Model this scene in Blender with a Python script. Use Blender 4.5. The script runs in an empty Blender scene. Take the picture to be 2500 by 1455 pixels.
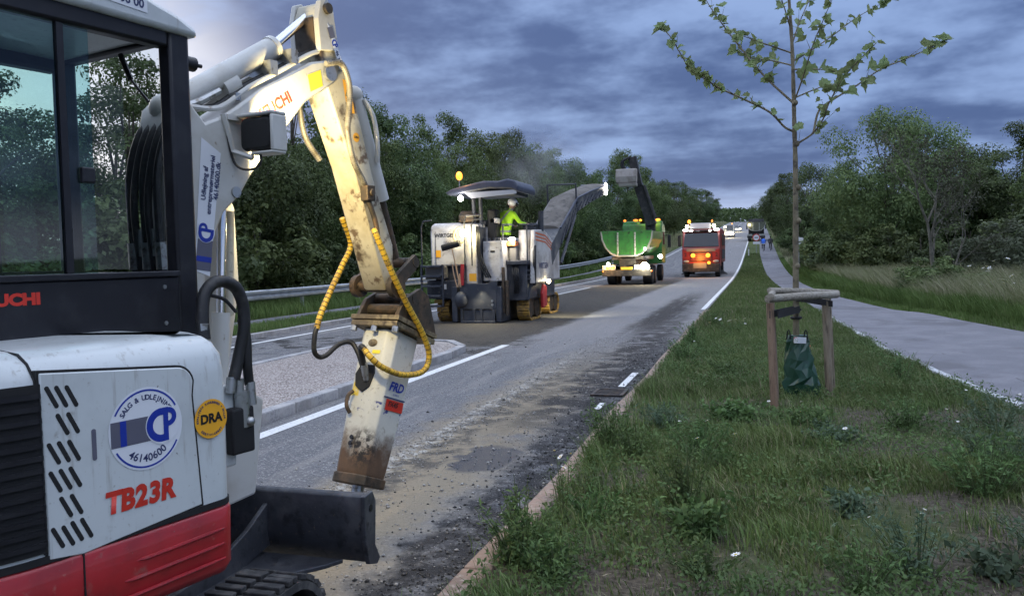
import bpy, math, random
import numpy as np
from mathutils import Vector, Matrix, Euler, noise as mnoise
R = math.radians
PI = math.pi
sc = bpy.context.scene
col = sc.collection

# ------------------------------------------------------------------ camera
cam_d = bpy.data.cameras.new('camera'); cam_o = bpy.data.objects.new('camera', cam_d); col.objects.link(cam_o)
cam_d.sensor_width = 36.0; cam_d.lens = 36.0 * 2014.0 / 2500.0; cam_d.clip_start = 0.05; cam_d.clip_end = 3000
YAW, PITCH, ROLL = R(16.6807), R(2.8672), R(1.2)
_f = Vector((-math.sin(YAW) * math.cos(PITCH), math.cos(YAW) * math.cos(PITCH), -math.sin(PITCH)))
_r = Vector((math.cos(YAW), math.sin(YAW), 0)); _u = _r.cross(_f)
_r2 = _r * math.cos(ROLL) - _u * math.sin(ROLL); _u2 = _r * math.sin(ROLL) + _u * math.cos(ROLL)
cam_o.matrix_world = Matrix(((_r2.x, _u2.x, -_f.x, 0), (_r2.y, _u2.y, -_f.y, 0), (_r2.z, _u2.z, -_f.z, 1.72), (0, 0, 0, 1)))
sc.camera = cam_o

# ------------------------------------------------------------------ render look
sc.view_settings.view_transform = 'Standard'; sc.view_settings.look = 'None'
sc.view_settings.gamma = 1.0; sc.view_settings.use_curve_mapping = False
sc.view_settings.exposure = 0.36
sc.render.engine = 'CYCLES'
sc.cycles.use_denoising = True
sc.cycles.use_adaptive_sampling = True; sc.cycles.adaptive_threshold = .03; sc.cycles.adaptive_min_samples = 12
sc.cycles.max_bounces = 6; sc.cycles.transparent_max_bounces = 8; sc.cycles.diffuse_bounces = 4; sc.cycles.glossy_bounces = 2
sc.cycles.sample_clamp_indirect = 4.0
sc.cycles.caustics_reflective = False; sc.cycles.caustics_refractive = False

# ------------------------------------------------------------------ node helpers
class NT:
    def __init__(s, tree): s.t = tree; s.n = tree.nodes; s.l = tree.links
    def new(s, typ, **kw):
        nd = s.n.new(typ)
        for k, v in kw.items(): setattr(nd, k, v)
        return nd
    def put(s, sock, v):
        if isinstance(v, bpy.types.NodeSocket): s.l.new(v, sock)
        elif v is not None:
            if isinstance(v, (tuple, list)) and len(v) == 3 and sock.type == 'RGBA': v = (*v, 1)
            sock.default_value = v
    def m(s, op, a, b=None, c=None, clamp=False):
        nd = s.new('ShaderNodeMath', operation=op); nd.use_clamp = clamp
        s.put(nd.inputs[0], a)
        if b is not None: s.put(nd.inputs[1], b)
        if c is not None: s.put(nd.inputs[2], c)
        return nd.outputs[0]
    def vm(s, op, a, b=None):
        nd = s.new('ShaderNodeVectorMath', operation=op); s.put(nd.inputs[0], a)
        if b is not None: s.put(nd.inputs[1], b)
        return nd.outputs['Value'] if op in ('DOT_PRODUCT', 'LENGTH') else nd.outputs[0]
    def mix(s, f, a, b, mode='MIX'):
        nd = s.new('ShaderNodeMix', data_type='RGBA', blend_type=mode)
        s.put(nd.inputs[0], f); s.put(nd.inputs[6], a); s.put(nd.inputs[7], b)
        return nd.outputs[2]
    def noise(s, vec, scale, detail=3, rough=.55, dist=0.0):
        nd = s.new('ShaderNodeTexNoise'); s.put(nd.inputs['Vector'], vec)
        nd.inputs['Scale'].default_value = scale; nd.inputs['Detail'].default_value = detail
        nd.inputs['Roughness'].default_value = rough; nd.inputs['Distortion'].default_value = dist
        return nd.outputs['Fac']
    def voro(s, vec, scale, feat='F1', out='Distance'):
        nd = s.new('ShaderNodeTexVoronoi', feature=feat); s.put(nd.inputs['Vector'], vec); nd.inputs['Scale'].default_value = scale
        return nd.outputs[out]
    def step(s, v, lo, hi):
        nd = s.new('ShaderNodeMapRange', interpolation_type='SMOOTHSTEP'); s.put(nd.inputs[0], v)
        nd.inputs[1].default_value = lo; nd.inputs[2].default_value = hi
        return nd.outputs[0]
    def sep(s, v):
        nd = s.new('ShaderNodeSeparateXYZ'); s.put(nd.inputs[0], v); return nd.outputs
    def comb(s, x, y, z):
        nd = s.new('ShaderNodeCombineXYZ'); s.put(nd.inputs[0], x); s.put(nd.inputs[1], y); s.put(nd.inputs[2], z); return nd.outputs[0]
    def band(s, x, c, w):   # soft bump of half width w around c
        return s.m('SUBTRACT', 1.0, s.step(s.m('ABSOLUTE', s.m('SUBTRACT', x, c)), w * .35, w))

# ------------------------------------------------------------------ world: dusk overcast
SUN_EL, SUN_AZ = R(12), R(-62)           # azimuth from +Y, negative = left
w = bpy.data.worlds.new('World'); sc.world = w; w.use_nodes = True
t = NT(w.node_tree); t.n.clear()
out = t.new('ShaderNodeOutputWorld'); bg = t.new('ShaderNodeBackground'); t.l.new(bg.outputs[0], out.inputs[0])
sky = t.new('ShaderNodeTexSky', sky_type='NISHITA'); sky.sun_disc = False
sky.sun_elevation = SUN_EL; sky.sun_rotation = SUN_AZ; sky.dust_density = 2.0
dirv = t.new('ShaderNodeTexCoord').outputs['Generated']
dx, dy, dz = t.sep(dirv)
el = t.m('MAXIMUM', dz, 0.0)
den = t.m('ADD', el, 0.13)
pc = t.comb(t.m('DIVIDE', dx, den), t.m('DIVIDE', dy, den), 0.0)
rot = t.new('ShaderNodeMapping'); t.put(rot.inputs[0], pc); rot.inputs['Rotation'].default_value = (0, 0, R(24)); rot.inputs['Scale'].default_value = (.75, 1.35, 1); rot.inputs['Location'].default_value = (2.6, .35, 0)
n1 = t.noise(rot.outputs[0], .95, 4, .58)
n3 = t.noise(t.comb(dx, dy, t.m('MULTIPLY', dz, 2.3)), 5.2, 5, .60)
n1 = t.m('ADD', t.m('MULTIPLY', n1, .45), t.m('MULTIPLY', n3, .55))
cl = t.step(n1, .40, .60)
base = t.mix(cl, (.046, .082, .215), (.205, .298, .530))
low = t.m('SUBTRACT', 1.0, t.step(el, .03, .085))          # pale strip under the cloud deck
lown = t.step(t.noise(t.comb(dx, dy, t.m('MULTIPLY', dz, 5.0)), 3.2, 2, .5), .36, .60)
base = t.mix(t.m('MULTIPLY', low, t.m('MULTIPLY_ADD', lown, .40, .55)), base, (.48, .54, .72))
gl = t.vm('DOT_PRODUCT', dirv, (math.sin(R(-47)) * .985, math.cos(R(-47)) * .993, .115))
glow = t.step(gl, .951, .999)
gn = t.m('SUBTRACT', 1.0, t.m('MULTIPLY', t.step(n1, .42, .54), .6))
base = t.mix(t.m('MULTIPLY', glow, t.m('MULTIPLY_ADD', gn, .75, .2)), base, (.98, .99, 1.06))
zen = t.step(el, .26, .72)                                  # an overcast sky is brightest overhead
up = t.mix(cl, (.80, .96, 1.30), (1.22, 1.34, 1.62))
base = t.mix(zen, base, up)
allc = t.mix(1.0, base, t.mix(1.0, sky.outputs[0], (.012, .012, .012), 'MULTIPLY'), 'ADD')
t.put(bg.inputs[0], allc); bg.inputs[1].default_value = 1.0

# ------------------------------------------------------------------ sun behind the clouds
sl = bpy.data.lights.new('sun', 'SUN'); so = bpy.data.objects.new('sun', sl); col.objects.link(so)
sl.energy = 0.35; sl.angle = R(30); sl.color = (1.0, .93, .84)
so.rotation_euler = Vector((-math.sin(SUN_AZ) * math.cos(SUN_EL), -math.cos(SUN_AZ) * math.cos(SUN_EL), -math.sin(SUN_EL))).to_track_quat('-Z', 'Y').to_euler()

# ------------------------------------------------------------------ materials
MATS = {}
def new_mat(name):
    m = bpy.data.materials.new(name); m.use_nodes = True
    t = NT(m.node_tree); p = t.n['Principled BSDF']; MATS[name] = m
    return m, t, p
def pm(name, c, rough=.5, metal=0.0, var=None, bump=None, spec=None, coat=0.0, coord='Object', rvar=0.0):
    """plain procedural material; var = list of (colour, scale, lo, hi[, stretch]) patches laid over the base"""
    m, t, p = new_mat(name)
    co = t.new('ShaderNodeTexCoord').outputs[coord]
    cc = None; last = None
    for k, v in enumerate(var or []):
        vec = co
        if len(v) > 4:
            mp = t.new('ShaderNodeMapping'); t.put(mp.inputs[0], co); mp.inputs['Scale'].default_value = v[4]; vec = mp.outputs[0]
        last = t.step(t.noise(vec, v[1], 5, .6), v[2], v[3])
        cc = t.mix(last, cc if cc is not None else c, v[0])
    t.put(p.inputs['Base Color'], cc if cc is not None else (*c, 1))
    p.inputs['Roughness'].default_value = rough; p.inputs['Metallic'].default_value = metal
    if rvar: t.put(p.inputs['Roughness'], t.m('MULTIPLY_ADD', t.noise(co, 14, 4), rvar, rough - rvar * .5))
    if spec is not None: p.inputs['Specular IOR Level'].default_value = spec
    p.inputs['Coat Weight'].default_value = coat
    if bump:
        b = t.new('ShaderNodeBump'); b.inputs['Strength'].default_value = bump[1]; b.inputs['Distance'].default_value = bump[2]
        t.put(b.inputs['Height'], t.noise(co, bump[0], 4)); t.l.new(b.outputs[0], p.inputs['Normal'])
    return m
def em(name, c, strength, base=(.05, .05, .05)):
    m, t, p = new_mat(name)
    p.inputs['Base Color'].default_value = (*base, 1); p.inputs['Emission Color'].default_value = (*c, 1); p.inputs['Emission Strength'].default_value = strength
    return m

# ------------------------------------------------------------------ mesh builder
class MB:
    def __init__(s): s.v = []; s.f = []
    def add(s, vs, fs):
        o = len(s.v); s.v += [tuple(p) for p in vs]; s.f += [tuple(i + o for i in f) for f in fs]; return s
    def box(s, lo, hi, M=None):
        x0, y0, z0 = lo; x1, y1, z1 = hi
        vs = [Vector(p) for p in ((x0, y0, z0), (x1, y0, z0), (x1, y1, z0), (x0, y1, z0), (x0, y0, z1), (x1, y0, z1), (x1, y1, z1), (x0, y1, z1))]
        if M is not None: vs = [M @ p for p in vs]
        return s.add(vs, [(0, 3, 2, 1), (4, 5, 6, 7), (0, 1, 5, 4), (1, 2, 6, 5), (2, 3, 7, 6), (3, 0, 4, 7)])
    def cbox(s, c, size, M=None):
        return s.box([c[i] - size[i] / 2 for i in range(3)], [c[i] + size[i] / 2 for i in range(3)], M)
    def prism(s, poly, h0, h1, ax='x', M=None):
        """poly of (a, b): ax x -> (h, a, b); y -> (a, h, b); z -> (a, b, h)"""
        mp = {'x': lambda a, b, h: (h, a, b), 'y': lambda a, b, h: (a, h, b), 'z': lambda a, b, h: (a, b, h)}[ax]
        n = len(poly); vs = [Vector(mp(a, b, h)) for h in (h0, h1) for a, b in poly]
        if M is not None: vs = [M @ p for p in vs]
        ar = sum(poly[i][0] * poly[(i + 1) % n][1] - poly[(i + 1) % n][0] * poly[i][1] for i in range(n))
        fl = (ar > 0) ^ (ax == 'y') ^ (h1 < h0)
        fs = [tuple(range(n)), tuple(range(2 * n - 1, n - 1, -1))] + [(i, i + n, (i + 1) % n + n, (i + 1) % n) for i in range(n)]
        if fl: fs = [tuple(reversed(f)) for f in fs]
        return s.add(vs, fs)
    def tube(s, pts, r, n=8, cap=True, closed=False):
        pts = [Vector(p) for p in pts]; m = len(pts)
        rs = r if isinstance(r, (list, tuple)) else [r] * m
        vs = []; up = None
        for i, p in enumerate(pts):
            if closed: d = (pts[(i + 1) % m] - pts[i - 1])
            else: d = pts[min(i + 1, m - 1)] - pts[max(i - 1, 0)]
            d = d.normalized() if d.length > 1e-9 else Vector((0, 0, 1))
            if up is None: up = d.orthogonal().normalized()
            else:
                up = up - d * up.dot(d)
                up = up.normalized() if up.length > 1e-6 else d.orthogonal().normalized()
            b = d.cross(up)
            for k in range(n):
                a = 2 * PI * k / n; vs.append(p + (up * math.cos(a) + b * math.sin(a)) * rs[i])
        fs = []
        for i in range(m if closed else m - 1):
            j = (i + 1) % m
            for k in range(n):
                k2 = (k + 1) % n; fs.append((i * n + k, i * n + k2, j * n + k2, j * n + k))
        if cap and not closed: fs += [tuple(range(n - 1, -1, -1)), tuple((m - 1) * n + k for k in range(n))]
        return s.add(vs, fs)
    def cyl(s, a, b, r, n=16, r2=None): return s.tube([a, b], [r, r if r2 is None else r2], n)
    def ball(s, c, r, nu=14, nv=9, M=None):
        rx, ry, rz = r if isinstance(r, (tuple, list)) else (r, r, r)
        vs = [Vector((0, 0, -rz))]
        for j in range(1, nv):
            ph = -PI / 2 + PI * j / nv
            for i in range(nu):
                a = 2 * PI * i / nu; vs.append(Vector((rx * math.cos(a) * math.cos(ph), ry * math.sin(a) * math.cos(ph), rz * math.sin(ph))))
        vs.append(Vector((0, 0, rz))); L = len(vs) - 1
        fs = [(0, 1 + (i + 1) % nu, 1 + i) for i in range(nu)]
        for j in range(nv - 2):
            for i in range(nu):
                a = 1 + j * nu + i; b = 1 + j * nu + (i + 1) % nu; fs.append((a, b, b + nu, a + nu))
        o = 1 + (nv - 2) * nu
        fs += [(o + i, o + (i + 1) % nu, L) for i in range(nu)]
        if M is not None: vs = [M @ p for p in vs]
        return s.add([p + Vector(c) for p in vs], fs)
    def loft(s, rings, cap=True):
        n = len(rings[0]); vs = [p for r in rings for p in r]; fs = []
        for j in range(len(rings) - 1):
            for i in range(n):
                k = (i + 1) % n; fs.append((j * n + i, j * n + k, (j + 1) * n + k, (j + 1) * n + i))
        if cap: fs += [tuple(range(n - 1, -1, -1)), tuple((len(rings) - 1) * n + i for i in range(n))]
        return s.add(vs, fs)
    def build(s, name, mat, parent=None, smooth=False, bevel=0.0, seg=2, loc=None, rot=None, label=None):
        me = bpy.data.meshes.new(name); me.from_pydata(s.v, [], s.f); me.update()
        o = link(name, me, mat, parent, smooth, bevel, seg, loc, rot)
        if label: o['label'] = label
        return o
def link(name, me, mat, parent=None, smooth=False, bevel=0.0, seg=2, loc=None, rot=None):
    if mat is not None and not me.materials: me.materials.append(MATS[mat] if isinstance(mat, str) else mat)
    if smooth: me.polygons.foreach_set('use_smooth', [True] * len(me.polygons))
    o = bpy.data.objects.new(name, me); col.objects.link(o)
    if parent is not None: o.parent = parent
    if loc is not None: o.location = loc
    if rot is not None: o.rotation_euler = rot
    if bevel:
        b = o.modifiers.new('bevel', 'BEVEL'); b.width = bevel; b.segments = seg; b.limit_method = 'ANGLE'; b.angle_limit = R(35)
        if smooth:
            me.set_sharp_from_angle(angle=R(50)) if hasattr(me, 'set_sharp_from_angle') else None
    elif smooth and hasattr(me, 'set_sharp_from_angle'): me.set_sharp_from_angle(angle=R(42))
    return o
def np_mesh(name, verts, faces, k):
    """verts (n,3) array, faces (m,k) array"""
    me = bpy.data.meshes.new(name); verts = np.asarray(verts, np.float32); faces = np.asarray(faces, np.int32)
    me.vertices.add(len(verts)); me.vertices.foreach_set('co', verts.ravel())
    me.loops.add(faces.size); me.loops.foreach_set('vertex_index', faces.ravel())
    me.polygons.add(len(faces)); me.polygons.foreach_set('loop_start', np.arange(0, faces.size, k, dtype=np.int32))
    me.update(calc_edges=True); return me
def tag(o, label, cat=None, group=None, kind=None):
    o['label'] = label
    if cat: o['category'] = cat
    if group: o['group'] = group
    if kind: o['kind'] = kind
    return o
def empty(name, loc=(0, 0, 0), rz=0.0, label=None, cat=None, group=None):
    o = bpy.data.objects.new(name, None); col.objects.link(o); o.location = loc; o.rotation_euler = (0, 0, rz); o.empty_display_size = .1
    if label: tag(o, label, cat, group)
    return o
def copy_obj(o, parent=None):
    c = o.copy(); col.objects.link(c)
    if parent is not None: c.parent = parent
    return c
FONT_CACHE = {}
def text_mesh(body, size, bold=0.0, shear=0.0, spacing=1.0, sx=1.0):
    key = (body, size, bold, shear, spacing, sx)
    if key in FONT_CACHE: return FONT_CACHE[key].copy()
    cu = bpy.data.curves.new('lettering', 'FONT'); cu.body = body; cu.size = size; cu.offset = bold; cu.shear = shear; cu.space_character = spacing
    cu.align_x = 'CENTER'; cu.align_y = 'CENTER'; cu.resolution_u = 3
    o = bpy.data.objects.new('lettering', cu); col.objects.link(o)
    dg = bpy.context.evaluated_depsgraph_get(); me = bpy.data.meshes.new_from_object(o.evaluated_get(dg))
    bpy.data.objects.remove(o); bpy.data.curves.remove(cu)
    me.materials.clear(); me.name = 'lettering'
    if sx != 1.0:
        for v in me.vertices: v.co.x *= sx
    FONT_CACHE[key] = me
    return me
def lettering(body, size, mat, parent, M, bold=0.0, shear=0.0, spacing=1.0, sx=1.0, name='lettering'):
    """flat text in the XY plane, placed by M (parent's space)"""
    me = text_mesh(body, size, bold, shear, spacing, sx).copy()
    me.transform(M)
    return link(name, me, mat, parent)
def basis(o, x, y):
    x = Vector(x).normalized(); y = Vector(y); y = (y - x * y.dot(x)).normalized(); z = x.cross(y)
    return Matrix(((x.x, y.x, z.x, o[0]), (x.y, y.y, z.y, o[1]), (x.z, y.z, z.z, o[2]), (0, 0, 0, 1)))
def disc(r, n=40, rx=1.0): return [(r * rx * math.cos(2 * PI * i / n), r * math.sin(2 * PI * i / n)) for i in range(n)]
def catmull(pts, k=6):
    pts = [Vector(p) for p in pts]; P = [pts[0] * 2 - pts[1]] + pts + [pts[-1] * 2 - pts[-2]]; o = []
    for i in range(1, len(P) - 2):
        a, b, c, d = P[i - 1:i + 3]
        for j in range(k):
            u = j / k; o.append(.5 * ((2 * b) + (c - a) * u + (2 * a - 5 * b + 4 * c - d) * u * u + (3 * b - a - 3 * c + d) * u ** 3))
    o.append(pts[-1]); return o
def rrect(x0, y0, x1, y1, r, n=5):
    o = []
    for cx, cy, a0 in ((x1 - r, y1 - r, 0), (x0 + r, y1 - r, 90), (x0 + r, y0 + r, 180), (x1 - r, y0 + r, 270)):
        for i in range(n + 1):
            a = R(a0 + 90 * i / n); o.append((cx + r * math.cos(a), cy + r * math.sin(a)))
    return o
# ================================================================== TERRAIN
RX0, RX1 = -10.9, -1.49          # left and right road edges
def prof(Y):
    Y = np.asarray(Y, float)
    a = np.clip(Y - 48, 0, 45.5); z = .00055 * a * a
    z = z + .05005 * np.clip(Y - 93.5, 0, 236.5)
    b = np.clip(Y - 330, 0, 60); z = z + .05005 * (b - b * b / 120)
    return z
def sstep(x, a, b):
    u = np.clip((np.asarray(x, float) - a) / (b - a), 0, 1); return u * u * (3 - 2 * u)
rngN = np.random.RandomState(7)
_lat = rngN.rand(64, 64)
def vnoise(x, y):
    x = np.asarray(x, float); y = np.asarray(y, float)
    xi = np.floor(x).astype(int); yi = np.floor(y).astype(int); u = x - xi; v = y - yi; u = u * u * (3 - 2 * u); v = v * v * (3 - 2 * v)
    g = lambda i, j: _lat[i % 64, j % 64]
    return (g(xi, yi) * (1 - u) + g(xi + 1, yi) * u) * (1 - v) + (g(xi, yi + 1) * (1 - u) + g(xi + 1, yi + 1) * u) * v
def fbm(x, y): return .5 * vnoise(x, y) + .3 * vnoise(2.1 * x + 9, 2.1 * y + 4) + .2 * vnoise(4.3 * x + 2, 4.3 * y + 17)
PLy = [-6, 0, 4, 7, 9.45, 14, 20, 27, 35, 45, 60, 100, 330, 420]
PL = [9.0, 5.6, 3.85, 3.0, 2.54, 2.01, 1.72, 1.55, 1.15, .85, .55, .15, .1, .1]
PR = [13.5, 10.0, 8.3, 7.2, 6.4, 5.4, 4.3, 3.3, 2.45, 2.15, 2.05, 2.0, 1.95, 1.95]
def pathL(Y): return np.interp(Y, PLy, PL)
def pathR(Y): return np.interp(Y, PLy, PR)
def ground(X, Y):
    X = np.asarray(X, float); Y = np.asarray(Y, float)
    z = prof(Y) - .07
    kerb = .15 + .02 * sstep(Y, 22, 26) * -6.0      # kerb up-stand dies out beyond the kerb stones
    z = z + sstep(X, RX1 + .02, RX1 + .16) * np.clip(kerb, .06, .2)
    z = z + sstep(-X, -RX0 + .05, -RX0 + .2) * .17
    m = sstep(X, -1.3, -.7) * (1 - sstep(X, pathL(Y) - .5, pathL(Y) - .1))
    z = z + m * (fbm(X * 1.1, Y * 1.1) - .45) * .10
    z = z + sstep(X, pathR(Y) + .6, pathR(Y) + 14) * .25
    z = z + sstep(-X, 15, 30) * .5
    return z
Xs = np.unique(np.concatenate([[-600, -300, -160, -100, -70, -50], np.arange(-40, -11, 1.0), [-11.12, -11.05, -10.98, -10.92, -10.85, -6], np.arange(-1.6, -1.2, .04), np.arange(-1.2, 6, .12), np.arange(6, 30, 1.0), [36, 50, 80, 130, 250, 600]]))
Ys = np.unique(np.concatenate([[-40, -15, -5], np.arange(0, 24, .15), np.arange(24, 60, 1.0), np.arange(60, 420, 6.0), [450, 500, 600, 900, 1500]]))
GX, GY = np.meshgrid(Xs, Ys); GZ = ground(GX, GY)
nx, ny = len(Xs), len(Ys); idx = np.arange(nx * ny).reshape(ny, nx)
quads = np.stack([idx[:-1, :-1], idx[:-1, 1:], idx[1:, 1:], idx[1:, :-1]], -1).reshape(-1, 4)

m, t, p = new_mat('soil_turf')
co = t.new('ShaderNodeTexCoord').outputs['Object']
x_, y_, z_ = t.sep(co)
big = t.step(t.noise(co, .55, 4, .6), .42, .60)
fine = t.noise(co, 26, 5, .65)
soil = t.mix(t.step(fine, .30, .70), (.040, .034, .026), (.125, .106, .084))
turf = t.mix(fine, (.026, .043, .012), (.075, .105, .032))
c = t.mix(t.m('MULTIPLY', big, .85), soil, turf)
chips = t.step(t.voro(co, 55), .07, .03)
c = t.mix(t.m('MULTIPLY', chips, t.step(t.noise(co, 9, 3), .44, .58)), c, (.30, .27, .21))
far = t.step(y_, 16, 30)
c = t.mix(far, c, t.mix(t.noise(co, 1.3, 5, .6), (.045, .068, .020), (.10, .120, .044)))
t.put(p.inputs['Base Color'], c); p.inputs['Roughness'].default_value = .95; p.inputs['Specular IOR Level'].default_value = .15
b = t.new('ShaderNodeBump'); b.inputs['Strength'].default_value = .9; b.inputs['Distance'].default_value = .02
t.put(b.inputs['Height'], fine); t.l.new(b.outputs[0], p.inputs['Normal'])
go = link('ground', np_mesh('ground', np.stack([GX, GY, GZ], -1).reshape(-1, 3), quads, 4), 'soil_turf', smooth=True)
tag(go, 'dark earth and turf ground of the roadside verges and fields', kind='structure')

# ================================================================== ROAD
m, t, p = new_mat('asphalt_road')
co = t.new('ShaderNodeTexCoord').outputs['Object']
x_, y_, z_ = t.sep(co)
mp = t.new('ShaderNodeMapping'); t.put(mp.inputs[0], co); mp.inputs['Scale'].default_value = (1.0, .09, 1.0)
strk = t.noise(mp.outputs[0], 3.4, 5, .62)
wob = t.m('MULTIPLY', t.m('SUBTRACT', t.noise(co, .8, 4, .6), .5), .8)
wob2 = t.m('MULTIPLY', t.m('SUBTRACT', t.noise(co, 3.2, 4, .65), .5), .55)
xx = t.m('ADD', x_, t.m('ADD', wob2, t.m('MULTIPLY', wob, .45)))
grit = t.voro(co, 70, out='Color'); gritv = t.sep(grit)[0]
fine = t.noise(co, 38, 5, .7)
speck = t.step(gritv, .62, .95)
c = t.mix(fine, (.088, .090, .098), (.178, .178, .186))
c = t.mix(t.m('MULTIPLY', speck, .5), c, (.42, .41, .40))
c = t.mix(t.m('MULTIPLY', t.step(strk, .46, .68), .5), c, (.30, .285, .265))
# the light, undisturbed lane further up
lane = t.m('MULTIPLY', t.step(y_, 11, 19), t.m('MULTIPLY', t.step(x_, -4.75, -4.45), 1.0))
c = t.mix(t.m('MULTIPLY', lane, .62), c, t.mix(fine, (.215, .207, .208), (.310, .300, .300)))
# planed strip behind and ahead of the milling machine: dark brown, lengthwise scratches
ml = t.m('MULTIPLY', t.m('MULTIPLY', t.step(xx, -8.7, -8.25), t.step(xx, -4.55, -4.85)), t.step(t.m('ADD', y_, t.m('MULTIPLY', wob, 3.0)), 14.6, 15.6))
ml = t.m('MULTIPLY', ml, t.step(y_, 62, 46))
mp2 = t.new('ShaderNodeMapping'); t.put(mp2.inputs[0], co); mp2.inputs['Scale'].default_value = (9.0, .22, 1.0)
scr = t.noise(mp2.outputs[0], 2.2, 5, .7)
c = t.mix(ml, c, t.mix(scr, (.018, .0165, .0155), (.100, .090, .078)))
# tan dusty planed ground beside the kerb in front
nearm = t.step(y_, 17, 9)
tan = t.m('MULTIPLY', t.m('MULTIPLY', t.band(xx, -2.62, .85), nearm), t.step(t.noise(co, 1.1, 4, .65), .27, .45))
c = t.mix(t.m('MULTIPLY', tan, .9), c, t.mix(fine, (.215, .172, .112), (.370, .308, .215)))
# white dust streak and black crumbs beside it
ws = t.m('MULTIPLY', t.band(t.m('ADD', x_, t.m('MULTIPLY', wob2, .5)), -2.98, .16), t.m('MULTIPLY', nearm, t.step(t.noise(co, 13, 4, .7), .44, .58)))
c = t.mix(t.m('MULTIPLY', ws, .9), c, (.50, .48, .44))
dk = t.m('MULTIPLY', t.band(xx, -2.14, .55), t.m('MULTIPLY', t.step(y_, 6.4, 9.5), t.step(y_, 34, 14)))
c = t.mix(t.m('MULTIPLY', dk, t.step(t.noise(co, 2.4, 4, .65), .34, .54)), c, (.040, .037, .036))
dk2 = t.m('MULTIPLY', t.band(xx, -2.80, .30), t.m('MULTIPLY', nearm, t.step(t.noise(co, 4, 4, .7), .40, .56)))
c = t.mix(t.m('MULTIPLY', dk2, .8), c, (.055, .052, .050))
wt = t.m('MULTIPLY', t.band(xx, -2.55, .62), t.m('MULTIPLY', t.step(y_, 15, 21), t.step(y_, 40, 28)))
c = t.mix(t.m('MULTIPLY', wt, t.step(strk, .30, .50)), c, (.052, .048, .047))
# black milled gutter along the kerb, with pale crumbs
gut = t.m('MULTIPLY', t.step(xx, -2.08, -1.86), t.step(y_, 22, 12))
gutn = t.step(t.noise(co, 4.5, 5, .7), .33, .56)
c = t.mix(t.m('MULTIPLY', gut, t.m('MULTIPLY_ADD', gutn, .75, .2)), c, t.mix(t.step(t.noise(co, 42, 4, .7), .58, .72), (.022, .021, .022), (.24, .23, .23)))
# damp bitumen patch
pd = t.vm('LENGTH', t.vm('SUBTRACT', t.comb(xx, t.m('MULTIPLY', y_, .55), 0.0), (-2.28, 6.63 * .55, 0)))
pds = t.step(pd, .30, .22)
c = t.mix(pds, c, (.052, .052, .058))
# crossing smears near the island tip
sm = t.m('MULTIPLY', t.m('MULTIPLY', t.band(y_, 15.2, 2.6), t.step(xx, -3.9, -5.0)), t.step(t.noise(co, 1.7, 5, .7), .50, .58))
c = t.mix(t.m('MULTIPLY', sm, .9), c, (.030, .028, .027))
t.put(p.inputs['Base Color'], c)
t.put(p.inputs['Roughness'], t.m('MULTIPLY_ADD', pds, -.4, .88)); p.inputs['Specular IOR Level'].default_value = .3
b = t.new('ShaderNodeBump'); b.inputs['Strength'].default_value = .85; b.inputs['Distance'].default_value = .012
hgt = t.m('ADD', t.m('MULTIPLY', gritv, .6), t.m('ADD', fine, t.m('MULTIPLY', t.m('MULTIPLY', ml, scr), 3.0)))
t.put(b.inputs['Height'], hgt); t.l.new(b.outputs[0], p.inputs['Normal'])

def strip(name, xs, Ys_, dz, mat, zf=None):
    """sheet following the long profile; xs: list of x or functions of Y"""
    Ys_ = np.asarray(Ys_, float); vs = []; nX = len(xs)
    for Y in Ys_:
        for x in xs:
            X = float(x(Y)) if callable(x) else x
            z = (prof(Y) if zf is None else zf(X, Y)) + dz
            vs.append((X, Y, float(z)))
    n = len(Ys_); fs = [(j * nX + i, j * nX + i + 1, (j + 1) * nX + i + 1, (j + 1) * nX + i) for j in range(n - 1) for i in range(nX - 1)]
    mb = MB(); mb.add(vs, fs); return mb.build(name, mat, smooth=True)
YR = list(np.arange(-12, 36, 4.0)) + list(np.arange(36, 100, 4.0)) + list(np.arange(100, 440, 10.0))
road = strip('road', [RX0, -8, -4.7, RX1], YR, 0.0, 'asphalt_road'); tag(road, 'worn grey asphalt road with dark planed strip and sandy patches', kind='structure')

m, t, p = new_mat('road_paint')
co = t.new('ShaderNodeTexCoord').outputs['Object']
wear = t.step(t.noise(co, 24, 5, .7), .50, .68)
c = t.mix(t.m('MULTIPLY', wear, .6), t.mix(t.noise(co, 2.2, 4), (.60, .60, .59), (.80, .80, .79)), (.30, .30, .30))
t.put(p.inputs['Base Color'], c); p.inputs['Roughness'].default_value = .7
def paint(name, x, w_, y0, y1, label, n=None, dz=.005):
    Y = np.linspace(y0, y1, n or max(2, int((y1 - y0) / 4) + 2))
    o = strip(name, [x - w_ / 2, x + w_ / 2], Y, dz, 'road_paint'); tag(o, label, kind='structure'); return o
paint('road_line', -4.73, .16, 1.0, 15.3, 'white edge line running along the island kerb')
paint('road_line', -10.22, .13, 6.0, 330, 'white line along the far left road edge')
paint('road_line', -1.62, .14, 25.5, 330, 'white line along the right road edge beyond the kerb')
paint('road_line', -1.72, .09, 10.6, 11.9, 'short worn white line remnant beside the drain')
paint('road_line', -1.74, .07, 9.0, 9.4, 'scrap of worn white line at the dark gutter')
paint('road_line', -6.05, .11, 88, 330, 'white centre line on the hill')
paint('road_line', -8.55, .12, 24.6, 43, 'long white line beside the planed strip')

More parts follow.
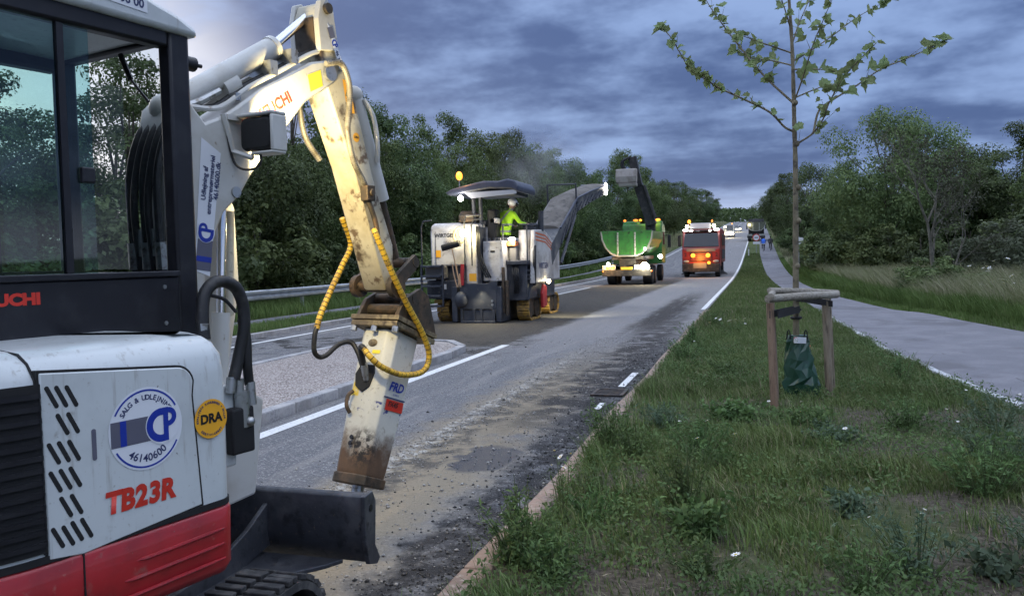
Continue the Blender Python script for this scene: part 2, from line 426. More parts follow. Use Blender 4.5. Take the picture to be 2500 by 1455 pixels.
# left cycle path and right cycle path
pm('asphalt_path', (.165, .165, .185), .85, var=[((.215, .212, .232), 1.6, .35, .7), ((.135, .133, .145), .45, .52, .60), ((.105, .105, .118), 60, .50, .72), ((.26, .25, .24), 150, .66, .74), ((.10, .098, .10), 2.6, .685, .70, (3.0, .35, 1))], bump=(70, .6, .006), spec=.25)
YP = list(np.arange(-5, 40, 1.0)) + list(np.arange(40, 425, 5.0))
path = strip('cycle_path', [pathL, lambda Y: .5 * (pathL(Y) + pathR(Y)), pathR], YP, .035, 'asphalt_path', zf=lambda X, Y: ground(X, Y)); tag(path, 'pale grey asphalt cycle path curving away along the right verge', kind='structure')
pathl = strip('left_cycle_path', [-13.35, -12.45], list(np.arange(-5, 130, 4.0)), .02, 'asphalt_path', zf=lambda X, Y: ground(X, Y)); tag(pathl, 'narrow grey asphalt path behind the left grass strip', kind='structure')
# ---- kerbs: every stone its own piece
pm('granite', (.36, .355, .36), .8, var=[((.25, .245, .25), 30, .42, .62), ((.44, .42, .41), 3, .45, .7), ((.20, .19, .18), 1.3, .52, .75)], bump=(45, .5, .006))
pm('red_kerb', (.31, .215, .165), .85, var=[((.20, .145, .115), 3, .42, .62), ((.36, .30, .25), 22, .5, .7), ((.12, .10, .09), 1.7, .56, .72)], bump=(30, .6, .008))
pm('white_edging', (.50, .51, .53), .8, var=[((.40, .41, .42), 9, .45, .7), ((.24, .25, .24), 2, .55, .75)], bump=(30, .4, .006))
def stone_mesh(L, wd, h, name):
    mb = MB(); mb.box((-wd / 2, -L / 2, -.12), (wd / 2, L / 2, h)); me = bpy.data.meshes.new(name); me.from_pydata(mb.v, [], mb.f); me.update(); return me
def stones(parent, name, pts, L, wd, h, mat, gap=.008, seed=1, zf=None):
    rnd = random.Random(seed); me = stone_mesh(L - gap, wd, h, name); me.materials.append(MATS[mat])
    for i in range(len(pts) - 1):
        a, b = Vector(pts[i]), Vector(pts[i + 1]); c = (a + b) / 2; d = b - a
        o = bpy.data.objects.new(name, me); col.objects.link(o); o.parent = parent
        o.location = (c.x + rnd.uniform(-.004, .004), c.y, c.z + rnd.uniform(-.005, .005)); o.rotation_euler = (math.atan2(d.z, math.hypot(d.x, d.y)), rnd.uniform(-.01, .01), -math.atan2(d.x, d.y)); o.scale.y = d.length / L
        bv = o.modifiers.new('bevel', 'BEVEL'); bv.width = .014; bv.segments = 2
ke = empty('kerb', (0, 0, 0)); tag(ke, 'low reddish kerb along the near grass verge', kind='structure')
stones(ke, 'kerb_stone', [(RX1 + .09 + .02 * math.sin(y * 1.3), y, .0) for y in np.arange(1.0, 24.1, 1.0)], 1.0, .16, .095, 'red_kerb', seed=3)
ke = empty('kerb', (0, 0, 0)); tag(ke, 'grey kerb along the far left side of the road', kind='structure')
stones(ke, 'kerb_stone', [(RX0 - .06, y, float(prof(y))) for y in np.arange(8.0, 76.1, 2.0)], 2.0, .16, .11, 'granite', seed=4)
ke = empty('path_edging', (0, 0, 0)); tag(ke, 'white concrete edging on the left rim of the cycle path', kind='structure')
ys = np.arange(6.0, 24.1, 1.0)
stones(ke, 'edging_stone', [(float(pathL(y)) - .05, y, float(ground(pathL(y), y)) + .0) for y in ys], 1.0, .10, .05, 'white_edging', seed=5)

# ---- traffic island
isl = empty('traffic_island', (0, 0, 0)); tag(isl, 'raised traffic island with granite kerb and pinkish gravel fill', 'traffic island')
loop = [(-5.12, y) for y in np.arange(2.2, 13.6, 1.0)] + [(-5.22, 14.15), (-5.75, 14.95), (-6.45, 15.1), (-7.25, 14.7), (-7.62, 14.0)] + [(-7.68, y) for y in np.arange(13.2, 2.1, -1.0)]
stones(isl, 'kerb_stone', [(x, y, 0) for x, y in loop], 1.0, .15, .125, 'granite', seed=6)
m, t, p = new_mat('gravel_fill')
co = t.new('ShaderNodeTexCoord').outputs['Object']
vc = t.voro(co, 46, out='Color'); vd = t.voro(co, 46)
c = t.mix(t.sep(vc)[0], (.40, .34, .31), (.60, .54, .50)); c = t.mix(t.step(t.sep(vc)[1], .72, .9), c, (.25, .20, .175))
c = t.mix(t.step(t.noise(co, 1.2, 4), .52, .75), c, (.50, .45, .41)); c = t.mix(t.step(vd, .5, .8), c, (.20, .17, .15))
t.put(p.inputs['Base Color'], c); p.inputs['Roughness'].default_value = .9
b = t.new('ShaderNodeBump'); b.inputs['Strength'].default_value = 1.0; b.inputs['Distance'].default_value = .02; b.invert = True
t.put(b.inputs['Height'], vd); t.l.new(b.outputs[0], p.inputs['Normal'])
mb = MB(); gx = np.linspace(-7.62, -5.2, 13); gy = np.linspace(2.1, 15.0, 50); vs = []; inside = lambda x, y: y < 13.9 or ((x + 6.45) / 1.2) ** 2 + ((y - 13.9) / 1.12) ** 2 < 1.0
for y in gy:
    for x in gx:
        hw = 1.2 * math.sqrt(max(0, 1 - (max(0, y - 13.7) / 1.32) ** 2)); xx_ = -6.41 + (x + 6.41) / 1.21 * hw
        vs.append((xx_, y, .10 + .035 * (1 - ((x + 6.41) / 1.21) ** 2) + .012 * (float(fbm(x * 3, y * 3)) - .5)))
mb.add(vs, [(j * 13 + i, j * 13 + i + 1, (j + 1) * 13 + i + 1, (j + 1) * 13 + i) for j in range(49) for i in range(12)])
mb.build('gravel_fill', 'gravel_fill', isl, smooth=True)
# loose stones on the island, uncountable
rs = np.random.RandomState(11); n = 5200
X = rs.uniform(-7.55, -5.22, n); Y = rs.uniform(6.2, 14.4, n); sz = rs.uniform(.004, .012, n); Z = .10 + .035 * (1 - ((X + 6.41) / 1.21) ** 2) + .002
oc = np.array([(1, 0, 0), (-1, 0, 0), (0, 1, 0), (0, -1, 0), (0, 0, .7), (0, 0, -.7)]); of = np.array([(0, 2, 4), (2, 1, 4), (1, 3, 4), (3, 0, 4), (2, 0, 5), (1, 2, 5), (3, 1, 5), (0, 3, 5)])
def scatter_stones(X, Y, Z, sz, rs):
    n = len(X); a = rs.uniform(0, 6.28, n); jit = 1 + rs.uniform(-.4, .4, (n, 6, 1)); P = oc[None] * sz[:, None, None] * jit
    ca, sa = np.cos(a)[:, None], np.sin(a)[:, None]; Q = np.stack([P[..., 0] * ca - P[..., 1] * sa, P[..., 0] * sa + P[..., 1] * ca, P[..., 2]], -1) + np.stack([X, Y, Z], -1)[:, None]
    F = of[None] + (np.arange(n) * 6)[:, None, None]; return Q.reshape(-1, 3), F.reshape(-1, 3)
pm('pebble', (.52, .46, .42), .9, var=[((.32, .27, .24), 40, .40, .6), ((.70, .67, .63), 33, .55, .7)])
V, Fc = scatter_stones(X, Y, Z, sz, rs); o = link('loose_gravel', np_mesh('loose_gravel', V, Fc, 3), 'pebble', isl); o['kind'] = 'stuff'
# milled crumbs along the gutter and streaks
pm('asphalt_crumb', (.030, .029, .029), .85, var=[((.11, .105, .10), 22, .46, .62)])
n = 4500; Y = 3.0 + rs.rand(n) ** 1.6 * 14; X = np.where(rs.rand(n) < .75, -1.55 - np.abs(rs.normal(0, .25, n)), -2.3 + rs.normal(0, .8, n)); k = (X < -1.52) & (X > -4.4); X, Y = X[k], Y[k]
sz = rs.gamma(1.6, .0026, len(X)) + .002
V, Fc = scatter_stones(X, Y, sz * .35, np.clip(sz, 0, .02), rs); o = link('asphalt_crumbs', np_mesh('asphalt_crumbs', V, Fc, 3), 'asphalt_crumb'); tag(o, 'black asphalt crumbs strewn along the gutter', kind='stuff')
pm('pale_chip', (.44, .42, .39), .9, var=[((.25, .23, .21), 30, .4, .6)])
n = 7000; Y = 3.0 + rs.rand(n) ** 1.5 * 14; X = np.where(rs.rand(n) < .5, -2.98 + rs.normal(0, .12, n), -2.6 + rs.normal(0, .7, n)); k = (X < -1.55) & (X > -4.5); X, Y = X[k], Y[k]
sz = rs.gamma(2.0, .0025, len(X)) + .002
V, Fc = scatter_stones(X, Y, sz * .4, np.clip(sz, 0, .016), rs); o = link('pale_chips', np_mesh('pale_chips', V, Fc, 3), 'pale_chip'); tag(o, 'pale stone chips scattered in a streak along the lane', kind='stuff')
# drain grating at the kerb
pm('cast_iron', (.055, .05, .048), .6, .7, var=[((.11, .08, .06), 14, .45, .65)])
dr = empty('drain_grate', (-1.78, 10.08, .004), 0, 'iron drain grating set in the gutter against the red kerb', 'drain')
mb = MB()
for a, b_ in (((-.2, -.24), (.2, -.2)), ((-.2, .2), (.2, .24)), ((-.2, -.2), (-.16, .2)), ((.16, -.2), (.2, .2))): mb.box((a[0], a[1], 0), (b_[0], b_[1], .02))
mb.build('frame', 'cast_iron', dr)
for i in range(7): MB().box((-.16, -.18 + i * .057, 0), (.16, -.152 + i * .057, .014)).build('bar', 'cast_iron', dr)
# guard rail
pm('galvanised', (.47, .50, .53), .45, .75, var=[((.36, .38, .41), 4, .4, .65)])
gr = empty('guard_rail', (-14.35, 0, 0), 0, 'galvanised steel guard rail in front of the left woodland', 'guard rail')
prf = [(0, .0), (.03, .03), (.08, .04), (.08, .09), (.03, .11), (.0, .155), (.03, .20), (.08, .22), (.08, .27), (.03, .28), (0, .31)]
Yr = np.arange(10, 118, 4.0)
for j in range(len(Yr) - 1):
    y0, y1 = Yr[j], Yr[j + 1]; mb = MB(); vs = []
    for y in (y0 - .15, y1):
        zb = float(ground(-14.35, y)) + .46 + (0.004 if y == y1 else 0)
        vs += [(x + (.004 if y != y1 else 0), y, zb + z) for x, z in prf] + [(x - .006 + (.004 if y != y1 else 0), y, zb + z) for x, z in prf]
    k = len(prf); fs = []
    for i in range(k - 1): fs += [(i, i + 1, 2 * k + i + 1, 2 * k + i), (k + i, 3 * k + i, 3 * k + i + 1, k + i + 1)]
    fs += [(0, 2 * k, 3 * k, k), (k - 1, 2 * k - 1, 4 * k - 1, 3 * k - 1)]
    mb.add(vs, fs); mb.build('rail', 'galvanised', gr)
for y in Yr[:-1]:
    zb = float(ground(-14.35, y + 2)); MB().box((-.10, y + 1.95, zb - .1), (-.012, y + 2.05, zb + .70)).build('post', 'galvanised', gr)
# ================================================================== TREES
def leaf_mat(name, a, b_, scale=.7, lo=.38, hi=.64, tip=None):
    m, t, p = new_mat(name)
    co = t.new('ShaderNodeTexCoord').outputs['Object']; oi = t.new('ShaderNodeObjectInfo').outputs['Random']
    geo = t.new('ShaderNodeNewGeometry').outputs['Random Per Island']
    f = t.m('ADD', t.m('MULTIPLY', t.step(t.noise(co, scale, 3, .6), lo, hi), .6), t.m('MULTIPLY', geo, .4))
    c = t.mix(f, a, b_)
    hs = t.new('ShaderNodeHueSaturation'); t.put(hs.inputs['Color'], c); t.put(hs.inputs['Hue'], t.m('MULTIPLY_ADD', oi, .035, .482)); t.put(hs.inputs['Value'], t.m('MULTIPLY_ADD', oi, .4, .8))
    t.put(p.inputs['Base Color'], hs.outputs[0]); p.inputs['Roughness'].default_value = .6; p.inputs['Specular IOR Level'].default_value = .25
    tr = t.new('ShaderNodeBsdfTranslucent'); t.put(tr.inputs[0], hs.outputs[0]); mx = t.new('ShaderNodeMixShader'); mx.inputs[0].default_value = .32
    o = t.n['Material Output']; t.l.new(p.outputs[0], mx.inputs[1]); t.l.new(tr.outputs[0], mx.inputs[2]); t.l.new(mx.outputs[0], o.inputs[0])
    return m
leaf_mat('leaf_dark', (.038, .058, .024), (.150, .205, .078))
leaf_mat('leaf_mid', (.048, .076, .026), (.190, .255, .092))
leaf_mat('leaf_pale', (.064, .100, .038), (.220, .290, .110))
leaf_mat('leaf_grey', (.060, .072, .042), (.120, .135, .080))
pm('bark', (.075, .062, .048), .9, var=[((.13, .115, .09), 3.5, .42, .62), ((.04, .035, .03), 12, .5, .7)], bump=(18, .9, .03))
pm('bark_pale', (.165, .155, .125), .9, var=[((.10, .095, .075), 5, .45, .65)], bump=(18, .8, .02))

LEAFQ = np.array([(-.5, 0, 0), (0, -.32, .06), (.55, 0, -.04), (0, .32, .06)])
def leaf_cloud(P, N, size, rs, q=LEAFQ):
    """quads at points P, roughly facing N with jitter"""
    n = len(P); Z = N + rs.normal(0, .55, (n, 3)); Z /= np.linalg.norm(Z, axis=1)[:, None] + 1e-9
    A = rs.normal(0, 1, (n, 3)); A -= Z * (A * Z).sum(1)[:, None]; A /= np.linalg.norm(A, axis=1)[:, None] + 1e-9
    B = np.cross(Z, A); s = size[:, None, None]
    V = P[:, None] + (q[None, :, 0:1] * A[:, None] + q[None, :, 1:2] * B[:, None] + q[None, :, 2:3] * Z[:, None]) * s
    return V.reshape(-1, 3), np.arange(n * 4).reshape(n, 4)
def tree_meshes(seed, H, Rd, low=.12, n=20000, leaf=.17, lumps=70, squash=1.0, gaps=0.0, sparse=1.0, trunk_r=.16):
    """crown of many leaf clumps set on limbs; base of the trunk at the origin"""
    rs = np.random.RandomState(seed); rd = random.Random(seed)
    zc = H * (low + (1 - low) * .50); hz = H * (1 - low) * .50
    cents = []; rads = []
    for i in range(lumps * 4):
        if len(cents) >= lumps: break
        u = rs.normal(0, 1, 3); u /= np.linalg.norm(u); rr = rs.uniform(.45, 1.0) ** .55
        wz = 1.0 - .30 * max(0, u[2]) ** 2 if u[2] > 0 else 1.0 - .10 * u[2] ** 2
        c = np.array([u[0] * Rd * rr * wz * rs.uniform(.78, 1.10), u[1] * Rd * rr * wz * rs.uniform(.78, 1.10), zc + u[2] * hz * rr * rs.uniform(.84, 1.06)])
        r = rs.uniform(.15, .30) * Rd * (1.25 if u[2] < .3 else .9)
        cents.append(c); rads.append(r)
    cents = np.array(cents); rads = np.array(rads)
    w_ = rads ** 2; k = rs.choice(len(cents), n, p=w_ / w_.sum())
    u = rs.normal(0, 1, (n, 3)); u /= np.linalg.norm(u, axis=1)[:, None]
    u[:, 2] = np.where(rs.rand(n) < .35, np.abs(u[:, 2]), u[:, 2])
    rr = rs.uniform(.25, 1.0, n) ** .5 * rs.choice([1.0, 1.22], n, p=[.86, .14])
    P = cents[k] + u * rads[k][:, None] * rr[:, None] * np.array([1, 1, .72 * squash])
    P[:, 2] = np.maximum(P[:, 2], .15 + rs.rand(n) * .5)
    size = leaf * rs.uniform(.6, 1.35, n)
    V, Fq = leaf_cloud(P, u + np.array([0, 0, .5]), size, rs)
    crown = np_mesh('crown', V, Fq, 4)
    mb = MB(); top = zc + hz * .55
    pts = [(0, 0, -.2)]; x = y = 0
    for i in range(1, 7):
        x += rd.uniform(-.10, .10) * Rd * .4; y += rd.uniform(-.10, .10) * Rd * .4; pts.append((x, y, top * i / 6))
    mb.tube(pts, [trunk_r * 1.25] + [trunk_r * (1 - .13 * i) for i in range(1, 7)], 8)
    for i in rs.choice(len(cents), min(16, len(cents)), replace=False):
        c = Vector(cents[i]); h = max(.12, min(.85, (c.z * .62) / top)); s_ = pts[min(6, max(1, int(h * 6)))]
        a = Vector(s_); mid = (a + c) / 2 + Vector((rd.uniform(-.2, .2), rd.uniform(-.2, .2), rd.uniform(0, .35))); mb.tube([a, mid, c], [trunk_r * .42, trunk_r * .26, trunk_r * .09], 5)
    me = bpy.data.meshes.new('trunk'); me.from_pydata(mb.v, [], mb.f); me.update(); me.polygons.foreach_set('use_smooth', [True] * len(me.polygons))
    return crown, me
TV = [tree_meshes(21, 9.0, 3.4, .06, 36000, .13, 84),
      tree_meshes(22, 9.5, 3.8, .07, 38000, .135, 76),
      tree_meshes(23, 9.0, 3.0, .08, 30000, .125, 70),
      tree_meshes(24, 8.6, 4.1, .05, 38000, .135, 92),
      tree_meshes(25, 10.0, 3.2, .06, 34000, .135, 68)]
def tree(name, v, X, Y, H, wide, rz, leaf, label, group, bark='bark'):
    base = 9.0 if v in (0, 2) else {1: 9.5, 3: 8.6, 4: 10.0}[v]
    r = empty(name, (X, Y, float(ground(X, Y))), rz, label, 'tree', group); r.scale = (wide, wide, H / base)
    cm, tm = TV[v]
    c = bpy.data.objects.new('crown', cm); t_ = bpy.data.objects.new('trunk', tm)
    for o, mt in ((c, leaf), (t_, bark)):
        col.objects.link(o); o.parent = r
        if not o.data.materials: o.data.materials.append(MATS['leaf_mid' if o is c else 'bark'])
        o.material_slots[0].link = 'OBJECT'; o.material_slots[0].material = MATS[mt]
    return r
LW = 'woodland trees along the left side'
row = [ # X, Y, H, wide, variant, leaf, label
 (-22.5, 12.5, 8.0, 1.0, 1, 'leaf_dark', 'dark leafy tree seen through the far left of the cab window'),
 (-20.5, 17.6, 7.6, .80, 2, 'leaf_mid', 'upright tree in the middle of the cab window'),
 (-19.5, 22.2, 8.2, .85, 0, 'leaf_dark', 'tree at the right of the cab window behind the boom hoses'),
 (-19.0, 26.8, 8.6, .86, 3, 'leaf_dark', 'dark tree behind the advertising sticker of the boom'),
 (-19.0, 31.0, 9.7, .90, 4, 'leaf_mid', 'tree whose tips show just above the boom'),
 (-18.8, 35.3, 9.2, .84, 0, 'leaf_mid', 'tree filling the angle between boom and digger arm'),
 (-18.6, 39.6, 9.6, .86, 1, 'leaf_dark', 'dark tree directly behind the digger arm'),
 (-18.4, 43.8, 9.9, .78, 2, 'leaf_mid', 'tree just right of the digger arm'),
 (-18.2, 48.2, 10.3, .80, 4, 'leaf_mid', 'round-topped tree left of the orange beacon'),
 (-18.4, 53.6, 10.4, .90, 3, 'leaf_mid', 'broad tree behind the milling machine canopy'),
 (-18.2, 59.2, 10.7, .92, 0, 'leaf_dark', 'dark tree above the milling machine operator'),
 (-18.0, 65.6, 10.7, .96, 1, 'leaf_mid', 'tree behind the dust of the conveyor'),
 (-18.0, 73.0, 10.7, 1.0, 4, 'leaf_mid', 'tree to the left of the conveyor tip'),
 (-18.0, 81.5, 10.8, 1.05, 3, 'leaf_dark', 'tree directly behind the conveyor tip'),
 (-19.5, 92.0, 9.2, 1.0, 2, 'leaf_dark', 'lower tree between conveyor tip and crane'),
 (-17.6, 101.0, 10.4, 1.0, 0, 'leaf_dark', 'dark tree left of the crane on the green truck'),
 (-17.8, 118.0, 14.2, 1.25, 1, 'leaf_mid', 'tallest round tree behind the black crane'),
 (-17.2, 134.0, 11.8, 1.15, 4, 'leaf_mid', 'tree right of the black crane'),
 (-16.8, 152.0, 11.0, 1.2, 3, 'leaf_dark', 'tree above the gap between green and red trucks'),
 (-16.5, 172.0, 11.0, 1.25, 0, 'leaf_dark', 'tree behind the roof of the red truck'),
 (-16.2, 196.0, 11.4, 1.3, 2, 'leaf_dark', 'far tree above the right half of the red truck'),
 (-15.8, 224.0, 11.0, 1.35, 1, 'leaf_dark', 'far tree just right of the red truck beacons'),
 (-15.0, 256.0, 11.0, 1.4, 4, 'leaf_dark', 'farthest tree at the end of the left row'),
]
rd = random.Random(5)
for X, Y, H, wd, v, lf, lb in row: tree('woodland_tree', v, X, Y, H, wd, rd.uniform(0, 6.28), lf, lb, LW)
ORD = 'first second third fourth fifth sixth seventh eighth ninth tenth eleventh twelfth thirteenth fourteenth fifteenth sixteenth seventeenth'.split()
for i in range(17):        # second row, only tops and gaps show
    Y = 14 + i * 7.6 + rd.uniform(-1.5, 1.5); X = -26.5 + rd.uniform(-1.5, 1.5)
    tree('woodland_tree', i % 5, X, Y, 8.6 + min(2.6, i * .24) + rd.uniform(-.7, .3), 1.1, rd.uniform(0, 6.28), 'leaf_dark', 'dark second-row woodland tree behind the %s front tree from the left' % ORD[i], 'second row of the left woodland')
# low shrubs closing the wood edge behind the rail
SH = [tree_meshes(31, 2.6, 1.9, .0, 7000, .15, 36, trunk_r=.05), tree_meshes(32, 3.2, 2.2, .0, 8000, .16, 40, trunk_r=.05)]
def shrub(name, v, X, Y, s, rz, leaf, label, group=None, hz=1.0):
    r = empty(name, (X, Y, float(ground(X, Y))), rz, label, 'shrub', group); r.scale = (s, s, s * hz)
    for nm, me, mt in (('foliage', SH[v][0], leaf), ('stem', SH[v][1], 'bark')):
        o = bpy.data.objects.new(nm, me); col.objects.link(o); o.parent = r
        if not me.materials: me.materials.append(MATS[mt])
        o.material_slots[0].link = 'OBJECT'; o.material_slots[0].material = MATS[mt]
    return r
SHL = ['in the cab window', 'left of the boom', 'behind the boom foot', 'under the boom', 'left of the arm', 'behind the arm', 'behind the yellow hose', 'right of the arm', 'left of the milling machine', 'behind the milling machine', 'behind the conveyor', 'beyond the conveyor']
for i in range(24):
    Y = 15 + i * 3.6 + rd.uniform(-.8, .8)
    shrub('hedge_shrub', i % 2, -17.0 + rd.uniform(-.9, .5), Y, rd.uniform(.8, 1.25), rd.uniform(0, 6.28), 'leaf_dark' if i % 3 else 'leaf_mid', 'low %s shrub behind the guard rail, %s, %s of two' % ('dark' if i % 3 else 'fresh green', SHL[i // 2], 'nearer' if i % 2 == 0 else 'farther'), 'shrubs at the foot of the left woodland')
# right side trees
RW = 'trees beyond the right meadow'
right = [
 (3.7, 114, 9.6, 1.0, 0, 'leaf_dark', 'dark tree left of the young tree trunk above the cyclists'),
 (5.4, 92, 10.0, 1.0, 3, 'leaf_dark', 'dark round tree right behind the young tree trunk'),
 (3.6, 140, 10.0, 1.0, 2, 'leaf_dark', 'farthest dark tree on the right side'),
 (4.2, 172, 10.0, 1.1, 1, 'leaf_dark', 'distant dark tree at the right rim of the road view'),
 (6.6, 68, 8.2, .9, 4, 'leaf_dark', 'dark tree left of the pale green tree'),
 (6.4, 48.0, 9.4, .84, 3, 'leaf_pale', 'large pale green tree right of the young tree'),
 (8.9, 50.0, 8.8, .86, 3, 'leaf_pale', 'pale green tree behind the thin grey tree'),
 (10.9, 52.0, 7.6, .9, 3, 'leaf_dark', 'dark tree behind the right side of the thin grey tree'),
 (12.6, 47.0, 7.6, .85, 4, 'leaf_dark', 'tall dark tree near the right rim'),
 (12.0, 38.0, 6.6, .72, 2, 'leaf_mid', 'green tree cut by the right rim of the picture'),
 (16.0, 45.0, 8.4, .95, 3, 'leaf_dark', 'dark tree at the far right behind the meadow'),
 (9.2, 60.0, 8.2, 1.0, 3, 'leaf_dark', 'dark tree filling the gap behind the pale tree'),
]
for X, Y, H, wd, v, lf, lb in right: tree('roadside_tree', v, X, Y, H, wd, rd.uniform(0, 6.28), lf, lb, RW)
for i, (X, Y, s, lf, lb) in enumerate([
 (10.2, 36.0, .95, 'leaf_dark', 'dark bush right of the thin grey tree'), (6.2, 44.0, .9, 'leaf_mid', 'fresh green bush at the foot of the pale tree'),
 (8.0, 46.0, 1.1, 'leaf_dark', 'dark bush between the pale tree and the thin tree'), (4.9, 52.0, .9, 'leaf_dark', 'dark bush left below the pale tree'), (13.4, 41.0, 1.2, 'leaf_dark', 'dark bush at the far right edge of the meadow'), (4.6, 64.0, .9, 'leaf_dark', 'dark low bush behind the small white sign'), (9.6, 31.0, .62, 'leaf_mid', 'low green bush right of the dense meadow bush'),
 (5.5, 29.5, .62, 'leaf_mid', 'dense green bush standing in the meadow grass'),
 (7.2, 42.5, 1.05, 'leaf_dark', 'dark bush under the pale green tree'),
 (5.2, 47.5, 1.0, 'leaf_dark', 'dark bush left of the pale green tree'),
 (9.4, 42.0, 1.15, 'leaf_dark', 'dark bush behind the thin grey tree'),
 (11.2, 38.0, 1.1, 'leaf_dark', 'dark bush near the right rim of the meadow'),
 (8.4, 28.6, .55, 'leaf_mid', 'low green bush at the right rim of the picture'),
 (5.2, 58.0, 1.1, 'leaf_mid', 'tall hedge bush beside the meadow strip'),
 (5.0, 72.0, 1.2, 'leaf_dark', 'dark hedge bush behind the small white sign'),
 (4.6, 88.0, 1.2, 'leaf_dark', 'hedge bush beside the far cycle path'),
 (4.2, 106.0, 1.2, 'leaf_dark', 'far hedge bush right of the cyclists'),
 (8.6, 34.5, .8, 'leaf_grey', 'greyish bush in the tall meadow grass')]): shrub('meadow_bush', i % 2, X, Y, s, i * 1.3, lf, lb, 'bushes in the right meadow', hz=.72 if 'low' in lb or 'dense' in lb else 1.0)
# distant wooded hill: reads as one mass
rs = np.random.RandomState(77); n = 9000
X = rs.uniform(-70, 70, n); Y = rs.uniform(405, 470, n); hgt = 5 + 5 * np.array([float(v) for v in fbm(X * .06 + 40, Y * .05)])
P = np.stack([X, Y, ground(X, Y) + hgt * rs.rand(n) ** .6 * 1.1], -1); U = rs.normal(0, 1, (n, 3)); V, Fq = leaf_cloud(P, U, rs.uniform(1.0, 2.4, n), rs)
tag(link('distant_wood', np_mesh('distant_wood', V, Fq, 4), 'leaf_dark'), 'far wooded hilltop where the road ends', 'wood', kind='stuff')

# thin grey half-bare tree in the meadow
def bare_tree(seed, H, spread):
    rs = random.Random(seed); mb = MB(); tips = []
    def grow(p, d, L, r, lev):
        pts = [p]; q = p.copy(); dd = d.copy()
        for i in range(4):
            dd = (dd + Vector((rs.uniform(-.13, .13), rs.uniform(-.13, .13), rs.uniform(-.02, .12)))).normalized(); q = q + dd * (L / 4); pts.append(q.copy())
            if lev > 1: tips.append((q.copy(), dd.copy()))
        mb.tube(pts, [r, r * .88, r * .76, r * .62, r * .45], 6 if lev < 2 else 4)
        if lev < 4:
            for k in range(4 if lev < 3 else 3):
                a = rs.uniform(.35, .85) * spread; ax = dd.cross(Vector((rs.uniform(-1, 1), rs.uniform(-1, 1), rs.uniform(-1, 1)))).normalized()
                nd = Matrix.Rotation(a, 3, ax) @ dd; grow(pts[rs.choice([2, 3, 4])], nd, L * rs.uniform(.55, .72), r * .5, lev + 1)
    grow(Vector((0, 0, -.1)), Vector((-.07, 0, 1)), H * .42, H * .014, 0)
    grow(Vector((.15, 0, -.1)), Vector((.5, 0, 1)).normalized(), H * .36, H * .008, 1)
    return mb, tips
bm_, tips = bare_tree(4, 6.6, 1.0)
bt = empty('thin_tree', (6.3, 33.5, float(ground(6.3, 33.5))), 0, 'thin half-bare tree with pale grey branches in the meadow', 'tree')
bm_.build('trunk', 'bark_pale', bt, smooth=True)
rs = np.random.RandomState(8); T = np.array([p for p, d in tips]); k = rs.choice(len(T), 2600); P = T[k] + rs.normal(0, .13, (2600, 3))
V, Fq = leaf_cloud(P, rs.normal(0, 1, (2600, 3)) + np.array([0, 0, .6]), rs.uniform(.07, .14, 2600), rs)
link('crown', np_mesh('crown', V, Fq, 4), 'leaf_grey', bt)

# ================================================================== GRASS
def grass_mat(name, ca, cb, dry, drya):
    m, t, p = new_mat(name)
    co = t.new('ShaderNodeTexCoord').outputs['Object']; isl_ = t.new('ShaderNodeNewGeometry').outputs['Random Per Island']
    c = t.mix(t.m('ADD', t.m('MULTIPLY', isl_, .55), t.m('MULTIPLY', t.step(t.noise(co, .8, 3), .38, .62), .45)), ca, cb)
    c = t.mix(t.m('MULTIPLY', t.step(t.m('FRACT', t.m('MULTIPLY', isl_, 17.3)), 1 - drya, 1 - drya + .1), t.step(t.noise(co, 1.1, 3), .3, .6)), c, dry)
    t.put(p.inputs['Base Color'], c); p.inputs['Roughness'].default_value = .6; p.inputs['Specular IOR Level'].default_value = .2
    return m
grass_mat('turf_blade', (.072, .104, .032), (.172, .232, .080), (.29, .255, .165), .18)
grass_mat('meadow_blade', (.16, .185, .080), (.28, .29, .15), (.44, .40, .28), .42)
grass_mat('lush_blade', (.070, .115, .028), (.155, .23, .068), (.25, .24, .13), .08)
def blades(X, Y, h, wd, rs, lean=.5, wind=(-.25, 0)):
    n = len(X); Z = ground(X, Y); a = rs.uniform(0, 6.28, n); lx = np.cos(a) * lean * rs.rand(n) + wind[0]; ly = np.sin(a) * lean * rs.rand(n) + wind[1]
    b = rs.uniform(0, 6.28, n); wx, wy = np.cos(b) * wd / 2, np.sin(b) * wd / 2
    V = np.empty((n, 5, 3)); V[:, 0] = np.stack([X - wx, Y - wy, Z - .01], -1); V[:, 1] = np.stack([X + wx, Y + wy, Z - .01], -1)
    mx, my = X + lx * h * .28, Y + ly * h * .28
    V[:, 2] = np.stack([mx + wx * .8, my + wy * .8, Z + h * .58], -1); V[:, 3] = np.stack([mx - wx * .8, my - wy * .8, Z + h * .58], -1)
    V[:, 4] = np.stack([X + lx * h * .9, Y + ly * h * .9, Z + h], -1)
    i = (np.arange(n) * 5)[:, None]; F = np.concatenate([i + np.array([[0, 1, 2]]), i + np.array([[0, 2, 3]]), i + np.array([[3, 2, 4]])], 1).reshape(-1, 3)
    return V.reshape(-1, 3), F
rs = np.random.RandomState(3)
def cover(X, Y):   # 0 bare earth .. 1 thick turf
    c = fbm(X * .85 + 3.1, Y * .85 + 1.7)
    c = sstep(c, .40, .60)
    return c
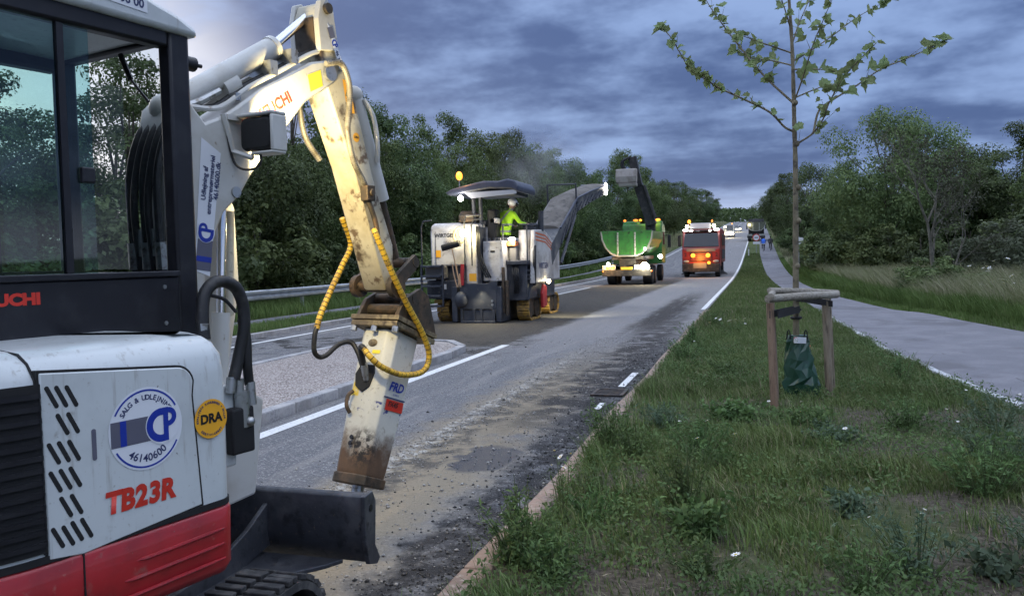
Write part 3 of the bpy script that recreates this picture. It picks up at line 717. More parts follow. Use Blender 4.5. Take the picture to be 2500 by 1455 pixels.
# near verge
n = 330000; Y = 3.2 + (rs.rand(n) ** 1.45) * 15; X = rs.uniform(-1.42, 1, n) ; X = -1.40 + rs.rand(n) * (pathL(Y) - .06 + 1.40)
cv = cover(X, Y); cv = np.maximum(cv, sstep(Y, 8.2, 10.5) * .85); bare = sstep(Y, 3.3, 5.0); cv = np.clip(cv * (.40 + .60 * bare), .13, 1)
k = rs.rand(n) < cv; X, Y, cv = X[k], Y[k], cv[k]
tall = fbm(X * .6 + 11, Y * .6 + 5); h = (.016 + .034 * rs.rand(len(X))) * (.7 + .8 * cv) * (1 + 1.3 * sstep(tall, .5, .75)); h *= np.where(rs.rand(len(X)) < .03, 2.0, 1)
V, Fc = blades(X, Y, h, .0045 + .0035 * rs.rand(len(X)), rs, 1.1)
tag(link('verge_grass', np_mesh('verge_grass', V, Fc, 3), 'turf_blade'), 'short patchy grass of the near verge around the young tree', 'grass', kind='stuff')
# far verge between road and path, left strip, beyond the rail
def zone(name, n, fx, y0, y1, h0, h1, wd, mat, label, ypow=1.6, lean=.6, seed=1, wind=(-.2, 0)):
    rs = np.random.RandomState(seed); Y = y0 + (rs.rand(n) ** ypow) * (y1 - y0); a, b = fx(Y); X = a + rs.rand(n) * (b - a)
    big = fbm(X * .35 + seed, Y * .35); h = (h0 + (h1 - h0) * rs.rand(n)) * (.6 + .8 * big); ww = wd * (.6 + .8 * rs.rand(n)) * np.clip(Y / 20, .8, 3.2)
    V, Fc = blades(X, Y, h, ww, rs, lean, wind); tag(link(name, np_mesh(name, V, Fc, 3), mat), label, 'grass', kind='stuff')
c_ = lambda v: (lambda Y: np.full_like(Y, v))
zone('verge_grass', 60000, lambda Y: (np.full_like(Y, -1.42), pathL(Y) - .05), 17, 100, .07, .16, .010, 'turf_blade', 'grass strip between the road and the cycle path in the distance', seed=2)
zone('verge_grass', 60000, lambda Y: (np.full_like(Y, -12.4), np.full_like(Y, -11.1)), 10, 100, .06, .15, .011, 'lush_blade', 'grass strip between the left kerb and the narrow path', 1.2, seed=3)
zone('verge_grass', 70000, lambda Y: (np.full_like(Y, -16.8), np.full_like(Y, -13.4)), 10, 100, .15, .5, .013, 'lush_blade', 'taller grass under the guard rail', 1.2, seed=4)
zone('path_edge_grass', 50000, lambda Y: (pathR(Y) + .02, pathR(Y) + 1.5), 8, 90, .05, .16, .009, 'lush_blade', 'short grass along the right edge of the cycle path', 1.5, seed=5)
zone('meadow_grass', 90000, lambda Y: (pathR(Y) + .7, pathR(Y) + 3.5), 12, 80, .25, .6, .011, 'lush_blade', 'lush green grass bank along the right meadow', 1.5, .5, 6, (-.35, 0))
zone('meadow_grass', 110000, lambda Y: (pathR(Y) + 1.4, pathR(Y) + 9), 16, 75, .6, 1.05, .009, 'meadow_blade', 'tall pale seeding grass of the right meadow', 1.3, .5, 7, (-.45, 0))
zone('meadow_grass', 30000, lambda Y: (pathR(Y) + .5, pathR(Y) + 7), 70, 240, .3, .7, .012, 'meadow_blade', 'pale grass bank beside the far cycle path', 1.2, .5, 8)
zone('meadow_grass', 16000, lambda Y: (np.full_like(Y, -15.5), np.full_like(Y, -11.2)), 100, 320, .4, 1.0, .012, 'meadow_blade', 'pale grass bank left of the far road', 1.2, .5, 9)

# creeping ground cover: clover, plantain and seedlings nobody could count
rs = np.random.RandomState(19); n = 90000; Y = 3.3 + (rs.rand(n) ** 1.5) * 13; X = -1.43 + rs.rand(n) * (pathL(Y) - .05 + 1.43)
c_ = fbm(X * 1.6 + 21, Y * 1.6 + 8); edge = 1 - sstep(X, -1.35, -.75); k = rs.rand(n) < np.clip(sstep(c_, .48, .62) + .6 * edge * sstep(fbm(X * 2 + 5, Y * 2), .40, .55), 0, 1); X, Y, c_ = X[k], Y[k], c_[k]
hh = (.012 + .085 * rs.rand(len(X)) ** 1.6) * (.6 + 1.2 * sstep(c_, .5, .72)); P = np.stack([X, Y, ground(X, Y) + hh], -1); U = rs.normal(0, .45, (len(X), 3)) + np.array([0, -.25, 1.0])
V, Fq = leaf_cloud(P, U, rs.uniform(.014, .042, len(X)), rs, np.array([(-.5, 0, 0), (0, -.26, .08), (.55, 0, -.05), (0, .26, .08)]))
leaf_mat('cover_leaf', (.055, .098, .032), (.135, .215, .072), 2.0)
tag(link('ground_cover', np_mesh('ground_cover', V, Fq, 4), 'cover_leaf'), 'low mat of clover and seedlings among the verge grass', 'ground cover', kind='stuff')
# dead stalks, straw and pale petals lying in the turf
n = 2600; Y = 3.3 + (rs.rand(n) ** 1.5) * 9; X = -1.35 + rs.rand(n) * (pathL(Y) - .1 + 1.35); P = np.stack([X, Y, ground(X, Y) + .012 + .03 * rs.rand(n)], -1)
V, Fq = leaf_cloud(P, rs.normal(0, .3, (n, 3)) + np.array([0, 0, 1.0]), rs.uniform(.02, .10, n), rs, np.array([(-.5, 0, 0), (0, -.035, .02), (.5, 0, 0), (0, .035, .02)]))
pm('straw', (.30, .26, .18), .9, var=[((.16, .13, .085), 30, .42, .6)]); tag(link('straw_litter', np_mesh('straw_litter', V, Fq, 4), 'straw'), 'dry straw and dead stalks scattered in the near turf', 'litter', kind='stuff')

# taller tufts and seeding stalks standing out of the turf
rs = np.random.RandomState(23); nc = 150; CX = np.where(rs.rand(nc) < .35, rs.uniform(-1.38, -1.0, nc), rs.uniform(-1.2, 2.6, nc)); CY = 3.5 + rs.rand(nc) ** 1.3 * 13; k = CX < pathL(CY) - .2; CX, CY = CX[k], CY[k]
n = 7500; j = rs.randint(0, len(CX), n); sp = (.04 + .10 * rs.rand(len(CX)))[j]; X = CX[j] + rs.normal(0, 1, n) * sp; Y = CY[j] + rs.normal(0, 1, n) * sp; hgt = (.07 + .16 * rs.rand(len(CX)))[j] * rs.uniform(.5, 1.15, n)
V, Fc = blades(X, Y, hgt, .004 + .004 * rs.rand(n), rs, 1.0); tag(link('grass_tufts', np_mesh('grass_tufts', V, Fc, 3), 'tuft_blade' if 'tuft_blade' in MATS else grass_mat('tuft_blade', (.075, .12, .035), (.17, .25, .085), (.30, .27, .17), .22)), 'taller grass tufts standing out of the near turf', 'grass', kind='stuff')
# ================================================================== YOUNG STAKED TREE
pm('young_bark', (.135, .115, .075), .85, var=[((.20, .175, .115), 6, .40, .60), ((.075, .065, .05), 14, .52, .68)], bump=(26, .7, .012))
leaf_mat('young_leaf', (.18, .24, .10), (.32, .39, .19), 3.0)
yt = empty('young_tree', (.40, 9.75, .1), 0, 'young staked tree with thin trunk and sparse wind-blown leaves', 'tree')
OFF = Vector((-.40, -9.75, -.1))
TRK = [(0.402, 9.75, 0.05), (0.397, 9.75, 1.318), (0.398, 9.75, 2.593), (0.39, 9.75, 3.0), (0.383, 9.75, 3.361), (0.372, 9.75, 3.854), (0.352, 9.75, 4.257), (0.332, 9.75, 4.57), (0.305, 9.75, 5.193), (0.294, 9.75, 5.635)]
pts = catmull(TRK, 5); rnd = random.Random(12)
mb = MB(); mb.tube([p + OFF for p in pts], [.041 - .0285 * min(1, p.z / 5.2) + rnd.uniform(-.0015, .0025) for p in pts], 10)
for z in (1.55, 2.05, 2.42, 2.9, 3.35): mb.ball(Vector((.40 + rnd.uniform(-.02, .03), 9.73, z)) + OFF, (.030, .030, .035), 8, 5)
mb.build('trunk', 'young_bark', yt, smooth=True)
BR = [[(0.382, 9.75, 3.037), (0.281, 9.693, 3.089), (0.129, 9.585, 3.24), (-0.127, 9.439, 3.367), (-0.401, 9.282, 3.491), (-0.525, 9.204, 3.573), (-0.668, 9.115, 3.654), (-0.785, 8.997, 3.832), (-0.86, 8.909, 3.967), (-0.968, 8.82, 4.082)],
 [(0.383, 9.75, 3.347), (0.179, 9.863, 3.577), (0.047, 9.937, 3.74), (-0.087, 10.017, 3.931), (-0.27, 10.129, 4.208), (-0.412, 10.217, 4.433), (-0.532, 10.292, 4.634), (-0.63, 10.362, 4.834)],
 [(0.359, 9.75, 3.766), (0.137, 9.913, 3.875), (-0.087, 10.067, 3.956), (-0.226, 10.181, 4.098)],
 [(0.359, 9.75, 3.9), (0.133, 9.606, 3.967), (-0.038, 9.495, 4.018), (-0.249, 9.355, 4.083)],
 [(0.405, 9.75, 2.87), (0.433, 9.75, 2.91), (0.579, 9.678, 2.999), (0.678, 9.595, 3.137), (0.735, 9.521, 3.296), (0.867, 9.399, 3.521), (1.014, 9.294, 3.675), (1.157, 9.195, 3.805)],
 [(0.583, 9.69, 2.999), (0.652, 9.825, 3.264), (0.827, 9.89, 3.397), (1.046, 9.967, 3.529), (1.309, 10.061, 3.706), (1.571, 10.146, 3.814), (1.833, 10.233, 3.931), (1.943, 10.273, 4.011)],
 [(0.385, 9.75, 3.358), (0.469, 9.561, 3.585), (0.559, 9.305, 3.866), (0.645, 9.106, 4.058), (0.743, 8.873, 4.265)],
 [(0.375, 9.75, 3.806), (0.526, 9.834, 3.904), (0.796, 10.023, 4.104), (1.072, 10.22, 4.332), (1.399, 10.431, 4.539)],
 [(0.352, 9.75, 4.168), (0.285, 9.636, 4.366), (0.198, 9.498, 4.597)],
 [(0.365, 9.75, 3.987), (0.447, 9.952, 4.256), (0.57, 10.208, 4.587), (0.624, 10.37, 4.815)],
 [(0.385, 9.75, 3.404), (0.664, 9.995, 3.542), (0.873, 10.176, 3.605)],
 [(0.380, 9.75, 3.718), (0.632, 9.514, 3.649), (0.855, 9.275, 3.539)]]
# five-lobed leaf, folded along the midrib
lob = [(0, 0), (.18, -.16), (.44, -.18), (.46, .04), (.60, .26), (.44, .38), (.34, .62), (.16, .64), (0, .92), (-.16, .64), (-.34, .62), (-.44, .38), (-.60, .26), (-.46, .04), (-.44, -.18), (-.18, -.16)]
LEAVES = []
for s_ in range(5):
    rn = random.Random(s_ + 40); mbl = MB(); fold = rn.uniform(.25, 1.1); curl = rn.uniform(-.75, .25)
    V = [(x * rn.uniform(.85, 1.1), y, abs(x) * fold + curl * y * y) for x, y in lob] + [(0, .25, curl * .06)]
    mbl.add(V, [(16, i, (i + 1) % 16) for i in range(16)])
    me = bpy.data.meshes.new('leaf'); me.from_pydata(mbl.v, [], mbl.f); me.update(); me.materials.append(MATS['young_leaf']); LEAVES.append(me)
nl = 0
for bi, b_ in enumerate(BR):
    cp = catmull(b_, 5); r0 = .0135 if bi in (0, 1, 4, 5) else .0095
    mb = MB(); mb.tube([p + OFF for p in cp], [r0 * (1 - .72 * i / (len(cp) - 1)) for i in range(len(cp))], 6)
    # short side twigs
    tw = []
    for j in range(5, len(cp) - 2, 4):
        d = (cp[j + 1] - cp[j - 1]).normalized(); sd = Vector((rnd.uniform(-1, 1), rnd.uniform(-1, 1), rnd.uniform(-.2, .9))); q = cp[j] + (d * .8 + sd * .6).normalized() * rnd.uniform(.08, .2); mb.tube([cp[j] + OFF, q + OFF], [.004, .002], 4); tw.append((q, d))
    mb.build('branch', 'young_bark', yt, smooth=True)
    L = len(cp); spots = []
    for j in range(int(L * .22), L):
        if rnd.random() < .70: spots.append((cp[j], (cp[min(j + 1, L - 1)] - cp[max(j - 1, 0)]).normalized()))
        if j > L * .5 and rnd.random() < .28: spots.append((cp[j], (cp[min(j + 1, L - 1)] - cp[max(j - 1, 0)]).normalized()))
    spots += tw + [(cp[-1], (cp[-1] - cp[-2]).normalized())] * 2
    for p_, d in spots:
        o = bpy.data.objects.new('leaf', rnd.choice(LEAVES)); col.objects.link(o); o.parent = yt
        # leaf tip blown with the wind to the right and drooping
        tip = (d * .35 + Vector((rnd.uniform(-.75, .85), rnd.uniform(-.6, .6), rnd.uniform(-.75, .35)))).normalized()
        nrm = Vector((rnd.uniform(-.6, .6), rnd.uniform(-1.1, .3), rnd.uniform(.1, 1))); nrm = (nrm - tip * nrm.dot(tip)).normalized(); sx = tip.cross(nrm)
        s_ = rnd.uniform(.060, .130)
        q_ = p_ + OFF + tip * .02; o.matrix_local = Matrix(((sx.x * s_, tip.x * s_, nrm.x * s_, q_.x), (sx.y * s_, tip.y * s_, nrm.y * s_, q_.y), (sx.z * s_, tip.z * s_, nrm.z * s_, q_.z), (0, 0, 0, 1))); nl += 1
# ================================================================== STAKES AND WATER BAG
pm('stake_wood', (.19, .15, .105), .85, var=[((.27, .23, .17), 3, .4, .62, (6, 6, .6)), ((.10, .08, .058), 9, .5, .68, (5, 5, .5))], bump=(24, .6, .01))
pm('stake_wood_red', (.20, .125, .085), .85, var=[((.26, .18, .125), 3, .4, .62, (6, 6, .6)), ((.10, .07, .05), 9, .5, .68, (5, 5, .5))], bump=(24, .6, .01))
pm('rail_wood', (.30, .275, .23), .85, var=[((.19, .165, .13), 6, .45, .62, (.8, 7, 7)), ((.38, .36, .32), 2, .5, .7)], bump=(30, .7, .008))
pm('black_strap', (.012, .012, .014), .7)
st = empty('tree_stakes', (.42, 9.4, .08), 0, 'wooden stake frame with log rails round the young tree', 'tree stakes')
S = Vector((-.42, -9.4, -.08))
PO = [((.145, 8.79), 1.19, 'stake_wood_red'), ((.735, 9.64), 1.16, 'stake_wood'), ((.165, 9.42), 1.19, 'stake_wood'), ((.80, 10.15), 1.16, 'stake_wood')]
for (x, y), z1, mt in PO:
    g = float(ground(x, y)); q = [Vector((x + .01 - .012 * i, y, g - .15 + (z1 - g + .15) * i / 4)) for i in range(5)]
    MB().tube([p + S for p in q], [.040, .041, .040, .039, .038], 12).build('post', mt, st, smooth=True)
def rail(a, b_, r): MB().tube([Vector(a) + S, (Vector(a) + Vector(b_)) / 2 + S + Vector((0, 0, .006)), Vector(b_) + S], [r, r * 1.03, r * .96], 12).build('rail', 'rail_wood', st, smooth=True)
rail((.085, 8.745, 1.238), (.815, 9.60, 1.235), .040); rail((.115, 8.66, 1.265), (.15, 9.52, 1.262), .034); rail((.11, 9.43, 1.29), (.87, 10.17, 1.225), .034)
mb = MB()   # two dark straps from posts to the trunk
def strap(a, b_, h): 
    a = Vector(a); b_ = Vector(b_); d = (b_ - a).normalized(); nrm = Vector((-d.y, d.x, 0)).normalized() * .004
    mb.add([a - nrm + S, b_ - nrm + S, b_ - nrm + S + Vector((0, 0, h)), a - nrm + S + Vector((0, 0, h)), a + nrm + S, b_ + nrm + S, b_ + nrm + S + Vector((0, 0, h)), a + nrm + S + Vector((0, 0, h))], [(0, 1, 2, 3), (5, 4, 7, 6), (3, 2, 6, 7), (0, 4, 5, 1), (1, 5, 6, 2), (4, 0, 3, 7)])
strap((.105, 8.742, 1.04), (.37, 9.70, 1.03), .075); strap((.185, 8.745, 1.04), (.435, 9.70, 1.03), .075); strap((.705, 9.60, 1.115), (.40, 9.706, 1.16), .065); strap((.77, 9.60, 1.10), (.43, 9.78, 1.15), .065)
mb.tube([Vector((.40 + .048 * math.cos(a), 9.75 + .048 * math.sin(a), 1.06)) + S for a in np.linspace(0, 6.28, 13)], .012, 6)
mb.tube([Vector((.40 + .05 * math.cos(a), 9.75 + .05 * math.sin(a), .97)) + S for a in np.linspace(0, 6.28, 13)], .016, 6)
mb.build('strap', 'black_strap', st)
# watering bag: a limp green pouch zipped round the trunk
m, t, p = new_mat('bag_green'); co = t.new('ShaderNodeTexCoord').outputs['Object']
t.put(p.inputs['Base Color'], t.mix(t.noise(co, 6, 4), (.010, .048, .028), (.020, .078, .046))); p.inputs['Roughness'].default_value = .33; p.inputs['Specular IOR Level'].default_value = .7
wb = empty('watering_bag', (.40, 9.72, .1), 0, 'glossy dark green watering bag wrapped round the foot of the young tree', 'watering bag')
rings = []; nz, na = 9, 13; rb = random.Random(14)
for j in range(nz):          # limp tarpaulin: few large facets, each crease its own angle
    u = j / (nz - 1); z = -.05 + .73 * u; w_ = .105 + .095 * (1 - u) ** .8 + (.02 if j == 2 else 0); dp = .085 + .055 * math.sin(PI * min(1.0, u * 1.15)) * (1 - .5 * u); ring_ = []
    for i in range(na):
        a = 2 * PI * (i + .5 * (j % 2)) / na; jr = rb.uniform(-.020, .022) * (1 if 0 < j < nz - 1 else .4); ring_.append((.012 + .055 * (1 - u) ** 1.5 + (w_ + jr) * math.cos(a), (dp + jr) * math.sin(a) - .01, z + rb.uniform(-.022, .022) * (1 if 0 < j < nz - 1 else .5)))
    rings.append(ring_)
mb = MB(); mb.loft(rings); mb.f = [g_ for f_ in mb.f for g_ in (((f_[0], f_[1], f_[2]), (f_[0], f_[2], f_[3])) if len(f_) == 4 else (f_,))]; mb.build('bag', 'bag_green', wb, bevel=.004)
mb = MB()
for sx in (-.085, .095): mb.tube([(sx - .02, -.07, .64), (sx - .012, -.085, .72), (sx, -.085, .745), (sx + .012, -.085, .72), (sx + .02, -.08, .64)], .008, 6)
mb.build('handle_loop', 'black_strap', wb, smooth=True)
m, t, p = new_mat('bag_label'); co = t.new('ShaderNodeTexCoord').outputs['Object']; x_, y_, z_ = t.sep(co)
c = t.mix(t.step(t.noise(co, 60, 3, .7), .50, .60), (.78, .78, .80), (.20, .28, .16)); c = t.mix(t.step(z_, .643, .648), c, t.mix(t.step(t.noise(co, 90, 2), .5, .55), (.74, .74, .76), (.62, .10, .08))); c = t.mix(t.step(x_, .005, .015), c, (.72, .74, .78))
t.put(p.inputs['Base Color'], c); p.inputs['Roughness'].default_value = .4
MB().box((-.055, -.128, .60), (.075, -.125, .668), Matrix.Rotation(R(2), 4, 'Y')).build('printed_tag', 'bag_label', wb)

# ================================================================== WEEDS AND FLOWERS ON THE VERGE
leaf_mat('weed_leaf', (.060, .110, .036), (.150, .240, .082), 5.0)
leaf_mat('weed_leaf_blue', (.065, .105, .065), (.14, .195, .115), 5.0)
pm('weed_stem', (.075, .10, .04), .8)
pm('petal_white', (.78, .79, .80), .6); pm('petal_red', (.62, .045, .02), .5); pm('daisy_eye', (.62, .46, .05), .7)
NARROW = np.array([(-.5, 0, 0), (0, -.13, .05), (.55, 0, -.06), (0, .13, .05)])
BROAD = np.array([(-.42, 0, 0), (.0, -.26, .10), (.48, 0, -.10), (.0, .26, .10)])
def weed(name, X, Y, H, Rd, ns, nleaf, ls, label, mat='weed_leaf', q=NARROW, flowers=0, fmat='petal_white', fs=.02, group='weeds on the near verge', low=.0):
    if name in ('leafy_weed', 'broadleaf_weed') and Y > 0: Rd *= 1.3; nleaf = int(nleaf * 1.9); ns = int(ns * 1.3); ls *= 1.12; H *= 1.05
    if q is BROAD: ls *= .74; nleaf = int(nleaf * 1.8)
    rs = np.random.RandomState(int(abs(X * 131 + Y * 977)) % 9999); g = float(ground(X, Y)); r = empty(name, (X, Y, g), 0, label, 'weed', group)
    mb = MB(); P = []; tips = []
    for i in range(ns):
        a = rs.uniform(0, 6.28); e = rs.rand() ** .7 * Rd; h = H * rs.uniform(.65, 1.0); c0 = np.array([math.cos(a) * e * .25, math.sin(a) * e * .25, -.02]); c1 = np.array([math.cos(a) * e * .6 - .01, math.sin(a) * e * .6, h * .55]); c2 = np.array([math.cos(a) * e - .03, math.sin(a) * e, h])
        mb.tube([c0, c1, c2], [.0042, .003, .0016], 4); tips.append(c2)
        for k in range(nleaf // ns):
            u = low + (1 - low) * rs.rand(); b_ = c0 * (1 - u) ** 2 + 2 * c1 * u * (1 - u) + c2 * u * u; P.append(b_ + rs.normal(0, .5, 3) * ls * (1.15 - .5 * u))
    mb.build('stem', 'weed_stem', r)
    P = np.array(P); P[:, 2] = np.maximum(P[:, 2], .012); V, Fq = leaf_cloud(P, rs.normal(0, .5, (len(P), 3)) + np.array([0, -.2, .8]), ls * rs.uniform(.6, 1.5, len(P)), rs, q)
    link('foliage', np_mesh('foliage', V, Fq, 4), mat, r)
    for i in range(flowers):
        c = Vector(tips[i % len(tips)]) + Vector((rs.uniform(-.02, .02), rs.uniform(-.02, .02), .012 + rs.uniform(0, .03))); flower(r, c, fs * rs.uniform(.8, 1.2), fmat, rs)
    return r
def flower(parent, c, s, fmat, rs):
    mb = MB(); tilt = Matrix.Rotation(rs.uniform(-.5, .5), 3, 'X') @ Matrix.Rotation(rs.uniform(-.6, .4), 3, 'Y')
    npet = 9 if fmat == 'petal_white' else 5
    for k in range(npet):
        a = 2 * PI * k / npet; d = Vector((math.cos(a), math.sin(a), 0)); e = Vector((-d.y, d.x, 0)); wv = .32 if npet == 9 else .75
        mb.add([Vector(c) + tilt @ v * s for v in (d * .15, d * .6 + e * wv * .6 + Vector((0, 0, .1)), d * 1.05 + Vector((0, 0, .12)), d * .6 - e * wv * .6 + Vector((0, 0, .1)))], [(0, 1, 2, 3)])
    o = mb.build('flower', fmat, parent); MB().ball(c, (s * .28, s * .28, s * .16), 7, 4).build('flower_eye', 'daisy_eye' if fmat == 'petal_white' else 'black_strap', o)
W = weed
W('leafy_weed', -1.22, 4.15, .34, .20, 26, 620, .034, 'tall leafy weed at the kerb nearest the blade', flowers=0)
W('leafy_weed', -1.02, 4.02, .22, .19, 20, 420, .034, 'bushy weed at the bottom centre edge of the verge')
W('leafy_weed', -1.34, 4.45, .40, .10, 6, 80, .030, 'thin upright weed leaning over the gutter')
W('daisy_weed', -1.16, 4.85, .46, .11, 6, 130, .030, 'tall daisy weed with white flowers at the kerb', flowers=5, fs=.021)
W('leafy_weed', -.98, 4.95, .20, .16, 16, 300, .030, 'low weed beside the tall daisy')
W('leafy_weed', -1.08, 5.35, .22, .10, 7, 110, .030, 'upright weed at the kerb behind the daisy')
W('leafy_weed', -1.20, 6.75, .42, .20, 22, 420, .036, 'tall scruffy weed leaning over the red kerb', flowers=2, fs=.014)
W('leafy_weed', -.98, 6.55, .30, .16, 15, 260, .034, 'weed clump beside the scruffy kerb weed')
W('leafy_weed', -.86, 7.75, .22, .26, 24, 380, .042, 'round weed clump near the red kerb', 'weed_leaf_blue')
W('leafy_weed', -.46, 6.55, .34, .27, 34, 620, .040, 'large weed clump in the middle of the verge', flowers=3, fs=.018)
W('leafy_weed', -.30, 6.25, .22, .22, 22, 330, .036, 'lower weed beside the large clump in the middle')
W('leafy_weed', -.46, 5.25, .42, .22, 26, 420, .036, 'dense upright weed below the large middle clump', flowers=1, fs=.016)
W('leafy_weed', -.34, 4.75, .24, .22, 20, 150, .062, 'broad-leaved weed at the bottom middle of the verge', 'weed_leaf', BROAD, flowers=1, fs=.016)
W('leafy_weed', -.28, 4.20, .16, .19, 24, 420, .030, 'low rounded weed with one white flower at the bottom edge', flowers=1, fs=.024)
W('broadleaf_weed', -.20, 8.35, .16, .30, 26, 150, .080, 'broad-leaved weed left of the stake foot', 'weed_leaf', BROAD, flowers=1)
W('broadleaf_weed', .62, 7.55, .13, .26, 22, 200, .055, 'trailing bluish weed in front of the stakes', 'weed_leaf_blue', BROAD, flowers=1)
W('broadleaf_weed', .42, 8.05, .18, .24, 22, 240, .050, 'weed clump at the foot of the watering bag', 'weed_leaf', BROAD, flowers=3, fs=.014)
W('broadleaf_weed', .55, 5.35, .14, .14, 12, 90, .055, 'small broad-leaved weed right of centre at the bottom', 'weed_leaf_blue', BROAD)
W('leafy_weed', .74, 4.45, .36, .28, 24, 360, .034, 'tall wispy weed at the bottom right', 'weed_leaf_blue', flowers=4, fs=.010)
W('leafy_weed', .46, 4.15, .26, .24, 18, 260, .034, 'weed at the bottom edge left of the wispy one')
W('leafy_weed', 1.42, 6.05, .40, .34, 34, 560, .040, 'big weed clump at the right of the verge')
W('leafy_weed', 1.72, 6.9, .40, .36, 30, 460, .042, 'tall weed clump towards the cycle path', 'weed_leaf_blue', flowers=3, fs=.014)
W('leafy_weed', 1.45, 4.75, .30, .26, 22, 330, .038, 'weed clump in the bottom right corner', 'weed_leaf_blue')
W('broadleaf_weed', 1.12, 4.55, .14, .16, 10, 60, .070, 'broad pale leaves near the bottom right corner', 'weed_leaf_blue', BROAD)
W('leafy_weed', 1.30, 8.2, .30, .30, 26, 400, .040, 'weed clump right of the stakes')
W('leafy_weed', 2.05, 8.3, .34, .30, 22, 330, .040, 'weed clump close to the white path edging', 'weed_leaf_blue', flowers=4, fs=.013)
W('leafy_weed', 1.60, 10.6, .36, .22, 18, 260, .038, 'weed on the verge behind the right stake')
W('daisy_weed', -.55, 17.2, .30, .45, 16, 160, .045, 'patch of white daisies by the kerb in the distance', flowers=11, fs=.035)
W('leafy_weed', -.95, 18.6, .36, .30, 20, 260, .045, 'weed beside the distant daisy patch')
W('leafy_weed', -1.05, 12.6, .34, .26, 20, 280, .045, 'weed on the verge edge beyond the drain', flowers=2, fs=.016)
W('leafy_weed', -1.15, 15.0, .40, .25, 20, 280, .045, 'weed clump hanging over the far red kerb')
W('leafy_weed', -.35, 11.2, .22, .35, 24, 330, .045, 'weed patch left of the watering bag')
W('poppy', .62, 11.4, .36, .05, 3, 24, .04, 'single red poppy between the stakes', flowers=2, fmat='petal_red', fs=.055)
rs_ = np.random.RandomState(5)
W('cow_parsley', 6.0, 24.5, .95, .45, 9, 120, .07, 'white-flowered cow parsley in the right meadow', flowers=9, fs=.06, group='meadow flowers')
W('cow_parsley', 7.3, 25.5, .9, .4, 8, 100, .07, 'white umbels further right in the meadow', flowers=8, fs=.05, group='meadow flowers')
W('cow_parsley', 7.4, 31.0, 1.25, .6, 8, 100, .07, 'white umbels beside the meadow bush', flowers=10, fs=.07, group='meadow flowers')
W('leafy_weed', -6.6, 11.0, .16, .06, 4, 30, .03, 'tiny weed growing in the island gravel')
# ================================================================== MINI EXCAVATOR
pm('exc_white', (.60, .635, .635), .32, var=[((.50, .53, .53), 3, .42, .7), ((.38, .38, .36), 60, .62, .76), ((.30, .29, .26), 11, .62, .78), ((.40, .40, .38), 5, .56, .74, (7, 7, .7)), ((.24, .22, .19), 150, .68, .75), ((.20, .19, .17), 34, .70, .74)], coat=.35, rvar=.12)
pm('exc_red', (.40, .018, .024), .36, var=[((.27, .016, .02), 4, .42, .68), ((.36, .09, .075), 40, .60, .76), ((.24, .12, .10), 9, .60, .78), ((.20, .11, .09), 90, .66, .74)], coat=.3, rvar=.15)
pm('cab_black', (.012, .012, .016), .38, var=[((.022, .022, .026), 9, .45, .7)], spec=.4, rvar=.2)
pm('matt_black', (.010, .010, .011), .75)
pm('boom_paint', (.56, .555, .52), .42, var=[((.46, .44, .39), 4, .44, .68), ((.30, .25, .19), 26, .64, .76)], coat=.15, rvar=.2)
pm('arm_paint', (.54, .50, .39), .5, var=[((.40, .35, .24), 3.5, .42, .64), ((.15, .105, .065), 17, .55, .68), ((.085, .06, .04), 4.2, .57, .68), ((.06, .045, .03), 60, .68, .74)], rvar=.25, bump=(24, .25, .006))
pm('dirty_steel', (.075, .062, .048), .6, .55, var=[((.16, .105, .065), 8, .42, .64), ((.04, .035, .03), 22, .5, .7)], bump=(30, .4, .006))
pm('blade_steel', (.058, .062, .074), .42, .35, var=[((.11, .112, .122), 5, .44, .7), ((.035, .036, .042), 18, .5, .7), ((.16, .13, .10), 42, .62, .74)], bump=(26, .35, .006))
pm('chrome', (.72, .74, .78), .12, 1.0)
pm('rubber', (.030, .030, .031), .85, var=[((.085, .082, .078), 12, .42, .66)], bump=(40, .5, .006))
pm('hose_black', (.014, .014, .015), .5, var=[((.04, .038, .035), 20, .5, .7)])
pm('hose_yellow', (.60, .385, .035), .5, var=[((.34, .20, .03), 22, .50, .66), ((.12, .085, .04), 9, .60, .72)])
pm('fitting', (.45, .46, .46), .35, .9, var=[((.20, .18, .15), 30, .5, .7)])
pm('decal_blue', (.010, .035, .33), .4); pm('decal_navy', (.03, .04, .12), .4); pm('decal_grey', (.115, .115, .155), .4); pm('decal_white', (.74, .76, .80), .35)
pm('decal_red', (.58, .035, .02), .4); pm('decal_orange', (.88, .42, .025), .4); pm('decal_yellow', (.86, .70, .05), .4); pm('decal_black', (.01, .01, .012), .4)
def glass_mat(name, tint, refl=.10):
    m = bpy.data.materials.new(name); m.use_nodes = True; t = NT(m.node_tree); t.n.clear(); MATS[name] = m
    o = t.new('ShaderNodeOutputMaterial'); tr = t.new('ShaderNodeBsdfTransparent'); tr.inputs[0].default_value = (*tint, 1)
    gl = t.new('ShaderNodeBsdfGlossy'); gl.inputs['Roughness'].default_value = .03; lw = t.new('ShaderNodeLayerWeight'); fac = t.m('MULTIPLY_ADD', t.m('POWER', lw.outputs['Facing'], 4.0), .55, .03 + refl)
    mx = t.new('ShaderNodeMixShader'); t.put(mx.inputs[0], fac); t.l.new(tr.outputs[0], mx.inputs[1]); t.l.new(gl.outputs[0], mx.inputs[2]); t.l.new(mx.outputs[0], o.inputs[0])
glass_mat('glass_teal', (.40, .66, .64), .05); glass_mat('glass_clear', (.86, .90, .90), .0)
glass_mat('glass_dark', (.25, .28, .30), .08)

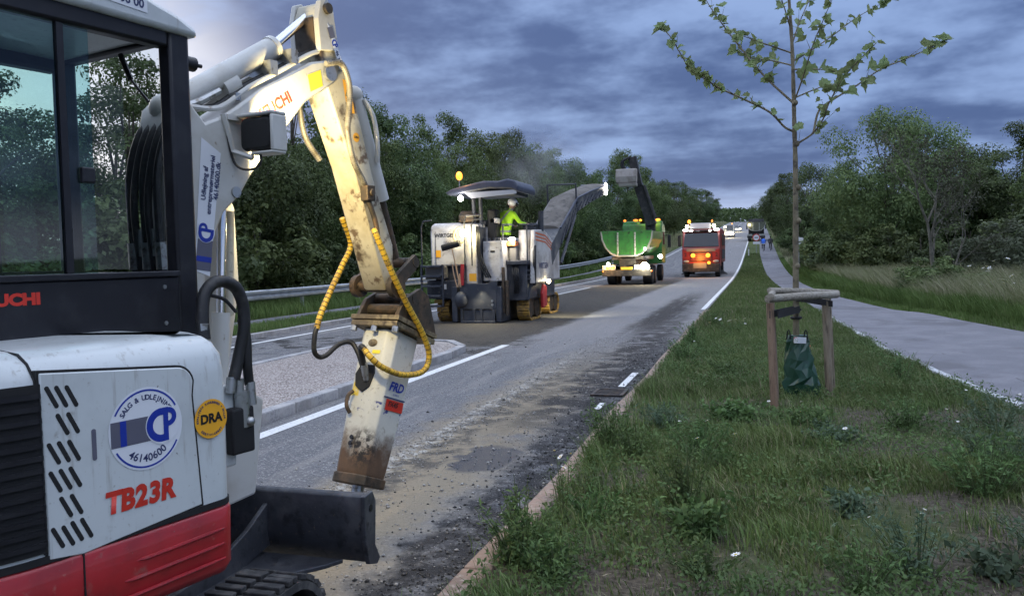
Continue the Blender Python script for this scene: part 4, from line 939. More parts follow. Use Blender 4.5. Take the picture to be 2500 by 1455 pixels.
ex = empty('mini_excavator', (-2.409, 2.09, 0), R(-14), 'white and red mini excavator with a hydraulic breaker, close at the left', 'excavator')
def offset(poly, d):
    n = len(poly); o = []
    for i in range(n):
        a, b_, c = Vector(poly[i - 1]), Vector(poly[i]), Vector(poly[(i + 1) % n]); e1 = (b_ - a).normalized(); e2 = (c - b_).normalized()
        n1 = Vector((-e1.y, e1.x)); n2 = Vector((-e2.y, e2.x)); nn = (n1 + n2); nn = nn.normalized() if nn.length > 1e-6 else n1
        o.append(tuple(b_ + nn * d / max(.5, nn.dot(n1))))
    return o
def arc(cx, cy, r, a0, a1, n): return [(cx + r * math.cos(R(a0 + (a1 - a0) * i / n)), cy + r * math.sin(R(a0 + (a1 - a0) * i / n))) for i in range(n + 1)]
# house plan, counter-clockwise: right side, round front corner, cab step, left side, round tail
PLAN = [(.62, -.14), (.62, .10)] + arc(.55, .38, .07, 0, 90, 6) + [(.21, .45), (.19, .47), (.17, .68), (-.62, .69), (-.68, .63), (-.68, -.2)] + arc(-.12, -.14, .60, 180, 270, 12) + arc(.06, -.18, .56, 272, 358, 16)
def house_part(name, levels, mat, plan=PLAN, smooth=True):
    mb = MB(); mb.loft([[(*q, z) for q in offset(plan, d)] for z, d in levels]); return mb.build(name, mat, ex, smooth=smooth)
body = house_part('body', [(.93, .004), (1.36, .004), (1.415, .012), (1.455, .035), (1.478, .068), (1.488, .11), (1.492, .16)], 'exc_white')
house_part('body_floor', [(.66, .10), (.93, .03)], 'matt_black')
cw = house_part('counterweight', [(.672, .05), (.685, .018), (.715, .0), (.90, -.004), (.912, .004), (.918, .02)], 'exc_red')
def fx(y, z, x=.62): return (x, y, z)
for z, a, b_ in ((.735, -.02, .43), (.785, .02, .44), (.835, .06, .44)): MB().tube([(.618, a, z), (.626, a + .03, z), (.626, b_ - .12, z + .004), (.625, .385, z + .005)], [.003, .006, .006, .003], 6).build('rib', 'exc_red', cw, smooth=True)
MB().box((.60, -.103, .69), (.6262, -.099, .91)).build('seam', 'matt_black', cw)
# dark seam between white hood and red counterweight
house_part('hood_seam', [(.914, -.001), (.934, -.001)], 'matt_black')
# engine-side door panel
DP = [(-.196, .921), (-.098, .907), (.306, .940)] + [(.279 + .003, 1.30)] + arc(.229, 1.335, .060, 10, 88, 6) + [(-.199, 1.433)]
MB().prism(offset(DP, -.007), .60, .6172, 'x').build('door_gap', 'matt_black', ex)
door = MB().prism(DP, .60, .6215, 'x').build('side_door', 'exc_white', ex, bevel=.004, smooth=True)
for i, (y, z) in enumerate([(-0.169, 1.364), (-0.142, 1.362), (-0.113, 1.359), (-0.142, 1.285), (-0.112, 1.284), (-0.17, 1.209), (-0.142, 1.209), (-0.113, 1.207), (-0.169, 1.131), (-0.141, 1.132), (-0.113, 1.132), (-0.143, 1.055), (-0.113, 1.055), (-0.17, 0.976), (-0.141, 0.974), (-0.115, 0.979), (-0.087, 0.98)]):
    d = Vector((.0125, -.026)); q = d.normalized(); n_ = Vector((-q.y, q.x)) * .0062; ln = d.length; pl = []
    for k in range(7): a = PI * k / 6; pl.append(Vector((y, z)) + d + q * .0062 * math.sin(a) + n_ * math.cos(a))
    for k in range(7): a = PI * k / 6; pl.append(Vector((y, z)) - d - q * .0062 * math.sin(a) - n_ * math.cos(a))
    MB().prism([tuple(v) for v in pl], .619, .6226, 'x').build('vent_slot', 'matt_black', door)
MB().prism(rrect(-.060, 1.165, -.047, 1.255, .006), .619, .6232, 'x').build('handle_slot', 'decal_grey', door)
# rear grille wrapped round the tail corner
gp = offset(PLAN, -.004); tail = [q for q in gp if q[1] < -.135 and q[0] > .15]; tail = sorted(tail, key=lambda q: q[1]); tail = [(.6245, -.205) if i == len(tail) - 1 else q for i, q in enumerate(tail)]
mb = MB(); rg = []
for z in (.945, 1.405): rg.append([(x, y, z) for x, y in tail])
mb.add(rg[0] + rg[1], [(i, i + 1, i + 1 + len(tail), i + len(tail)) for i in range(len(tail) - 1)]); gri = mb.build('rear_grille', 'matt_black', ex)
for k in range(13):
    z = .965 + k * .0335; mb = MB(); o2 = [(x * 1.012 + .002, y * 1.012 - .002) for x, y in tail]
    vs = [(x, y, z) for x, y in o2] + [(x, y, z + .014) for x, y in o2] + [(x, y, z + .012) for x, y in tail] ; n = len(tail)
    mb.add(vs, [(i, i + 1, i + 1 + n, i + n) for i in range(n - 1)] + [(i + n, i + 1 + n, i + 1 + 2 * n, i + 2 * n) for i in range(n - 1)]); mb.build('louvre', 'cab_black', gri)
# rear hood seam over the top
mb = MB(); mb.tube([(.6195, -.205, .94), (.6195, -.205, 1.36), (.609, -.206, 1.415), (.583, -.21, 1.457), (.55, -.215, 1.482), (.40, -.22, 1.494)], .0042, 6); mb.build('hood_joint', 'matt_black', ex)
# ---- stickers on the side
SM = lambda y, z, off, rot=0.0: basis((.6215 + off, y, z), (0, math.cos(rot), math.sin(rot)), (0, -math.sin(rot), math.cos(rot)))
def flat(poly, M, mat, parent, name='decal'):
    mb = MB(); mb.add([M @ Vector((a, b_, 0)) for a, b_ in poly], [tuple(range(len(poly)))]); return mb.build(name, mat, parent)
def ring(r0, r1, a0, a1, n=28): return arc(0, 0, r1, a0, a1, n) + arc(0, 0, r0, a1, a0, n)
def cp_logo(M, r, parent):      # letters C and P sharing a stem, blue on white
    flat(disc(r * 1.15, 36), M, 'decal_white', parent)
    M2 = M @ Matrix.Translation((0, 0, .0008))
    flat(ring(r * .58, r, 62, 298, 24), M2 @ Matrix.Translation((-r * .10, 0, 0)), 'decal_blue', parent)
    flat([(r * .02, -r * .98), (r * .36, -r * .98), (r * .36, r), (r * .02, r)], M2 @ Matrix.Translation((0, 0, .0004)), 'decal_blue', parent)
    flat([(r * .34, r * .98)] + arc(r * .36, r * .42, r * .56, 90, -90, 16) + [(r * .34, -r * .14), (r * .34, r * .17)] + arc(r * .36, r * .42, r * .25, -90, 90, 10) + [(r * .34, r * .67)], M2 @ Matrix.Translation((0, 0, .0006)), 'decal_blue', parent)
def arc_text(s_, rad, a_mid, step, size, mat, M, parent, inward=False):
    for i, ch in enumerate(s_):
        if ch == ' ': continue
        a = R(a_mid + (1 if inward else -1) * (i - (len(s_) - 1) / 2) * step); rot = a - PI / 2 + (PI if inward else 0)
        lettering(ch, size, mat, parent, M @ Matrix.Translation((rad * math.cos(a), rad * math.sin(a), 0)) @ Matrix.Rotation(rot, 4, 'Z'), bold=.0006)
stk = flat(disc(.125, 48), SM(-.023 + .138, 1.225, .0016), 'decal_white', door, 'round_sticker')
stk['label'] = 'round white rental sticker with blue CP logo'
C_ = (.115, 1.225)
M1 = SM(*C_, .0024)
flat(ring(.113, .1185, 28, 152), M1, 'decal_blue', stk); flat(ring(.113, .1185, 208, 332), M1, 'decal_blue', stk)
flat([(-.118, -.040), (.02, -.040), (.02, .036), (-.118, .036)], M1, 'decal_grey', stk); flat([(-.088, -.040), (-.068, -.040), (-.068, .036), (-.088, .036)], SM(*C_, .0030), 'decal_blue', stk)
cp_logo(SM(C_[0] + .055, C_[1] + .002, .0034), .052, stk)
arc_text('SALG & UDLEJNING', .094, 90, 7.6, .022, 'decal_navy', M1, stk); arc_text('46140600', .090, 270, 10.6, .033, 'decal_navy', M1, stk, True)
for i, ch in enumerate('TB23R'): lettering(ch, .086, 'decal_red', door, SM(-.005 + i * .0455, 1.026 - .001 * i, .0022), bold=.0045, shear=.10, sx=.92)
dra = flat(disc(.064, 40), basis((.6222, .352, 1.212), (0, 1, 0), (0, 0, 1)), 'decal_orange', ex, 'round_sticker'); dra['label'] = 'orange round sticker with black letters'
DM = lambda o: basis((.6222 + o, .352, 1.212), (0, 1, 0), (0, 0, 1))
lettering('DRA', .042, 'decal_black', dra, DM(.0012), bold=.0018, sx=1.0); arc_text('KVALITETS SIKKERHED & MILJØ', .053, 90, 7.4, .0095, 'decal_navy', DM(.001), dra); arc_text('CERTIFICERET', .053, 270, 8.2, .0095, 'decal_navy', DM(.001), dra, True)
# ---- cab
cab = MB()
cab.box((.10, .595, 1.40), (.17, .685, 2.60)); cab.box((-.64, .62, 1.40), (-.565, .69, 2.60)); cab.box((-.64, -.62, 1.40), (-.57, -.50, 2.60)); cab.box((.10, -.62, 1.40), (.17, -.50, 2.60))
cab.box((.105, -.50, 2.525), (.168, .595, 2.60)); cab.box((-.638, -.50, 2.53), (-.57, .62, 2.60)); cab.box((-.565, .625, 2.565), (.10, .685, 2.602)); cab.box((-.565, .625, 1.40), (.10, .685, 1.69)); cab.box((-.57, -.615, 2.52), (.10, -.55, 2.60))
cab = cab.build('cab_frame', 'cab_black', ex, bevel=.012, smooth=True)
sp = MB().box((.12, -.52, 1.42), (.166, .60, 1.672)).build('cab_side_panel', 'cab_black', ex, bevel=.006)
MB().box((.115, -.52, 1.672), (.178, .60, 1.694)).build('window_sill', 'cab_black', sp, bevel=.004)
for z in (1.50, 1.635): MB().cyl((.160, .535, z), (.170, .535, z), .008, 8).build('bolt', 'fitting', sp)
lettering('TAKEUCHI', .050, 'decal_red', sp, basis((.1675, -.070, 1.615), (0, 1, 0), (0, 0, 1)), bold=.0030, sx=1.18)
MB().box((-.635, -.48, 1.40), (-.59, .62, 1.70)).build('cab_left_panel', 'cab_black', ex)
MB().box((-.635, -.50, 1.70), (-.60, .36, 2.53)).build('cab_door_frame', 'cab_black', ex)
MB().box((-.56, -.60, 1.42), (.10, -.57, 2.52)).build('cab_rear_wall', 'matt_black', ex)
RP = [(-.70, 2.604), (.715, 2.578), (.70, 2.612), (.62, 2.648), (.53, 2.672), (.36, 2.725), (-.70, 2.745)]
roof = MB().prism(RP, -.67, .195, 'x').build('cab_roof', 'exc_white', ex, bevel=.022, smooth=True)
flat([(.30, 2.632), (.49, 2.620), (.49, 2.668), (.30, 2.715)], basis((.1975, 0, 0), (0, 1, 0), (0, 0, 1)), 'decal_white', roof)
lettering('46 14 06 00', .042, 'decal_navy', roof, basis((.1985, .375, 2.652), (0, 1, -.06), (0, .06, 1)), bold=.0012)
MB().add([(.148, -.46, 1.694), (.148, .288, 1.694), (.148, .288, 2.525), (.148, -.46, 2.525)], [(0, 1, 2, 3)]).build('sliding_pane', 'glass_teal', ex)
MB().box((.138, .172, 1.694), (.158, .196, 2.525)).build('pane_frame', 'cab_black', ex); MB().box((.146, .235, 2.0), (.166, .285, 2.055)).build('window_latch', 'cab_black', ex, bevel=.006)
MB().add([(-.61, .38, 1.70), (-.61, .62, 1.70), (-.61, .62, 2.53), (-.61, .38, 2.53)], [(0, 1, 2, 3)]).build('door_pane', 'glass_clear', ex)
MB().add([(-.565, .655, 1.69), (.10, .655, 1.69), (.10, .655, 2.565), (-.565, .655, 2.565)], [(0, 1, 2, 3)]).build('windscreen', 'glass_clear', ex)
mb = MB(); mb.cyl((-.13, .60, 2.54), (-.075, .60, 2.44), .011, 8); mb.cyl((-.075, .60, 2.44), (.03, .60, 2.34), .0055, 6); mb.build('gas_strut', 'cab_black', ex, smooth=True)
mb = MB(); mb.cyl((.135, .685, 2.49), (.135, .73, 2.49), .028, 12); mb.cyl((.135, .73, 2.49), (.135, .765, 2.49), .008, 8); mb.build('rubber_stop', 'cab_black', ex, smooth=True)
mb = MB(); mb.box((-.45, -.35, 1.45), (-.05, .05, 1.62)); mb.box((-.45, -.45, 1.60), (-.05, -.33, 2.06)); mb.build('seat', 'matt_black', ex, bevel=.04, smooth=True)
mb = MB(); mb.tube([(-.2, .05, 1.45), (-.2, .25, 1.62), (-.2, .26, 1.70)], .014, 8); mb.tube([(-.50, .05, 1.45), (-.50, .25, 1.62), (-.50, .26, 1.70)], .014, 8); mb.build('control_lever', 'matt_black', ex, smooth=True)
# ---- boom: the whole digging gear is carried a size larger, pivoting in front of the cab
BK = 1.14; BT = Matrix.Translation((-.398, .2023, -.2408)) @ Matrix.Scale(BK, 4)
def carry(o): o.matrix_basis = BT @ o.matrix_basis; return o
BP = [(.64, 1.02), (.662, 1.40), (.676, 1.628), (.720, 1.803), (.782, 1.916), (.868, 1.990), (.911, 2.052), (.991, 2.151), (1.11, 2.27), (1.249, 2.415), (1.367, 2.484), (1.437, 2.530), (1.455, 2.570), (1.440, 2.610), (1.40, 2.625), (1.295, 2.598), (1.121, 2.5), (1.005, 2.438), (.862, 2.338), (.789, 2.291), (.71, 2.257), (.672, 2.295), (.64, 2.33), (.60, 2.335), (.565, 2.30), (.548, 2.22), (.535, 2.078), (.537, 1.962), (.542, 1.698), (.555, 1.3), (.56, 1.02)]
boom = carry(MB().prism(BP, .03, .215, 'x').build('boom', 'boom_paint', ex, bevel=.010, smooth=True))
MB().prism([(.88, 1.05), (1.0, 1.616), (.99, 1.95), (.95, 2.04), (.86, 2.0), (.75, 1.8), (.69, 1.1)], .012, .034, 'x').build('boom_plate', 'boom_paint', boom, bevel=.004)
for y, z, r, e in ((.842, 1.999, .022, .2235), (1.397, 2.565, .036, .232), (.606, 2.30, .026, .226)): MB().cyl((.20, y, z), (e, y, z), r, 16).build('pivot_pin', 'fitting', boom, smooth=True)
mb = MB(); mb.cyl((.150, .825, 1.95), (.150, .800, 1.50), .019, 14); mb.build('boom_cylinder_rod', 'chrome', boom, smooth=True)
mb = MB(); mb.cyl((.10, .905, 1.93), (.10, .882, 1.50), .020, 12); mb.build('rod_guard', 'arm_paint', boom, smooth=True)
mb = MB(); mb.cyl((.150, .802, 1.52), (.150, .765, 1.05), .036, 16); mb.build('boom_cylinder_barrel', 'boom_paint', boom, smooth=True)
mb = MB(); mb.cyl((.12, .60, 2.305), (.12, 1.150, 2.642), .047, 20); mb.cyl((.12, 1.140, 2.636), (.12, 1.160, 2.648), .051, 20); mb.ball((.12, .60, 2.305), .055, 14, 8)
mb.cyl((.12, .86, 2.415), (.12, .93, 2.458), .051, 20); mb.build('arm_cylinder_barrel', 'boom_paint', boom, smooth=True)
MB().box((.155, .875, 2.37), (.20, .90, 2.40)).build('cylinder_lug', 'fitting', boom); MB().box((.05, .905, 2.48), (.09, .93, 2.53)).build('cylinder_lug', 'fitting', boom); mb = MB(); mb.tube([(.16, .62, 2.30), (.175, .72, 2.345), (.165, .82, 2.40)], .016, 8); mb.build('cylinder_fitting', 'fitting', boom, smooth=True)
MB().cyl((.12, 1.145, 2.640), (.12, 1.40, 2.850), .021, 16).build('arm_cylinder_rod', 'chrome', boom, smooth=True)
for k, (xo, zo) in enumerate(((.19, .012), (.155, .02), (.07, .02))):     # pipes and hoses along the boom's back
    mb = MB(); mb.tube(catmull([(xo, .66, 2.30 + zo), (xo, .80, 2.318 + zo), (xo, .95, 2.42 + zo), (xo, 1.12, 2.515 + zo), (xo, 1.29, 2.615 + zo), (xo, 1.37, 2.65 + zo)], 4), .011, 8); mb.build('pipe', 'boom_paint' if k != 1 else 'hose_black', boom, smooth=True)
mb = MB()
for y, z in ((1.08, 2.515), (1.20, 2.585)): mb.box((.05, y - .02, z - .01), (.205, y + .02, z + .05))
mb.build('pipe_clamp', 'fitting', boom)
for k in range(5):      # black hoses behind the cab pillar
    xo = .035 + .04 * k; mb = MB(); mb.tube(catmull([(xo, .53, 1.35), (xo, .515, 1.62), (xo, .50 - .012 * (k % 2), 1.90), (xo + .005, .50, 2.06), (xo + .01, .54, 2.20), (xo + .01, .60, 2.27)], 5), .014, 8); mb.build('hose', 'hose_black', boom, smooth=True)
    MB().cyl((xo, .512, 1.70 + .05 * (k % 2)), (xo, .508, 1.80 + .05 * (k % 2)), .024, 8).build('hose_fitting', 'fitting', boom, smooth=True)
# sticker along the lower boom
pts = [(.632, 1.693), (.700, 1.668), (.775, 2.146), (.686, 2.199)]
ls = flat(pts, basis((.2165, 0, 0), (0, 1, 0), (0, 0, 1)), 'decal_white', boom, 'long_sticker'); ls['label'] = 'long white rental sticker with blue lettering'
ax_ = Vector((0, .0705, .49)).normalized(); LM = lambda u, v, o=.0012: basis(Vector((.2165 + o, .666, 1.68)) + ax_ * u + Vector((0, ax_.z, -ax_.y)) * v, ax_, Vector((0, -ax_.z, ax_.y)))
flat([(-.0 + .012, -.036), (.13, -.036), (.13, .034), (.012, .034)], LM(0, 0), 'decal_grey', ls); flat([(.045, -.036), (.066, -.036), (.066, .034), (.045, .034)], LM(0, 0, .0018), 'decal_blue', ls)
cp_logo(LM(.160, .0, .0024), .036, ls)
lettering('Udlejning af', .030, 'decal_navy', ls, LM(.345, -.023, .0018), bold=.0007, sx=.92); lettering('entreprenørmateriel', .030, 'decal_navy', ls, LM(.345, .006, .0018), bold=.0007, sx=.92); lettering('46140600.dk', .031, 'decal_navy', ls, LM(.365, .034, .0018), bold=.0007, sx=.92)
tk = Vector((0, .205, .128)).normalized(); lettering('TAKEUCHI', .066, 'decal_red', boom, basis((.2163, 1.030, 2.346), tk, Vector((0, -tk.z, tk.y))), bold=.0028, sx=.95)
flat([(1.263, 2.535), (1.345, 2.572), (1.357, 2.502), (1.278, 2.464)], basis((.2165, 0, 0), (0, 1, 0), (0, 0, 1)), 'decal_yellow', boom, 'warning_tag')
# ---- work lamp on the boom (lit)
mb = MB(); mb.box((.215, .845, 2.290), (.425, .925, 2.305)); mb.box((.412, .846, 2.150), (.427, .924, 2.290)); mb.box((.300, .847, 2.140), (.425, .92, 2.152)); lamp = mb.build('lamp_guard', 'boom_paint', boom, bevel=.006, smooth=True)
mb = MB(); mb.prism(rrect(.240, 2.158, .408, 2.287, .028), .852, .915, 'y'); mb.build('work_lamp', 'matt_black', boom, bevel=.012, smooth=True)
em('lamp_lens', (1.0, .78, .42), 30.0); MB().prism(rrect(.255, 2.17, .395, 2.275, .02), .9151, .919, 'y').build('lamp_lens', 'lamp_lens', boom)
mb = MB(); mb.box((.215, .80, 2.28), (.235, .86, 2.30)); mb.tube([(.222, .79, 2.30), (.222, .83, 2.16), (.30, .86, 2.13)], .012, 6); mb.build('lamp_bracket', 'boom_paint', boom)
mb = MB(); mb.tube(catmull([(.33, .87, 2.17), (.34, .86, 2.10), (.27, .85, 2.085), (.225, .83, 2.12), (.222, .80, 2.25)], 5), .005, 6); mb.build('lamp_cable', 'hose_black', boom)
ld = bpy.data.lights.new('work_lamp_light', 'SPOT'); lo = bpy.data.objects.new('work_lamp_light', ld); col.objects.link(lo); lo.parent = boom
lo.location = (.335, .945, 2.225); ld.energy = 62; ld.color = (1.0, .80, .40); ld.spot_size = R(168); ld.spot_blend = .35; ld.shadow_soft_size = .05
lo.rotation_euler = Vector((-.30, 1.0, -.12)).to_track_quat('-Z', 'Y').to_euler()
# ---- arm
AP = [(1.345, 2.82), (1.36, 2.64), (1.405, 2.49), (1.555, 2.16), (1.66, 1.87), (1.765, 1.575), (1.80, 1.55), (1.845, 1.58), (1.838, 1.79), (1.704, 2.107), (1.612, 2.392), (1.556, 2.556), (1.496, 2.668), (1.425, 2.85), (1.40, 2.885), (1.365, 2.875)]
arm = carry(MB().prism(AP, .066, .203, 'x').build('arm', 'arm_paint', ex, bevel=.008, smooth=True))
mb = MB()
for x0, x1 in ((.036, .064), (.186, .216)): mb.prism([(1.34, 2.80), (1.35, 2.66), (1.47, 2.68), (1.44, 2.86), (1.40, 2.90), (1.36, 2.885)], x0, x1, 'x')
mb.build('arm_top_lug', 'boom_paint', arm, bevel=.004); MB().prism([(1.338, 2.81), (1.345, 2.81), (1.362, 2.66), (1.353, 2.66)], .066, .184, 'x').build('rusty_shade_web', 'dirty_steel', arm); mb = MB(); mb.cyl((.02, 1.395, 2.852), (.234, 1.395, 2.852), .024, 14); mb.build('arm_pin', 'dirty_steel', arm, smooth=True)  # thin dark plate paints lamp shadow and rust on the arm's inner face
fl = flat([(1.393, 2.79), (1.428, 2.765), (1.503, 2.60), (1.468, 2.60)], basis((.2175, 0, 0), (0, 1, 0), (0, 0, 1)), 'decal_white', arm, 'sticker'); d_ = Vector((0, .075, -.185)).normalized()
flat([(.0, -.018), (.05, -.018), (.05, .018), (0, .018)], basis((.218, 1.411, 2.775), d_, Vector((0, d_.z * -1, d_.y))), 'decal_grey', fl); cp_logo(basis((.2185, 1.440, 2.705), d_, Vector((0, -d_.z, d_.y))), .018, fl); lettering('46 14', .024, 'decal_navy', fl, basis((.2182, 1.461, 2.652), d_, Vector((0, -d_.z, d_.y))), bold=.0008)
wt = flat([(1.50, 2.56), (1.548, 2.555), (1.58, 2.41), (1.53, 2.41)], basis((.2045, 0, 0), (0, 1, 0), (0, 0, 1)), 'decal_orange', arm, 'warning_tag'); flat([(1.517, 2.485), (1.552, 2.485), (1.532, 2.525)], basis((.2055, 0, 0), (0, 1, 0), (0, 0, 1)), 'decal_black', wt); flat([(1.5225, 2.489), (1.5455, 2.489), (1.532, 2.514)], basis((.2062, 0, 0), (0, 1, 0), (0, 0, 1)), 'decal_yellow', wt)
d2 = flat(disc(.022, 24), basis((.2047, 1.585, 2.30), (0, 1, 0), (0, 0, 1)), 'decal_orange', arm, 'round_sticker'); lettering('DRA', .015, 'decal_black', d2, basis((.2055, 1.585, 2.30), (0, 1, 0), (0, 0, 1)), bold=.0006)
mb = MB(); mb.cyl((.125, 1.665, 2.52), (.125, 1.853, 2.02), .040, 16); mb.ball((.125, 1.665, 2.52), .046, 12, 7); mb.build('bucket_cylinder_barrel', 'boom_paint', arm, smooth=True)
mb = MB(); mb.cyl((.125, 1.85, 2.03), (.125, 1.965, 1.69), .021, 12); mb.build('bucket_cylinder_rod', 'dirty_steel', arm, smooth=True)
mb = MB(); mb.tube(catmull([(.165, 1.69, 2.50), (.185, 1.735, 2.42), (.19, 1.755, 2.30), (.175, 1.77, 2.20)], 5), .012, 8); mb.build('cylinder_pipe', 'boom_paint', arm, smooth=True)
pm('flex_grey', (.30, .28, .24), .5, .4, var=[((.16, .14, .11), 16, .45, .65)])
def flexhose(name, pts, r, mat, parent, ringmat=None, gap=.012, rr=1.16):
    cp = catmull(pts, 8); mb = MB(); mb.tube(cp, r, 10); o = mb.build(name, mat, parent, smooth=True)
    if ringmat:
        mb = MB(); acc = 0
        for i in range(1, len(cp)):
            seg = (cp[i] - cp[i - 1]).length; d = (cp[i] - cp[i - 1]).normalized(); u = gap - acc
            while u <= seg:
                c = cp[i - 1] + d * u; mb.tube([c - d * .0022, c + d * .0022], r * rr, 10, cap=True); u += gap
            acc = (acc + seg) % gap
        rg_ = mb.build('hose_rings', ringmat, o, smooth=False); rg_['kind'] = 'stuff'
    return o
flexhose('hose', [(.235, 1.36, 2.60), (.245, 1.45, 2.615), (.245, 1.50, 2.53), (.24, 1.50, 2.42), (.24, 1.485, 2.31), (.24, 1.52, 2.18), (.23, 1.59, 2.10), (.215, 1.64, 2.05)], .0125, 'flex_grey', arm, 'flex_grey', .010, 1.2)
flexhose('hose', [(.03, 1.40, 2.56), (.0, 1.43, 2.42), (.0, 1.46, 2.30), (.02, 1.53, 2.20)], .0125, 'flex_grey', arm, 'flex_grey', .010, 1.2)
mb = MB(); mb.box((.205, 1.60, 2.00), (.25, 1.66, 2.075)); mb.cyl((.25, 1.63, 2.04), (.262, 1.63, 2.04), .018, 8); mb.build('valve_block', 'dirty_steel', arm, bevel=.005)
mb = MB(); mb.tube(catmull([(.225, 1.63, 2.01), (.235, 1.67, 1.90), (.24, 1.68, 1.80)], 5), .013, 8); mb.build('hose', 'dirty_steel', arm, smooth=True)
# linkage
mb = MB(); mb.cyl((-.02, 1.80, 1.585), (.27, 1.80, 1.585), .030, 16); mb.cyl((-.01, 1.955, 1.70), (.26, 1.955, 1.70), .026, 14); mb.cyl((-.01, 1.94, 1.515), (.26, 1.94, 1.515), .026, 14)
for x in (.005, .245): mb.prism([(1.77, 1.62), (1.80, 1.56), (1.95, 1.66), (1.985, 1.70), (1.955, 1.74)], x - .012, x + .012, 'x'); mb.cyl((x - .016, 1.80, 1.585), (x + .016, 1.80, 1.585), .058, 18)
mb.build('linkage', 'dirty_steel', arm, smooth=True)
# ---- breaker, built upright in its own frame: face at y = 0, top at z = 0
m, t, p = new_mat('breaker_paint'); co = t.new('ShaderNodeTexCoord').outputs['Object']; x_, y_, z_ = t.sep(co)
nz = t.noise(co, 9, 5, .65); n2_ = t.noise(co, 34, 4, .7)
c = t.mix(t.step(n2_, .56, .70), (.58, .575, .52), (.36, .34, .28))
hb = t.m('ADD', z_, t.m('MULTIPLY', t.m('SUBTRACT', nz, .5), .34))
blue = t.m('MULTIPLY', t.step(t.m('ABSOLUTE', t.m('ADD', z_, .395)), .032, .026), t.step(nz, .46, .40)); c = t.mix(blue, c, (.045, .055, .20))
yel = t.m('MULTIPLY', t.step(t.m('ABSOLUTE', t.m('ADD', z_, .315)), .04, .03), t.m('MULTIPLY', t.step(t.m('ABSOLUTE', t.m('ADD', x_, .06)), .035, .02), t.step(nz, .40, .50))); c = t.mix(yel, c, (.66, .47, .04))
rust = t.step(hb, -.47, -.64); c = t.mix(rust, c, t.mix(nz, (.055, .034, .022), (.20, .115, .062)))
blk = t.m('MULTIPLY', t.step(t.vm('LENGTH', t.vm('SUBTRACT', co, (.06, .0, -.60))), .13, .04), t.step(n2_, .40, .55)); c = t.mix(blk, c, (.02, .018, .017))
t.put(p.inputs['Base Color'], c); t.put(p.inputs['Roughness'], t.m('MULTIPLY_ADD', rust, .3, .45)); bb = t.new('ShaderNodeBump'); bb.inputs['Strength'].default_value = .3; bb.inputs['Distance'].default_value = .006; t.put(bb.inputs['Height'], n2_); t.l.new(bb.outputs[0], p.inputs['Normal'])
BM = Matrix(((1, 0, 0, .12), (0, .927, .375, 1.80), (0, -.375, .927, 1.37), (0, 0, 0, 1)))
oct_ = [(-.12, .035), (-.075, 0), (.075, 0), (.12, .035), (.12, .205), (.075, .24), (-.075, .24), (-.12, .205)]
brk = MB(); brk.loft([[(x * s_ * .93 - .004, .12 + (y - .12) * s_, z) for x, y in oct_] for z, s_ in ((-.735, .84), (-.70, .86), (-.44, .95), (0.0, 1.0))]); brk = brk.build('breaker', 'breaker_paint', ex, bevel=.006, smooth=True); brk.matrix_basis = BT @ BM
brk['label'] = 'worn white hydraulic breaker rusty at its lower end'
mb = MB(); mb.loft([[(x * .87 - .004, .12 + (y - .12) * .92, z) for x, y in oct_] for z in (-.775, -.725)]); mb.build('nose_plate', 'dirty_steel', brk, bevel=.006)
mb = MB(); mb.tube([(0, .12, -.76), (0, .12, -.86), (0, .12, -.98), (0, .12, -1.06)], [.032, .031, .027, .008], 10); mb.build('chisel', 'fitting', brk, smooth=True)
pm('flange_steel', (.15, .115, .07), .55, .4, var=[((.30, .24, .14), 12, .45, .62), ((.07, .05, .035), 20, .5, .7)], bump=(30, .4, .005))
mb = MB(); mb.box((-.148, -.04, .005), (.148, .30, .033)); mb.box((-.155, -.045, .037), (.155, .30, .062)); mb.build('flange', 'flange_steel', brk, bevel=.003)
for x in (-.135, 0, .135):
    for y in (-.025, .26): MB().cyl((x, y, -.022), (x, y, .006), .017, 6).build('flange_bolt', 'fitting', brk)
mb = MB()
for x in (-.125, .125): mb.prism([(-.03, .066), (.31, .066), (.28, .11), (.18, .24), (.10, .25), (.0, .16)], x - .012, x + .012, 'x')
mb.cyl((-.14, .045, .115), (.14, .045, .115), .030, 14); mb.cyl((-.11, .20, .19), (.11, .20, .19), .026, 12); mb.build('bracket', 'dirty_steel', brk, bevel=.003)
mb = MB(); mb.ball((-.01, -.001, -.075), (.030, .006, .020), 14, 6); mb.build('cover_plug', 'flange_steel', brk, smooth=True)
flat([(.0, -.13), (.05, -.13), (.05, -.112), (0, -.112)], basis((0, -.0015, 0), (1, 0, 0), (0, 0, 1)), 'decal_yellow', brk, 'small_tag')
mb = MB(); mb.prism([(-.05, -.14 - .05), (.035, -.16 - .03), (.045, -.23), (.03, -.30), (-.01, -.33), (-.06, -.30), (-.075, -.24)], -.004, .004, 'y'); mb.build('port_recess', 'matt_black', brk, bevel=.002)
mb = MB(); mb.tube(catmull([(-.055, -.012, -.33), (-.065, -.03, -.36), (-.06, -.03, -.41), (-.05, -.006, -.44)], 4), .010, 6); mb.build('lifting_eye', 'dirty_steel', brk, smooth=True)
mb = MB()
for z in (-.555, -.585): mb.cyl((-.012, -.0015, z), (-.012, .004, z), .011, 10)
mb.build('bolt_hole', 'decal_black', brk)
SB = basis((.1186, .12, -.30), (0, 1, 0), (0, 0, 1))
lettering('FRD', .062, 'decal_blue', brk, basis((0.1082, .115, -.275), (0, 1, .05), (0, 0, 1)), bold=.002, shear=.25); lettering('EUROPE', .013, 'decal_blue', brk, basis((0.1078, .125, -.312), (0, 1, .05), (0, 0, 1)))
